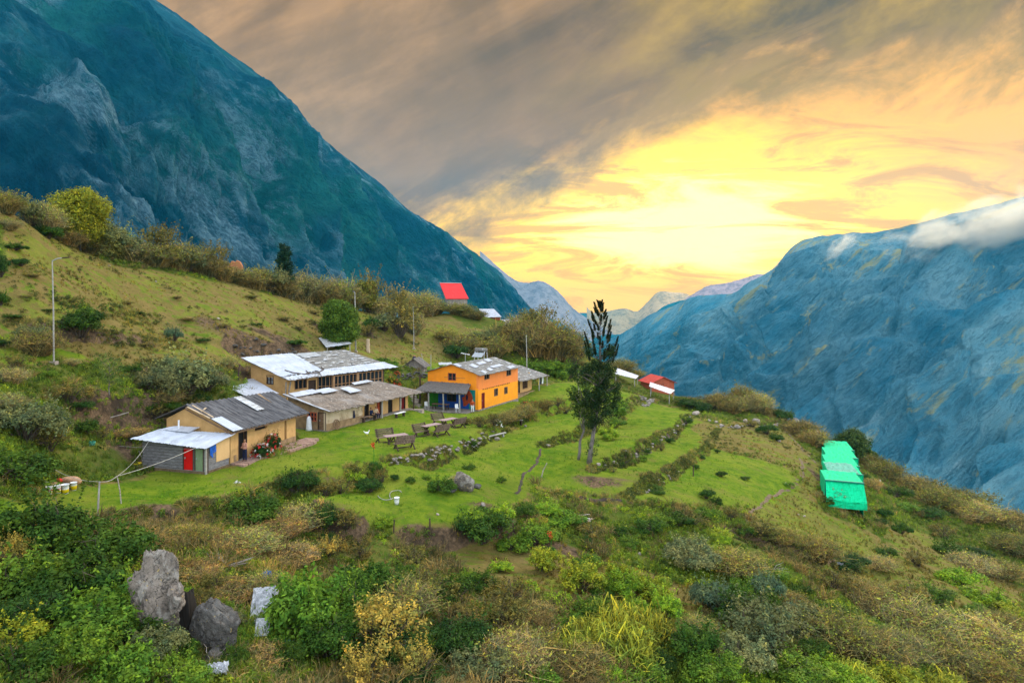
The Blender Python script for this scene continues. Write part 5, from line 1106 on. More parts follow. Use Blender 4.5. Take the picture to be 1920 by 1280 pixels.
def ordw(n): return {1:'first',2:'second',3:'third',4:'fourth',5:'fifth',6:'sixth',7:'seventh',8:'eighth',9:'ninth',10:'tenth'}.get(n, str(n) + 'th')
def label_all():
    gr = {}
    for k, z, u, w_, o in SH: gr.setdefault((k, z), []).append((proj(*o.location)[0], w_, o))
    for (k, z), L_ in gr.items():
        L_.sort(key=lambda q: q[0]); lb, cat = KIND[k][3], KIND[k][4]; n = len(L_)
        big = max(L_, key=lambda q: q[1]); 
        for i, (u, w_, o) in enumerate(L_):
            if n == 1: s = 'the only such %s %s' % (lb, ZN[z])
            elif i == 0: s = '%s %s, leftmost of its kind there' % (lb, ZN[z])
            elif i == n - 1: s = '%s %s, rightmost of its kind there' % (lb, ZN[z])
            else: s = '%s %s, %s from the left' % (lb, ZN[z], ordw(i + 1))
            tag(o, s, cat, ('%ss %s' % (lb, ZN[z])) if n > 1 else None)
label_all()

# ------------------------------------------------------------------ trees
def limb(rg, a, b, r0, r1, n=5, wob=.12):
    a = Vector(a); b = Vector(b); pts = []
    for i in range(n + 1):
        f = i / n; p = a.lerp(b, f) + Vector((rg.uniform(-1,1), rg.uniform(-1,1), 0)) * wob * (b-a).length * math.sin(math.pi*f) * .5; pts.append(p)
    return pts, [r0 + (r1 - r0) * i / n for i in range(n + 1)]
def crown_mesh(name, seed, clumps, n_per, size, flat=.8, mat='leaf', asp=.5):
    rg = np.random.RandomState(seed); V = []; T_ = []
    for (x, y, z, r) in clumps:
        n = int(n_per * r * r); ns = max(n // 6, 3); d = rg.randn(ns, 3); d /= np.linalg.norm(d, axis=1)[:, None]
        P = np.array([x, y, z]) + d * (r * (.45 + .6 * rg.rand(ns, 1))) * np.array([1, 1, flat]); ts = rg.rand(ns)
        P = np.repeat(P, 6, 0) + rg.randn(ns * 6, 3) * size * 1.2; N = np.repeat(d, 6, 0) + np.array([0, 0, .3])
        V.append(leaf_quads(P, N, size, rg, asp)); T_.append(np.clip(np.repeat(ts, 6) * .6 + .4 * rg.rand(ns * 6), 0, 1))
    V = np.concatenate(V); return np_mesh(name, V, np.arange(len(V)).reshape(-1, 4), [M[mat]], np.concatenate(T_))
def tree(name, u, v, Hh, Wd, label, colr, seed, kind='round', trunk=.12, size=.09, dens=900, bark='bark', d=None, lean_=(0, 0), nl=16, cat='tree', z0=.28):
    if d is None: x, y, z = G(u, v)
    else: x, y = (u - HU) * d / F, d; z = hz(x, y)
    rg = random.Random(seed); e = empty(name, (x, y, z - .15), 0, label, cat)
    cl = []; tb = MB()
    top = Vector((lean_[0], lean_[1], Hh * .8)); pts, rr_ = limb(rg, (0, 0, 0), top, trunk, trunk * .25, 7, .06); tb.tube(pts, rr_, 7)
    for i in range(nl):
        f = z0 + (1 - z0) * (i + .5) / nl; a = i * 2.4 + rg.uniform(-.3, .3)
        if kind == 'round': r = Wd / 2 * math.sqrt(max(1 - ((f - (z0+1)/2) / ((1-z0)/2+.02)) ** 2, .05)) * rg.uniform(.55, .8); cr = Wd * .2 * rg.uniform(.8, 1.3)
        elif kind == 'column': r = Wd / 2 * (.4 + .6 * math.sin(min(1, (1-f)*1.6) * 1.57)) * .55; cr = Wd * .28 * rg.uniform(.8, 1.2) * (1.1 - f * .5)
        else: r = Wd / 2 * rg.uniform(.3, .8); cr = Wd * .16 * rg.uniform(.7, 1.2)
        p = Vector((lean_[0] * f + r * math.cos(a), lean_[1] * f + r * math.sin(a), Hh * f))
        st = Vector((lean_[0] * f * .7, lean_[1] * f * .7, Hh * min(f * .72, .75)))
        q, rr_ = limb(rg, st, p, trunk * .38, trunk * .08, 3, .15); tb.tube(q, rr_, 4)
        cl.append((p.x, p.y, p.z, cr)); 
        if kind == 'round': cl.append((p.x * .5, p.y * .5, p.z * .97, cr * 1.15))
    tr = tb.build('trunk', M[bark], e, True)
    c = link('crown', crown_mesh('crown', seed, cl, dens, size), e); c.color = (*colr, 1)
    return e
tree('tree', 150, 455, 6.6, 6.4, 'rounded tree with yellow-orange crown on the upper left ridge', (.22,.22,.02), 1, size=.11, dens=500, nl=22, z0=.34)
bpy.data.objects['crown'].color = (.22,.23,.02,1)
tree('tree', 202, 462, 3.6, 5.0, 'pale olive tree beside the yellow-orange tree on the upper left ridge', (.20,.20,.06), 2, size=.11, dens=500, nl=16, z0=.2)
tree('conifer_tree', 534, 520, 8.0, 3.0, 'dark columnar conifer standing alone on the ridge before the blue mountain', (.012,.038,.022), 3, 'column', size=.12, dens=900, bark='bark_brown', nl=26, z0=.12)
tree('tree', 688, 545, 5.2, 4.6, 'green-yellow tree in the ridge hedge above the lamp post', (.17,.18,.03), 4, size=.13, dens=450, nl=14, z0=.25)
tree('tree', 637, 655, 6.2, 5.2, 'dense round dark green tree behind the tin shelter', (.075,.135,.018), 5, size=.11, dens=1200, nl=26, z0=.18)
tree('tree', 205, 742, 3.1, 2.6, 'small open crowned sapling standing on the left bank', (.09,.14,.03), 6, 'loose', size=.055, dens=900, nl=16, trunk=.05, z0=.35)
tree('tree', 778, 628, 4.2, 2.4, 'slender grey-green tree left of the pale utility post', (.12,.15,.06), 7, 'loose', size=.08, dens=600, nl=12, trunk=.05, d=112)
tree('tree', 1600, 858, 4.4, 4.6, 'dark spreading tree behind the green net house', (.05,.085,.025), 8, size=.12, dens=500, nl=12, d=104)
tree('tree', 1408, 772, 3.4, 2.6, 'thin bare branched tree on the terrace rim', (.16,.11,.07), 9, 'loose', size=.05, dens=180, nl=14, trunk=.05)
tree('tree', 1575, 955, 2.3, 1.7, 'small red-brown sapling in front of the green net house', (.16,.07,.03), 10, 'loose', size=.05, dens=450, nl=10, trunk=.035)
tree('tree', 990, 612, 3.6, 2.4, 'small dark tree beside the dark grey roof on the ridge', (.04,.07,.02), 11, 'loose', size=.09, dens=500, nl=10, d=130, trunk=.06)
# tall pine with candle-like top, its lower neighbour and the sapling
x, y, z = G(1103, 868)
e = empty('pine_tree', (x, y, z - .1), 0, 'tall dark pine with spiky open top standing on the terrace', 'tree')
HP = (868 - 572) * y / F; tb = MB(); rg = random.Random(5)
xo = lambda v: (1125 - 1103) * y / F * min(1, (868 - v) / 130)
zz = lambda v: (868 - v) * y / F
P0 = [(xo(v), .1 * math.sin(v), zz(v)) for v in (872, 840, 800, 760, 720, 680, 640, 600, 574)]
tb.tube(P0, [.20, .18, .16, .14, .12, .09, .06, .035, .012], 8)
cl = []; can = []
for i in range(46):          # dense lower crown
    f = rg.random(); v = 800 - f * 145; a = rg.uniform(0, 6.28); wv = (16 + 38 * math.sin(max(0.05, min(1, f * 1.1)) * 2.8)) * y / F
    r = wv * rg.uniform(.35, 1.); c = Vector((xo(v), 0, zz(v))); p = c + Vector((r * math.cos(a), r * math.sin(a), .35 * r))
    q, rr_ = limb(rg, c - Vector((0, 0, .5)), p, .05, .015, 3, .1); tb.tube(q, rr_, 4); cl.append((p.x, p.y, p.z, rg.uniform(.24, .52)))
for i in range(16): v = 760 - i * 5.5; cl.append((xo(v) + rg.uniform(-.6, .6), rg.uniform(-.6, .6), zz(v), .42))
tr = tb.build('trunk', M['bark'], e, True)
c = link('crown', crown_mesh('crown', 77, cl, 1500, .11, .8, asp=.28), e); c.color = (.022, .044, .014, 1)
rgn = np.random.RandomState(9); V = []; tb2 = MB()
for i in range(52):          # upturned candle tufts
    f = (i + .5) / 52; v = 692 - f * 116; a = i * 2.4; r = (4 + 30 * (1 - f) ** .9) * y / F * rg.uniform(.55, 1.1) * (0.25 if f > .9 else 1)
    c0 = Vector((xo(v), 0, zz(v))); p = c0 + Vector((r * math.cos(a), r * math.sin(a), .25 + .25 * r))
    tb2.tube([c0, c0.lerp(p, .6) - Vector((0, 0, .05)), p], [.025, .018, .012], 4)
    n = 230; h = .75 * rg.uniform(.7, 1.2) * (1.15 - f * .5); t_ = rgn.rand(n); ang = rgn.rand(n) * 6.28
    b = np.array(p) + np.array([math.cos(a) * .12, math.sin(a) * .12, 0]) * t_[:, None] * 2 + np.stack([0 * t_, 0 * t_, t_ * h], 1)
    rad = .19 * (1 - t_ * .6); ed = b + np.stack([rad * np.cos(ang), rad * np.sin(ang), .14 + 0 * t_], 1); sd = np.stack([-np.sin(ang), np.cos(ang), 0 * t_], 1) * .022
    V.append(np.stack([b - sd, b + sd, ed + sd * .5, ed - sd * .5], 1).reshape(-1, 3))
tb2.build('branches', M['bark_brown'], e); V = np.concatenate(V)
c = link('spire', np_mesh('spire', V, np.arange(len(V)).reshape(-1, 4), [M['leaf']], rgn.rand(len(V)//4)), e); c.color = (.018, .03, .012, 1)
tree('pine_tree', 1084, 862, 7.6, 3.4, 'shorter leaning pine just left of the tall pine trunk', (.05,.085,.02), 21, 'loose', size=.10, dens=600, trunk=.15, lean_=(.9, .2), nl=20, z0=.5)
tree('pine_tree', 1110, 868, 2.2, 1.5, 'little bushy sapling at the foot of the tall pine', (.05,.09,.025), 22, 'loose', size=.05, dens=1200, trunk=.06, nl=14, z0=.35)

# ------------------------------------------------------------------ grass and scrub that nobody could count
def scatter(name, label, n, box, accept, mk, hgt, cols_, seed, wmat='twig', sizes=(.6, 1.4)):
    rg = np.random.RandomState(seed); x0, x1, y0, y1 = box
    y = y0 + (y1 - y0) * rg.rand(n) ** 1.6; x = -y * .95 + rg.rand(n) * 1.9 * y
    z = H(x, y); u, v, lw = masks(x, y, z); ok = accept(x, y, u, v, lw, rg) & (v < 1420) & (u > -160) & (u < 2080)
    x, y, z = x[ok], y[ok], z[ok]; N = len(x); prot = [mk(s) for s in range(6)]
    k = rg.randint(0, 6, N); s = hgt * (sizes[0] + (sizes[1] - sizes[0]) * rg.rand(N)) * (.75 + .6 * fbm(x, y, .3, 2, 3)); a = rg.rand(N) * 6.28
    Vs = []; Fs = []; Ts = []; b = 0; clump = fbm(x, y, .45, 3, 1)
    for j in range(6):
        m = k == j
        if not m.any(): continue
        pv, pf, pt = prot[j]; ca, sa = np.cos(a[m]), np.sin(a[m]); S = s[m]
        X_ = (pv[None, :, 0] * ca[:, None] - pv[None, :, 1] * sa[:, None]) * S[:, None] + x[m][:, None]
        Y_ = (pv[None, :, 0] * sa[:, None] + pv[None, :, 1] * ca[:, None]) * S[:, None] + y[m][:, None]
        Z_ = pv[None, :, 2] * S[:, None] + z[m][:, None] - .02
        Vs.append(np.stack([X_, Y_, Z_], -1).reshape(-1, 3)); n_ = m.sum()
        Fs.append((pf[None] + (np.arange(n_) * len(pv))[:, None, None]).reshape(-1, 4) + b); b += n_ * len(pv)
        Ts.append(np.clip((pt[None] * .5 + clump[m][:, None] * .9 - .15 + (rg.rand(n_)[:, None] - .5) * .4), 0, 1).ravel())
    me = np_mesh(name, np.concatenate(Vs), np.concatenate(Fs), [M[wmat]], np.concatenate(Ts)); o = link(name, me); o.color = (*cols_, 1)
    tag(o, label, 'grass', kind='stuff'); return N
tuf = lambda n, w, sp: (lambda s: mk_tuft(s + 100, n, 1., w, sp))
def sprig(s, n=46, size=.12):
    rg = np.random.RandomState(s + 300); d = rg.randn(n, 3); d[:, 2] = np.abs(d[:, 2]); d /= np.linalg.norm(d, axis=1)[:, None]
    P = d * np.array([.55, .55, .6]) * (.5 + .5 * rg.rand(n, 1)) + np.array([0, 0, .1]); v = leaf_quads(P, d, size, rg); return v, np.arange(n * 4).reshape(n, 4), rg.rand(n)
big = (-120, 130, 14, 125)
PADC = lambda x, y: np.all([np.maximum(np.abs((x-p[0])*math.cos(p[5])+(y-p[1])*math.sin(p[5])-p[3]/2)-p[3]/2, np.abs(-(x-p[0])*math.sin(p[5])+(y-p[1])*math.cos(p[5])-p[4]/2)-p[4]/2) > .3 for p in PADS], axis=0)
noi = lambda x, y, s, k: fbm(x, y, s, 4, k)
scatter('meadow_grass', 'short bright green grass of the lawns and terraces', 60000, big, lambda x, y, u, v, l, r: (l > .5) & PADC(x, y) & (y < 95) & (noi(x, y, .5, 2) > .40), tuf(9, .035, .5), .16, (.10,.20,.012), 1, 'leaf')
scatter('pasture_grass', 'brown and green tufts on the pasture hillside', 60000, big, lambda x, y, u, v, l, r: (l > .2) & (l < .7) & PADC(x, y) & (noi(x, y, .35, 3) > .42), tuf(9, .05, .6), .28, (.15,.125,.03), 2)
scatter('rough_grass', 'tall rough green grass on the foreground slope', 60000, big, lambda x, y, u, v, l, r: (l < .2) & PADC(x, y) & (noi(x, y, .22, 4) > .42), tuf(16, .022, .6), .48, (.11,.165,.022), 3, 'leaf')
scatter('dry_grass', 'tangled dry straw coloured grass on the slopes', 20000, big, lambda x, y, u, v, l, r: (l < .2) & PADC(x, y) & (noi(x, y, .2, 1) > .50), tuf(16, .016, .8), .50, (.24,.18,.08), 4)
scatter('low_scrub', 'low leafy ground cover on the slopes', 60000, big, lambda x, y, u, v, l, r: (l < .2) & PADC(x, y) & (noi(x, y, .3, 6) > .46), sprig, .42, (.085,.125,.018), 5, 'leaf')
scatter('brown_scrub', 'low brown scrub covering the slopes', 17000, big, lambda x, y, u, v, l, r: (l < .2) & PADC(x, y) & (noi(x, y, .25, 7) > .54), tuf(34, .018, .9), .75, (.15,.115,.05), 6)
scatter('green_weeds', 'fresh light green weeds among the scrub', 46000, big, lambda x, y, u, v, l, r: (l < .2) & PADC(x, y) & (noi(x, y, .3, 5) > .48), sprig, .38, (.15,.22,.018), 7, 'leaf')

# weeds and dark shrubs lining the terrace banks
BK = [BW[i][0] for i in (0, 1, 2, 8, 9, 10, 11, 3, 13, 14, 15, 16, 17)]
TK = [BW[i][0] for i in (0, 1, 2)]
def nearbank(x, y, wd):
    ok = np.zeros(x.shape, bool)
    for pl in BK: dd, _, _ = seg_dist(x, y, pl); ok |= dd < wd
    return ok
scatter('bank_weeds', 'dark and brown weeds lining the terrace banks', 260000, big, lambda x, y, u, v, l, r: (y > 30) & nearbank(x, y, .5) & PADC(x, y) & (noi(x, y, .6, 5) > .46), sprig, .36, (.085,.095,.025), 8, 'leaf')
scatter('bank_grass', 'straw coloured tufts lining the terrace banks', 200000, big, lambda x, y, u, v, l, r: (y > 30) & nearbank(x, y, .7) & PADC(x, y) & (noi(x, y, .5, 2) > .52), tuf(14, .025, .7), .36, (.18,.15,.055), 9)

scatter('pasture_weeds', 'low dark weeds dotted over the pasture hillside', 26000, big, lambda x, y, u, v, l, r: (l > .3) & (l < .48) & PADC(x, y) & (noi(x, y, .28, 6) > .52), sprig, .34, (.075,.085,.022), 10, 'leaf')

def nearT(x, y, wd):
    ok = np.zeros(x.shape, bool)
    for pl in TK: dd, _, _ = seg_dist(x, y, pl); ok |= dd < wd
    return ok
scatter('terrace_weeds', 'dark green weeds in a line along the foot of each terrace bank', 420000, (-20, 60, 45, 125), lambda x, y, u, v, l, r: nearT(x, y, .34) & (noi(x, y, .7, 5) > .42), sprig, .30, (.075,.095,.02), 12, 'leaf')
# ------------------------------------------------------------------ rocks
def rock_mesh(name, seed, sx, sy, sz, mat, n=26, planes=14, rough=.10, cut=.55):
    rg = np.random.RandomState(seed); u = np.linspace(0, 2*np.pi, n*2, endpoint=False); v = np.linspace(0.001, np.pi-.001, n)
    Uu, Vv = np.meshgrid(u, v, indexing='ij'); D = np.stack([np.cos(Uu)*np.sin(Vv), np.sin(Uu)*np.sin(Vv), np.cos(Vv)], -1)
    N = rg.randn(planes, 3); N /= np.linalg.norm(N, axis=1)[:, None]; dd = cut + .28 * rg.rand(planes)
    q = np.einsum('ijk,pk->ijp', D, N); r = np.where(q > .05, dd / np.maximum(q, .05), 9).min(-1); r = np.minimum(r, 1.1)
    X1, Y1, Z1 = D[..., 0] * 3, D[..., 1] * 3, D[..., 2] * 3
    r = r * (1 + rough * ((fbm(X1 + Z1, Y1 - Z1, 1., 4, seed % 5) - .5) * 2)) + rough * .35 * (fbm(X1 * 4 + Z1 * 3, Y1 * 4 - Z1 * 2, 1., 3, 2) - .5)
    P = D * r[..., None] * np.array([sx, sy, sz]); m = len(u); i = np.arange(m * n).reshape(m, n); i2 = np.roll(i, -1, 0)
    Fq = np.stack([i[:, :-1], i[:, 1:], i2[:, 1:], i2[:, :-1]], -1).reshape(-1, 4)
    return np_mesh(name, P.reshape(-1, 3), Fq, [mat])
def rock(u, v, wpx, label, seed, sz=.7, mat='stone', name='rock', sink=.25, group=None, n=14, rot=None):
    x, y, z = G(u, v); r = wpx * y / F / 2
    o = link(name, rock_mesh(name, seed, r, r * .8, r * sz, M[mat], n)); o.location = (x, y, z + r * sz * (1 - 2 * sink)); o.rotation_euler = (0, 0, rot if rot is not None else seed)
    return tag(o, label, 'rock', group)
x, y, z = G(305, 1205)
def big_rock(name, u, v, d, sx, sy, sz, seed, mat, label, rot, dz=0., tilt=0):
    xx, yy_, zz_ = px(u, v, d); o = link(name, rock_mesh(name, seed, sx, sy, sz, M[mat], 70, 16, .16, .46)); o.location = (xx, yy_, zz_ + dz); o.rotation_euler = (tilt, 0, rot)
    return tag(o, label, 'boulder')
dq = y
big_rock('boulder', 292, 1155, dq, 1.05, .9, 2.15, 3, 'boulder', 'tall split pale boulder in the lower left thicket, left of the black crevice', .5)
big_rock('boulder', 330, 1118, dq - .1, .45, .5, .85, 8, 'boulder', 'squared block on the upper right of the tall split boulder', .2)
big_rock('boulder', 400, 1180, dq + .1, .82, .8, 1.6, 11, 'rock_dark', 'dark fissured boulder right of the black crevice in the lower left', 1.2)
big_rock('boulder', 265, 1190, dq - .3, .5, .5, .85, 15, 'boulder', 'low pale rock leaning at the left foot of the split boulder', .9)
big_rock('boulder', 402, 1245, dq - .4, .85, .7, .6, 19, 'rock_dark', 'low black rock at the foot of the dark fissured boulder', .3)
big_rock('boulder', 352, 1180, dq + .55, .45, .5, 2.1, 23, 'dark', 'added black rock painted as shade in the crevice between the two big boulders', .1)  # near-black rock put in to darken the crevice as shade would
rock(868, 918, 44, 'weathered tree stump like boulder with pale cracked side on the lawn slope', 31, 1.0, 'boulder', 'boulder', .2, n=24)
rock(850, 922, 24, 'small dark stone at the left foot of the cracked boulder', 33, .7, 'rock_dark'); rock(893, 915, 22, 'low dark stone at the right foot of the cracked boulder', 34, .5, 'rock_dark')
RK = [(1490,795,30,'stone'),(1512,802,34,'stone'),(1530,812,26,'stone'),(1505,815,26,'boulder'),(1305,778,16,'stone_w'),(1330,790,8,'stone_w'),(1343,793,8,'stone_w'),(1398,792,12,'stone_w'),(1420,795,20,'stone'),(1383,803,16,'stone'),
  (1352,800,8,'stone_w'),(1461,828,9,'stone_w'),(1242,822,6,'stone_w'),(1218,751,7,'stone_w'),(1272,886,6,'stone_w'),(1205,758,6,'stone'),(1123,872,10,'stone_w'),(1474,908,6,'stone_w'),(1496,965,6,'stone_w'),(1508,969,6,'stone_w'),
  (905,948,14,'stone'),(820,966,9,'stone_w'),(612,565,6,'stone_w'),(293,530,5,'stone_w'),(410,600,8,'stone_w'),(205,500,6,'stone_w'),(485,1010,8,'stone'),(1310,1195,12,'stone_w'),(1130,1045,10,'stone_w'),(1200,1040,9,'stone'),(985,800,8,'stone'),
  (932,825,12,'stone'),(1028,838,12,'stone'),(1530,1160,7,'stone_w'),(1560,1140,9,'stone_w'),(1650,905,7,'stone_w'),(1700,960,8,'stone')]
RKW = []
for i, (u, v, w_, mt) in enumerate(RK):
    zn = 'at the terrace rim' if v < 835 and u > 1290 else 'on the terraces' if u > 980 and v < 960 else 'on the pasture' if v < 640 else 'on the lower slope' if v > 960 else 'near the lawn edge'
    o = rock(u, v, w_, 'x', 60 + i, .7, mt, n=10); RKW.append((zn, mt, u, o))
for zn in {r[0] for r in RKW}:
    for mt in {r[1] for r in RKW}:
        L_ = sorted([r for r in RKW if r[0] == zn and r[1] == mt], key=lambda r: r[2]); nm = {'stone': 'grey stone', 'stone_w': 'whitish stone', 'boulder': 'lichen grey stone'}[mt]
        for i, r in enumerate(L_): tag(r[3], '%s lying %s, %s' % (nm, zn, 'the only one' if len(L_) == 1 else ordw(i + 1) + ' from the left'), 'rock', nm + 's ' + zn if len(L_) > 1 else None)
# dry stone walls: the stones are their pattern
def stone_wall(pts, h, label, seed, wpx=None, mat='stone', gaps=0.15, sz=.22):
    rg = np.random.RandomState(seed); P = [G(*q)[:2] for q in pts]; Vs = []; Fs = []; b = 0; o0 = P[0]; z0 = hz(*o0)
    base = [rock_mesh('tmp', seed + k, 1, 1, 1, None or M[mat], 7, 12, .05, .5) for k in range(3)]
    BV = []
    for me_ in base:
        v = np.empty(len(me_.vertices) * 3, np.float32); me_.vertices.foreach_get('co', v); f = np.empty(len(me_.loops), np.int32); me_.loops.foreach_get('vertex_index', f); BV.append((v.reshape(-1, 3), f.reshape(-1, 4))); bpy.data.meshes.remove(me_)
    for a, c in zip(P[:-1], P[1:]):
        L_ = math.dist(a, c); n = int(L_ / sz * max(1, h / sz) * 1.5)
        for i in range(n):
            if rg.rand() < gaps: continue
            t_ = rg.rand(); x = a[0] + (c[0]-a[0]) * t_ + rg.randn() * .10; y = a[1] + (c[1]-a[1]) * t_ + rg.randn() * .10
            z = hz(x, y) + rg.rand() * h * .8 - .05; s = sz * (.35 + .45 * rg.rand()); v, f = BV[rg.randint(3)]; an = rg.rand() * 6.28
            R2 = np.array([[math.cos(an), -math.sin(an), 0], [math.sin(an), math.cos(an), 0], [0, 0, 1]])
            Vs.append((v * np.array([s * 1.5, s, s * .7])) @ R2.T + np.array([x - o0[0], y - o0[1], z - z0])); Fs.append(f + b); b += len(v)
    o = link('stone_wall', np_mesh('stone_wall', np.concatenate(Vs), np.concatenate(Fs), [M[mat]])); o.location = (*o0, z0)
    return tag(o, label, 'wall')
stone_wall([(737,868),(770,864),(800,862),(845,848)], .5, 'tumbled dry stone wall at the edge of the lawn below the picnic tables', 1, gaps=.45, mat='stone', sz=.26)
stone_wall([(850,848),(880,834),(905,822),(925,812)], .3, 'low broken stone edging between the picnic tables and the brown hedge', 2, sz=.28, gaps=.4)
stone_wall([(1118,882),(1160,868),(1200,852),(1240,828),(1270,806),(1296,784)], .35, 'long low stone terrace wall running up from the tall pine', 3, gaps=.8, mat='stone', sz=.3)
stone_wall([(1345,800),(1370,803),(1400,798),(1440,800),(1470,795)], .3, 'scattered stone wall along the terrace rim', 4, gaps=.5, mat='stone', sz=.4)
stone_wall([(1205,762),(1225,750),(1200,748)], .4, 'short stone wall below the white roofed sheds', 5, gaps=.3, mat='stone', sz=.35)
stone_wall([(745,712),(770,710),(800,708)], .9, 'dark retaining wall of stones behind the lawn left of the orange house', 6, gaps=.1, mat='rock_dark', sz=.35)
stone_wall([(420,648),(500,655),(560,662)], .5, 'dark stones lining the dug pit above the lodge', 7, gaps=.5, mat='rock_dark', sz=.4)
stone_wall([(1290,880),(1250,895),(1200,925)], .15, 'sparse line of stones marking the lowest terrace edge', 8, gaps=.75, sz=.25)

# ------------------------------------------------------------------ paving
mb = MB(); rg = random.Random(3)
for i in range(20):
    for j in range(4):
        x = .2 + i * .47 + rg.uniform(-.05,.05); y = -.12 - j * .42; w_ = .22 + rg.uniform(-.02,.02)
        if x > 9.4 or (j == 3 and (i < 4 or i > 17)): continue
        P4 = B1.w(x, y); mb.box(x - w_, x + w_, y - .2, y + .19, -.25, .035 + rg.uniform(0,.03))
o = mb.build('stone_paving', M['patio']); o.location = B1.o; o.rotation_euler = (0, 0, B1.yaw); tag(o, kind='structure')
for i, (u, v, w_) in enumerate([(782,770,24),(778,762,22),(775,754,20),(772,747,18)]):
    x, y, z = G(u, v); mb = MB(); mb.box(-w_*y/F/2, w_*y/F/2, -.3, .3, -.3, .14)
    o = mb.build('stone_step', M['stone_w']); o.location = (x, y, z); o.rotation_euler = (0, 0, R(-12)); tag(o, 'pale stone step between the brown roofed house and the orange house, %s from the bottom' % ordw(i+1), 'step', 'stone steps beside the long low house')

# ------------------------------------------------------------------ picnic tables and benches
def table(u, v, yaw, label):
    x, y, z = G(u, v); e = empty('picnic_table', (x, y, z), R(yaw), label, 'table', 'picnic tables on the lawn')
    mb = MB()
    for i in range(5): mb.box(-.95, .95, -.42 + i*.17, -.42 + i*.17 + .16, .72, .76)
    mb.box(-.6,-.5,-.4,.4,.68,.717); mb.box(.5,.6,-.4,.4,.68,.717); mb.build('tabletop', M['table_top'], e)
    for sx in (-.62, .62):
        mb = MB(); mb.bar((sx,-.38,-.05),(sx,.3,.69),.09); mb.bar((sx+.1,.38,-.05),(sx+.1,-.3,.69),.09); mb.build('leg', M['wood_dark'], e)
    return e
def bench(u, v, yaw, label, group='slatted benches by the picnic tables'):
    x, y, z = G(u, v); e = empty('bench', (x, y, z), R(yaw), label, 'bench', group)
    mb = MB(); [mb.box(-.8,.8,-.22+i*.15,-.22+i*.15+.135,.42,.455) for i in range(3)]; mb.build('seat', M['bench_wood'], e)
    mb = MB(); [mb.bar((-.8,-.27-.07*i,.55+i*.15),(.8,-.27-.07*i,.55+i*.15),.025,.125) for i in range(4)]; mb.build('backrest', M['bench_wood'], e)
    for sx in (-.68, .68):
        mb = MB(); mb.bar((sx,-.5,1.08),(sx,.28,-.04),.08); mb.bar((sx+.085,.25,.42),(sx+.085,-.42,-.04),.08); mb.build('leg', M['wood_dark'], e)
    mb = MB(); mb.bar((-.76,.22,.06),(.76,.22,.06),.08); mb.build('stretcher', M['wood_dark'], e)
    return e
table(742, 833, 32, 'weathered picnic table nearest the camera, leftmost of three on the lawn')
bench(724, 829, 212, 'dark slatted bench behind the leftmost picnic table'); bench(757, 841, 30, 'dark slatted bench with its back to the camera, before the leftmost table')
table(808, 812, 48, 'weathered picnic table in the middle of the three on the lawn')
bench(791, 818, 228, 'slatted bench with a pale slat, left of the middle picnic table'); bench(826, 817, 46, 'dark slatted bench right of the middle picnic table')
table(840, 800, 48, 'weathered picnic table farthest from the camera, rightmost of three')
bench(824, 795, 226, 'slatted bench behind the rightmost picnic table'); bench(858, 803, 50, 'dark slatted bench right of the rightmost picnic table')
def plank_bench(u, v, L_, yaw, label, mat='post', h=.42):
    x, y, z = G(u, v); e = empty('plank_bench', (x, y, z), R(yaw), label, 'bench')
    mb = MB(); mb.box(-L_/2, L_/2, -.17, .17, h-.05, h); mb.build('seat', M[mat], e)
    for s in (-1, 1): mb = MB(); mb.box(s*L_*.4-.06, s*L_*.4+.06, -.14, .14, -.2, h-.051); mb.build('leg', M['wood_dark'], e)
plank_bench(966, 797, 1.8, 25, 'low pale plank bench at the foot of the brown hedge')
plank_bench(750, 781, 1.5, 62, 'small whitish plank bench by the red doors of the low house', 'white')
x, y, z = G(930, 820); mb = MB(); mb.box(-1.2, 1.2, -.16, .16, .22, .28); mb.box(-1.1,-.95,-.1,.1,-.1,.219); mb.box(.8,.95,-.1,.1,-.1,.219)
o = mb.build('plank', M['post']); o.location = (x, y, z); o.rotation_euler = (0, -.06, R(40)); tag(o, 'long pale plank laid over stones on the grass beyond the picnic tables', 'plank')
X_, Y_, Z_ = B3.w(B3.fx(690), -.15, .04)
e = empty('porch_bench', (X_, Y_, Z_), B3.yaw, 'dark wooden bench in the porch of the long low house', 'bench')
mb = MB(); mb.box(-1.2,1.2,-.2,.2,.36,.42); mb.build('seat', M['bench_wood'], e)
for s in (-1, 1): mb = MB(); mb.box(s*.9-.07,s*.9+.07,-.15,.15,-.3,.359); mb.build('leg', M['wood_dark'], e)
# porch furniture
X_, Y_, Z_ = B5.w(-1.5, 4.6, .03); e = empty('porch_table', (X_, Y_, Z_), B5.yaw + 1.57, 'dark table under the thatched porch of the orange house', 'table')
mb = MB(); mb.box(-1.1,1.1,-.4,.4,.68,.74); mb.build('tabletop', M['wood'], e)
for sx in (-.95,.95):
    for sy in (-.3,.3): mb = MB(); mb.box(sx-.04,sx+.04,sy-.04,sy+.04,0,.679); mb.build('leg', M['wood_dark'], e)
for i, (yy2, lb) in enumerate(((6.4,'left part'),(1.9,'right part'))):
    X_, Y_, Z_ = B5.w(-1.9, yy2, .03); e = empty('plastic_chair', (X_, Y_, Z_), B5.yaw + 2.5, 'white plastic chair in the %s of the thatched porch' % lb, 'chair')
    mb = MB(); mb.box(-.22,.22,-.22,.22,.42,.45); mb.build('seat', M['white'], e); mb = MB(); mb.sheet((-.22,-.24,.46),(.22,-.24,.46),(.2,-.32,.92),(-.2,-.32,.92),4,4,.02); mb.build('backrest', M['white'], e)
    for sx in (-.19,.19):
        for sy in (-.19,.19): mb = MB(); mb.box(sx-.02,sx+.02,sy-.02,sy+.02,0,.419); mb.build('leg', M['white'], e)

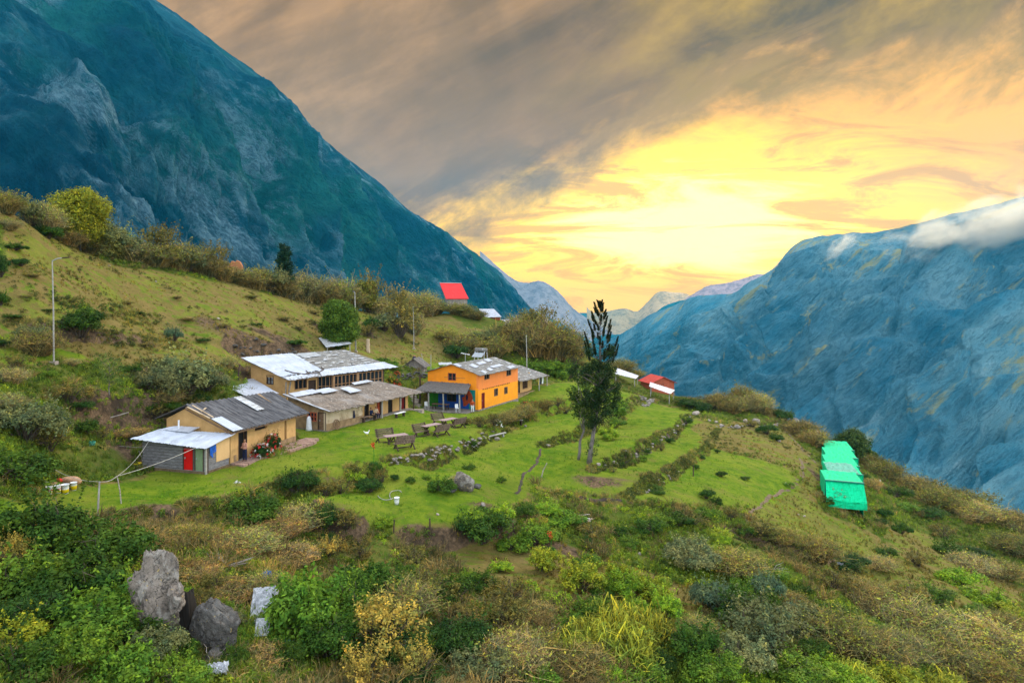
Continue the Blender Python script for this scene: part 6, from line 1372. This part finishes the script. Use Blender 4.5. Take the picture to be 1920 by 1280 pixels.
# ------------------------------------------------------------------ poles, lines, posts
def lamp_post(u, v, vtop, label, arm=1, head=True, d=None, r=.052):
    if d: x, y = (u-HU)*d/F, d; z = hz(x, y)
    else: x, y, z = G(u, v)
    h = -(vtop-HV)*y/F - z; e = empty('lamp_post', (x, y, z), 0, label, 'lamp post')
    mb = MB(); mb.tube([(0,0,-.3),(-.03,0,h*.5),(-.12,0,h)], [r*1.2,r,r*.75], 8); mb.build('pole', M['post'], e)
    if head:
        mb = MB(); mb.tube([(-.12,0,h-.05),(.25*arm,0,h+.12),(.75*arm,0,h+.2)], .035, 6); mb.build('arm', M['metal'], e)
        mb = MB(); mb.hexa([(.7*arm-.05,-.1,h+.13),(.7*arm+.5,-.08,h+.2),(.7*arm+.5,.08,h+.2),(.7*arm-.05,.1,h+.13),(.7*arm,-.1,h+.22),(.7*arm+.5,-.07,h+.27),(.7*arm+.5,.07,h+.27),(.7*arm,.1,h+.22)]); mb.build('lamp_head', M['wood_dark'], e)
    mb = MB(); mb.box(-.22,.22,-.22,.22,-.3,.12); mb.build('footing', M['stone_w'], e)
lamp_post(101, 681, 488, 'tall thin street lamp on the left bank of the pasture')
lamp_post(667, 660, 548, 'street lamp beside the round dark green tree', -1, r=.09)
lamp_post(776, 655, 575, 'pale utility pole without lamp above the stone hut', 1, False, r=.06); lamp_post(988, 700, 628, 'thin pale pole in the bare bushes behind the orange house', 1, False, d=112, r=.08)
def post(u, v, vtop, label, r=.05, lean=0, mat='wood_dark', name='fence_post'):
    x, y, z = G(u, v); h = (v - vtop) * y / F; mb = MB(); mb.tube([(0,0,-.2),(lean*.4,0,h*.5),(lean,0,h)], [r,r*.95,r*.8], 6)
    o = mb.build(name, M[mat]); o.location = (x, y, z); return tag(o, label, 'post')
post(446, 712, 684, 'dark crooked fence post left of the lodge', .09, .2); post(797, 703, 664, 'leaning pale pole left of the orange house roof', .05, -.5, 'post'); post(808, 702, 666, 'upright pale pole left of the orange house roof', .05, 0, 'post')
post(738, 1000, 978, 'thin dark stake standing in the grass above the dark bushes', .04, .05); post(806, 996, 979, 'black stake at the rim of the cut bank', .05, 0); post(1014, 895, 868, 'bleached leaning stake beside the earth path on the terraces', .05, .5, 'deadwood')
post(1300, 892, 872, 'short dark stake on the lower terrace', .06, 0); post(1085, 742, 700, 'thin pole at the edge of the terraces', .05, 0, 'post'); post(690, 660, 636, 'pale upright board behind the lodge roof', .3, 0, 'plaster_old', 'board')
x1, y1, z1 = G(183, 975); h1 = (975 - 905) * y1 / F; post(183, 975, 905, 'crooked white-wrapped post holding the clothes line', .05, .1, 'post', 'line_post')
x2, y2, z2 = G(228, 945); h2 = (945 - 893) * y2 / F; post(228, 945, 893, 'thin leaning post under the clothes line', .035, -.25, 'deadwood', 'line_post')
def cable(name, pts, sag, r, mat, label, cat='line'):
    out = []
    for a, b in zip(pts[:-1], pts[1:]):
        a = Vector(a); b = Vector(b)
        for i in range(8): f = i / 8; p = a.lerp(b, f); p.z -= sag * 4 * f * (1 - f); out.append(p)
    out.append(Vector(pts[-1])); mb = MB(); mb.tube(out, r, 5); return tag(mb.build(name, M[mat]), label, cat)
sh1 = Vector(B2.w(-.5, .35, 1.72)); sh2 = Vector(B2.w(-.45, 4.2, 1.95))
pt1 = Vector((x1 + .1, y1, z1 + h1)); pt2 = Vector((x2 - .25, y2, z2 + h2))
cable('clothes_line', [pt1, pt2, sh1], .12, .020, 'post', 'thick pale line running from the white-wrapped post to the shed corner')
cable('clothes_line', [pt2, sh2], .25, .013, 'post', 'thin pale line rising to the middle of the shed roof')
cable('clothes_line', [pt1, Vector(px(60, 845, 42))], .5, .014, 'post', 'slack grey wire running from the post into the left bushes')
cable('clothes_line', [Vector(B2.w(-.45,.1,1.66)), Vector(px(150, 828, 50)) ], .15, .012, 'post', 'thin wire stretched behind the shed towards the left bank')
x, y, z = G(205, 800); mb = MB(); mb.tube([(-1.1,0,.1),(1.1,.5,.75)], [.05,.04], 6); o = mb.build('log', M['deadwood']); o.location = (x, y, z); tag(o, 'bleached pole leaning on the dry left bank', 'log')
post(268, 868, 848, 'short pale stick leaning by the shed wall', .03, -.3, 'deadwood', 'stick')

# ------------------------------------------------------------------ buckets, sacks, rubbish
def lathe(mb, prof, n=14, c=(0,0)):
    vs = []; fs = []
    for r, z in prof: vs += [(c[0] + r*math.cos(6.2832*k/n), c[1] + r*math.sin(6.2832*k/n), z) for k in range(n)]
    for i in range(len(prof)-1): fs += [(i*n+k, i*n+(k+1)%n, (i+1)*n+(k+1)%n, (i+1)*n+k) for k in range(n)]
    fs.append(tuple(range(n))[::-1]); mb.add(vs, fs)
def bucket(u, v, hpx, label, mat='white', band=None, tilt=0, group=None, lid=False):
    x, y, z = G(u, v); h = hpx * y / F; e = empty('bucket', (x, y, z), 0, label, 'bucket', group); e.rotation_euler = (tilt, 0, u)
    mb = MB(); lathe(mb, [(h*.30,0),(h*.34,h*.5),(h*.38,h),(h*.40,h),(h*.40,h*.94),(h*.34,h*.93),(h*.28,h*.1),(0.002,h*.1)]); mb.build('body', M[mat], e, True)
    if band:
        for k, (mt, a, b) in enumerate(band): mb = MB(); lathe(mb, [(h*(.302+.08*a)+.004,h*a),(h*(.302+.08*b)+.004,h*b)]); mb.build('label_band', M[mt], e, True)
    mb = MB(); mb.tube([(-h*.40,0,h*.9),(-h*.3,h*.3,h*.7),(0,h*.44,h*.55),(h*.3,h*.3,h*.7),(h*.40,0,h*.9)], .008, 4); mb.build('handle', M['metal'], e)
g_ = 'white buckets on the lawn before the sacks'
bucket(92, 928, 15, 'white bucket on the lawn, leftmost of the four in a row', band=[('yellow',.15,.3),('red',.45,.6)], group=g_); bucket(108, 926, 15, 'white bucket on the lawn, second from left of the four', band=[('yellow',.15,.35),('red',.5,.62)], group=g_)
bucket(122, 926, 18, 'tallest white bucket with yellow band, third of the four in a row', band=[('yellow',.15,.5)], group=g_); bucket(138, 919, 15, 'white bucket with yellow side, rightmost of the four', band=[('yellow',.1,.6)], group=g_)
bucket(88, 909, 12, 'grey bucket lying on its side behind the white buckets', 'metal', tilt=1.3)
bucket(274, 862, 12, 'white bucket standing at the left end of the plank shed'); bucket(744, 945, 13, 'lone white bucket on the grass slope below the lawn')
bucket(276, 868, 8, 'black bucket standing before the white one by the plank shed', 'dark')
def sack(u, v, wpx, label, mat, seed, sz=.5):
    x, y, z = G(u, v); r = wpx*y/F/2; o = link('sack', rock_mesh('sack', seed, r, r*.6, r*sz, M[mat], 14, 8, .12, .8)); o.location = (x, y, z + r*sz*.6); tag(o, label, 'sack')
sack(132, 910, 36, 'big brown sack heap behind the white buckets', 'sack', 5); sack(98, 914, 28, 'orange-brown sack lying behind the left white buckets', 'sack', 6, .3); sack(110, 905, 12, 'small red bag on the sack heap by the buckets', 'red', 7, .7)
x, y, z = G(258, 872); mb = MB(); lathe(mb, [(.16,0),(.24,.12),(.26,.12),(.22,.03),(.002,.03)]); o = mb.build('basin', M['yellow'], None, True); o.location = (x, y, z+.02); tag(o, 'yellow plastic basin on the grass left of the plank shed', 'basin')
def arc(u, v, r, a0, a1, label, mat='white'):
    x, y, z = G(u, v); pts = []
    for i in range(15): a = a0 + (a1-a0)*i/14; X_ = x + r*math.cos(a); Y_ = y + r*1.6*math.sin(a); pts.append((X_, Y_, hz(X_, Y_) + .05))
    mb = MB(); mb.tube(pts, .025, 5); tag(mb.build('hose', M[mat]), label, 'hose')
arc(742, 928, .38, .6, 4.2, 'short white hose curled by the lone white bucket', 'post'); arc(724, 930, .5, 3.3, 6.0, 'thin pale hose lying left of the lone white bucket', 'post')
def sheet_obj(name, u, v, w_, l_, yaw, label, mat, cat, tilt=0, seed=0, lift=.15, rough=.05):
    x, y, z = G(u, v); mb = MB(); mb.sheet((-w_/2,-l_/2,0),(w_/2,-l_/2,0),(w_/2,l_/2,0),(-w_/2,l_/2,0),14,14,.01,0,0,rough,0,seed)
    o = mb.build(name, M[mat]); o.location = (x, y, z + lift); o.rotation_euler = (R(tilt), 0, R(yaw)); return tag(o, label, cat)
sheet_obj('tarp', 495, 1165, .95, 1.6, 12, 'crumpled greyish white tarp among the foreground bushes', 'tarp', 'tarp', 38, 1, .55); sheet_obj('board', 492, 1195, .50, .62, 8, 'white board below the crumpled tarp in the foreground', 'tarp', 'board', 50, 2, .35, .008)
sheet_obj('plastic_rag', 500, 1110, .4, .25, 40, 'blue rag at the top of the crumpled tarp', 'bluetarp', 'rag', 30, 3, .75); sheet_obj('plastic_rag', 512, 1165, .42, .2, 10, 'bright blue plastic lying across the tarp', 'bluetarp', 'rag', 20, 4, .62)
sheet_obj('plastic_rag', 538, 1218, .22, .14, -30, 'small blue plastic scrap below the tarp', 'bluetarp', 'rag', 30, 5, .3); sheet_obj('plastic_rag', 515, 1158, .16, .12, -30, 'small orange scrap on the blue plastic', 'flower_or', 'rag', 20, 6, .68)
sheet_obj('plastic_rag', 745, 1140, .6, .4, 20, 'torn white plastic caught in the foreground shrubs', 'white_cloth', 'rag', 40, 7, .5); sheet_obj('plastic_rag', 172, 838, .4, .35, 20, 'pale green rag on the dry left bank', 'netpale', 'rag', 50, 8, .2)
sheet_obj('plastic_rag', 402, 1272, .8, .35, 10, 'white rubbish scraps at the bottom edge below the black rock', 'white_cloth', 'rag', 35, 9, .3, .09); sheet_obj('plastic_rag', 270, 1030, .3, .4, 10, 'grey plastic scrap on the brown brush mound', 'metal', 'rag', 60, 10, .4)
sheet_obj('tin_sheet', 1570, 1062, .9, .3, -25, 'small pale sheet lying in the right brushwood', 'tarp', 'sheet', 20, 11, .25); sheet_obj('tin_sheet', 835, 690, 2.0, 1.4, 10, 'pale sheet lying on the lawn behind the orange house roof', 'tarp', 'sheet', 10, 12, .6, .02)
rg = random.Random(2)
for i, (du, dv, L_, a, mt) in enumerate([(-2,-8,1.15,-6,'white'),(4,-12,.8,22,'deadwood'),(8,-2,.9,48,'deadwood'),(4,4,1.1,42,'post'),(12,2,1.0,55,'deadwood'),(-8,3,.8,60,'post')]):
    x, y, z = G(1092+du, 985+dv); mb = MB(); mb.box(-L_/2,L_/2,-.07,.07,.06+.05*i,.10+.05*i); o = mb.build('plank', M[mt]); o.location = (x,y,z+.12); o.rotation_euler = (0,.05,R(a))
    tag(o, ['white plank lying flat at the top of the plank heap below the terraces','short bleached plank crossing the white one in the plank heap','bleached plank at the right of the plank heap','grey plank in the middle of the plank heap below the terraces','bleached plank at the far right end of the plank heap','grey plank sticking out left under the plank heap'][i], 'plank', 'planks heaped below the terraces')
# dead branches in the brushwood
def dead(u, v, L_, seed, label, n=9):
    x, y, z = G(u, v); rg = random.Random(seed); mb = MB()
    for i in range(n):
        a = rg.uniform(-.9,.6) + 3.14*(i%2); l = L_*rg.uniform(.5,1); p, r_ = limb(rg, (0,0,.15), (l*math.cos(a), l*.8*math.sin(a), .15+rg.uniform(.0,.5)), .022, .006, 4, .25); mb.tube(p, r_, 4)
    o = mb.build('dead_branch', M['deadwood']); o.location = (x, y, z); tag(o, label, 'branch')
dead(425, 1070, 1.2, 1, 'fan of bleached dead branches in the brown brush right of the split boulder', 16); dead(455, 1030, 1.0, 2, 'bleached dead branches in the brush just below the dark shrub'); dead(560, 1055, .9, 3, 'dead branches above the foreground broad-leaved shrubs')
dead(395, 1250, .8, 4, 'dry stalks leaning over the black rock in the lower left', 6); dead(1590, 1125, 1.3, 5, 'pale dead branches in the brushwood of the right slope'); dead(1010, 1205, .9, 6, 'dry branches in the foreground centre brush'); dead(545, 1215, .7, 7, 'grey fallen branch right of the tarp', 4)
dead(1450, 1075, 1.1, 8, 'dry branches at the top of the right brushwood'); dead(1690, 1140, 1.2, 9, 'dead branches far right in the brown scrub')

# ------------------------------------------------------------------ flowers
def flower_bush(u, v, wpx, hr, label, colr, petals, seed, n=60, loc=None, name='flowering_shrub'):
    x, y, z = loc or G(u, v); r = wpx*y/F/2*1.05; e = empty(name, (x, y, z - .05), 0, label, 'flowering shrub'); rg = np.random.RandomState(seed)
    f = link('foliage', DENSE[seed % 3], e); f.scale = (r, r, r*hr); f.color = (*colr, 1)
    for k, (mt, q) in enumerate(petals):
        m = int(n*q); d = rg.randn(m, 3); d[:, 2] = np.abs(d[:, 2]); d /= np.linalg.norm(d, axis=1)[:, None]; P = d*np.array([r*.92, r*.92, r*hr*1.12])
        P = np.repeat(P, 7, 0) + rg.randn(m*7, 3)*.035; V = leaf_quads(P, np.repeat(d, 7, 0), .05, rg, .8)
        link('blossom', np_mesh('blossom', V, np.arange(len(V)).reshape(-1, 4), [M[mt]]), e)
X_, Y_, Z_ = B1.w(B1.fx(492, -.8), -.8, 0)
flower_bush(492, 858, 44, 1.0, 'lush dark shrub with red and white blossoms against the nearest adobe house', (.02,.055,.012), [('flower_red',.8),('flower_white',.55)], 1, 70, (X_, Y_, Z_))
X_, Y_, Z_ = B1.w(B1.fx(511, -.7), -.7, 0)
flower_bush(511, 852, 34, 1.9, 'taller dark shrub with red blossoms beside the adobe pillar', (.02,.055,.012), [('flower_red',1.),('flower_white',.2)], 2, 60, (X_, Y_, Z_))
flower_bush(743, 722, 20, .9, 'small orange-red flowering shrub behind the low house roof', (.05,.10,.02), [('flower_or',1.)], 3, 60); flower_bush(744, 704, 12, .9, 'tiny round orange flowering shrub behind the lodge', (.1,.06,.02), [('flower_or',1.)], 4, 50)
flower_bush(733, 718, 22, .8, 'green shrub with orange blossoms beside the lodge gallery end', (.10,.16,.02), [('flower_or',.6),('yellow',.3)], 5, 50)
flower_bush(985, 765, 20, 1.1, 'dark red flowering shrub at the right corner of the orange house', (.05,.05,.02), [('flower_or',1.2)], 6, 60); flower_bush(1002, 766, 22, 1.1, 'second dark red flowering shrub on the lawn right of the orange house', (.05,.05,.02), [('flower_or',1.2)], 7, 60)
flower_bush(1028, 760, 10, 1.4, 'thin red flowering plant farthest right of the orange house', (.05,.07,.02), [('flower_or',1.)], 8, 30); flower_bush(932, 798, 22, 1.0, 'shrub with white blossoms below the orange house', (.12,.16,.06), [('flower_white',.5)], 9, 50)
flower_bush(888, 838, 14, 1.0, 'dark plant with white blossoms beside the stone edging', (.03,.07,.02), [('flower_white',.4)], 10, 30); flower_bush(445, 905, 10, .5, 'tiny pale flowers at the lawn edge', (.2,.2,.06), [('flower_white',.6)], 11, 20)
for u, v, vt, lb in ((700, 875, 835, 'tall stalk with one red bloom at the lawn edge'), (1032, 1040, 1005, 'tall stalk with a red spike below the terraces')):
    x, y, z = G(u, v); h = (v-vt)*y/F; e = empty('flower_stalk', (x, y, z), 0, lb, 'flower'); mb = MB(); mb.tube([(0,0,-.1),(.05,0,h*.6),(0,0,h)], .02, 5); mb.build('stem', M['green_paint'], e)
    rg_ = np.random.RandomState(2); P = rg_.randn(60, 3)*np.array([.07,.07,.12])+np.array([0,0,h]); V = leaf_quads(P, rg_.randn(60,3), .05, rg_, .7); link('bloom', np_mesh('bloom', V, np.arange(len(V)).reshape(-1,4), [M['flower_or']]), e)
    f = link('foliage', LEAFY[0], e); f.scale = (.3,.3,.35); f.color = (.05,.13,.03,1)

# ------------------------------------------------------------------ cloths and cart wheel at the houses
def cloth_on(B, x, y, z0, z1, w_, mat, name, label, seed=0, along='x'):
    mb = MB(); a = (1,0) if along == 'x' else (0,1)
    mb.sheet((x,y,z0),(x+a[0]*w_,y+a[1]*w_,z0),(x+a[0]*w_*.8,y+a[1]*w_*.8,z1),(x+a[0]*.04,y+a[1]*.04,z1),5,8,.025,0,0,.015,0,seed)
    o = mb.build(name, M[mat]); o.location = B.o; o.rotation_euler = (0,0,B.yaw); tag(o, label, 'cloth')
cloth_on(B3, B3.fx(661), -.09, .55, 1.25, .28, 'navy', 'hanging_cloth', 'small dark blue cloth hanging on the pale plaster wall of the low house', 3)
yv = B3.gy(583, -.15); mb = MB(); 
lathe(mb, [(.30,0),(.27,.25),(.22,.7),(.20,1.05),(.13,1.25),(.03,1.32)], 10); o = mb.build('covered_stand', M['white_cloth'], None, True); X_,Y_,Z_ = B3.w(-.4, yv, -.05); o.location = (X_,Y_,Z_); tag(o, 'white cloth draped over a narrow stand beside the brown door of the low house', 'cloth')
X_,Y_,Z_ = B3.w(B3.fx(628), -.22, 0); e = empty('cart_wheel', (X_,Y_,Z_+.42), B3.yaw, 'old spoked cart wheel leaning on the corner of the low house', 'wheel')
mb = MB(); mb.tube([(.42*math.cos(t_*.3927),.1*math.sin(t_*.3927),.42*math.sin(t_*.3927)) for t_ in range(17)], .035, 5); mb.build('rim', M['wood'], e)
mb = MB(); [mb.bar((-.4*math.cos(k*.785),-.095*math.sin(k*.785),-.4*math.sin(k*.785)),(.4*math.cos(k*.785),.095*math.sin(k*.785),.4*math.sin(k*.785)),.03) for k in range(4)]; mb.build('spoke', M['wood'], e)

# ------------------------------------------------------------------ people (one continuous body, clothes and hair as children)
def solid(name, parts, mat, parent, vox=.014):
    mb = MB(); 
    for pts, r in parts: mb.tube(pts, r, 8)
    o = mb.build(name, M[mat]); m = o.modifiers.new('r', 'REMESH'); m.mode = 'VOXEL'; m.voxel_size = vox; m.use_smooth_shade = True
    dg = bpy.context.evaluated_depsgraph_get(); me = bpy.data.meshes.new_from_object(o.evaluated_get(dg)); col.objects.unlink(o); bpy.data.objects.remove(o)
    q = bpy.data.objects.new(name, me); col.objects.link(q); q.parent = parent; return q
def person(loc, yaw, h, label, shirt, trousers, pose='stand', hair='hair', hat=None):
    s = h / 1.7; e = empty('person', loc, yaw, label, 'person'); V3 = lambda x, y, z: Vector((x*s, y*s, z*s)); sit = pose == 'sit'
    hip = .48 if sit else .92; dz = hip - .92; W3_ = lambda x, y, z: V3(x, y, z + dz)
    legs = []
    for sd in (-1, 1):
        if sit: K_, A_, T_ = V3(sd*.12,.42,.50), V3(sd*.13,.40,.08), V3(sd*.14,.56,.04)
        else: K_, A_, T_ = V3(sd*.11,.04 if sd>0 else .0,.49), V3(sd*.13,-.02,.08), V3(sd*.15,.14,.03)
        legs.append((V3(sd*.09,0,hip), K_, A_, T_))
    arms = []
    for sd in (-1, 1):
        S_a = W3_(sd*.19,0,1.40); 
        if sit: El, Wr, Hd = W3_(sd*.25,.06,1.14), W3_(sd*.14,.28,1.06), W3_(sd*.10,.34,1.03)
        elif pose == 'carry': El, Wr, Hd = W3_(sd*.25,.03,1.13), W3_(sd*.12,.24,1.10), W3_(sd*.06,.28,1.10)
        else: El, Wr, Hd = W3_(sd*.25,0,1.12), W3_(sd*.27,.07,.87), W3_(sd*.27,.09,.79)
        arms.append((S_a, El, Wr, Hd))
    P = [([W3_(0,0,.90),W3_(0,0,1.05),W3_(0,.01,1.25),W3_(0,0,1.42),W3_(0,0,1.50)],[.13*s,.12*s,.145*s,.13*s,.06*s]), ([W3_(-.19,0,1.40),W3_(.19,0,1.40)],.055*s), ([W3_(0,0,1.44),W3_(0,.01,1.55)],.05*s),
         ([W3_(0,.01,1.50),W3_(0,.02,1.56),W3_(0,.015,1.63),W3_(0,.0,1.69),W3_(0,.0,1.715)],[.045*s,.075*s,.088*s,.075*s,.03*s]), ([W3_(0,.08,1.61),W3_(0,.11,1.585)],.012*s)]
    for H_, K_, A_, T_ in legs: P += [([H_,K_,A_],[.085*s,.06*s,.04*s]), ([A_-V3(0,.04,0)+V3(0,0,-.02),T_],.036*s)]
    for S_a, El, Wr, Hd in arms:
        P += [([S_a,El,Wr],[.048*s,.038*s,.026*s]), ([Wr,Hd],[.026*s,.036*s])]; d = (Hd-Wr).normalized()
        sdv = d.cross(Vector((0,0,1))).normalized() if abs(d.z) < .9 else Vector((0,1,0))
        for k, l in enumerate((.065,.078,.08,.07)): P.append(([Hd+sdv*(k-1.5)*.018*s, Hd+sdv*(k-1.5)*.021*s+d*l*s*.6, Hd+sdv*(k-1.5)*.02*s+d*l*s+Vector((0,0,-.012*s))],.009*s))
        P.append(([Wr+d*.02*s, Wr+d*.05*s+sdv*-.05*s],.011*s))
    solid('body', P, 'skin', e, .013)
    Tr = []
    for H_, K_, A_, T_ in legs: Tr.append(([H_+Vector((0,0,.03*s)),K_,A_.lerp(K_,.12)],[.108*s,.082*s,.068*s]))
    Tr.append(([V3(-.08,0,hip+.02),V3(.08,0,hip+.02)],.11*s)); Tr.append(([V3(0,0,hip),V3(0,0,hip+.12)],.135*s)); solid('trousers', Tr, trousers, e, .016)
    Sh = [([W3_(0,0,.97),W3_(0,0,1.1),W3_(0,.01,1.28),W3_(0,0,1.42),W3_(0,0,1.46)],[.155*s,.145*s,.165*s,.145*s,.08*s]), ([W3_(-.18,0,1.40),W3_(.18,0,1.40)],.072*s)]
    for S_a, El, Wr, Hd in arms: Sh.append(([S_a,El,Wr.lerp(El,.15)],[.068*s,.056*s,.045*s]))
    solid('shirt', Sh, shirt, e, .016)
    solid('hair', [([W3_(0,-.02,1.72),W3_(0,-.03,1.66),W3_(0,-.06,1.58)],[.05*s,.095*s,.06*s])], hair, e, .012)
    for sd in (-1, 1): mb = MB(); mb.box(sd*.032*s-.01*s, sd*.032*s+.01*s, .098*s, .104*s, (1.622+dz)*s, (1.634+dz)*s); mb.build('eye', M['hair'], e)
    for H_, K_, A_, T_ in legs: solid('shoe', [([A_-V3(0,.05,.0)+V3(0,0,-.03),T_],.045*s)], 'dark', e, .014)
    if hat: mb = MB(); lathe(mb, [(.19*s,(1.68+dz)*s),(.10*s,(1.70+dz)*s),(.085*s,(1.80+dz)*s),(.002,(1.81+dz)*s)]); mb.build('hat', M[hat], e)
    return e
X_,Y_,Z_ = B1.w(B1.fx(459,-.45), -.45, .0); person((X_,Y_,hz(X_,Y_)+.06), R(150), 1.58, 'person in pink top and dark trousers standing at the open adobe doorway', 'pink', 'navy', 'carry')
X_,Y_,Z_ = B3.w(B3.fx(694), -.12, .0); person((X_,Y_,Z_-.02), B3.yaw+R(180), 1.6, 'person in dark clothes seated on the porch bench, left of the other sitter', 'navy', 'dark', 'sit')
X_,Y_,Z_ = B3.w(B3.fx(703), -.12, .0); person((X_,Y_,Z_-.02), B3.yaw+R(170), 1.6, 'person in tan top seated on the porch bench beside the red door', 'tan_cloth', 'navy', 'sit')
X_,Y_,Z_ = B5.w(-1.7, B5.gy(886,-1.7), .03); person((X_,Y_,Z_), B5.yaw+R(120), 1.62, 'person in rust red top and white trousers at the porch of the orange house', 'rust_paint', 'white_cloth')
x, y = (777-HU)*96/F, 96; person((x, y, px(777,687,96)[2]), R(170), 1.65, 'person in dark blue clothes standing behind the small stone hut', 'navy', 'navy')
# chicken
x, y, z = G(688, 817); e = empty('chicken', (x, y, z), R(30), 'white chicken walking on the lawn between the low house and picnic tables', 'chicken')
solid('body', [([(-.22,0,.34),(-.14,0,.27),(0,0,.22),(.12,0,.26),(.17,0,.36),(.2,0,.44)],[.02,.07,.11,.09,.045,.04]), ([(.2,0,.44),(.25,0,.44)],[.04,.02]), ([(-.2,0,.32),(-.3,0,.44)],[.05,.02])], 'white', e, .014)
for s in (-.05,.05): mb = MB(); mb.tube([(0,s,.15),(.01,s,.0),(.05,s,.0)], .012, 4); mb.build('leg', M['yellow'], e)
mb = MB(); mb.prism([(.19,-.008,.47),(.26,-.008,.47),(.22,-.008,.53)], (0,1,0), .016); mb.build('comb', M['red'], e)
# ------------------------------------------------------------------ mist banks hugging the far mountain
def mist(u, v, d, sx, sy, sz, rot, dens, label, seed):
    m = bpy.data.materials.new('mist'); m.use_nodes = True; m.node_tree.nodes.clear(); t = NT(m.node_tree)
    pv = t.node('ShaderNodeVolumePrincipled'); oo = t.node('ShaderNodeOutputMaterial'); t.L.new(pv.outputs[0], oo.inputs['Volume'])
    c = t.node('ShaderNodeTexCoord').outputs['Object']; ln = t.node('ShaderNodeVectorMath', operation='LENGTH'); t.L.new(c, ln.inputs[0])
    n = t.noise(t.map(c, (1.6, 1.6, 1.1), (0, 0, 0), (seed, 0, 0)), 1.5, 5, .6, .3)
    q = t.m('SUBTRACT', t.m('ADD', t.m('SUBTRACT', 1., ln.outputs['Value']), t.m('MULTIPLY', t.m('SUBTRACT', n, .5), 3.4)), .18)
    dn = t.m('MULTIPLY', t.ss(q, 0., .75), dens); t.L.new(dn, pv.inputs['Density'])
    pv.inputs['Color'].default_value = (.93, .90, .80, 1); pv.inputs['Anisotropy'].default_value = .55
    me = rock_mesh('mist', 1, 1.0, 1.0, 1.0, m, 16, 4, .0, 1.0); o = link('mist', me); o.location = px(u, v, d); o.scale = (sx, sy, sz); o.rotation_euler = (0, rot, 0)
    tag(o, label, 'mist', kind='stuff')
mist(1840, 428, 1850, 260, 110, 80, R(-12), .022, 'long bank of pale mist below the right mountain crest', 3)
mist(1935, 400, 1850, 150, 90, 85, R(-20), .022, 'thick pale mist at the right end of the mountain crest', 7)
mist(1575, 462, 2250, 82, 60, 26, R(-38), .022, 'small rising wisp of mist left of the long bank', 5)
mist(1490, 492, 2350, 78, 60, 24, R(-12), .022, 'small wisp of mist at the left shoulder of the right mountain', 9)
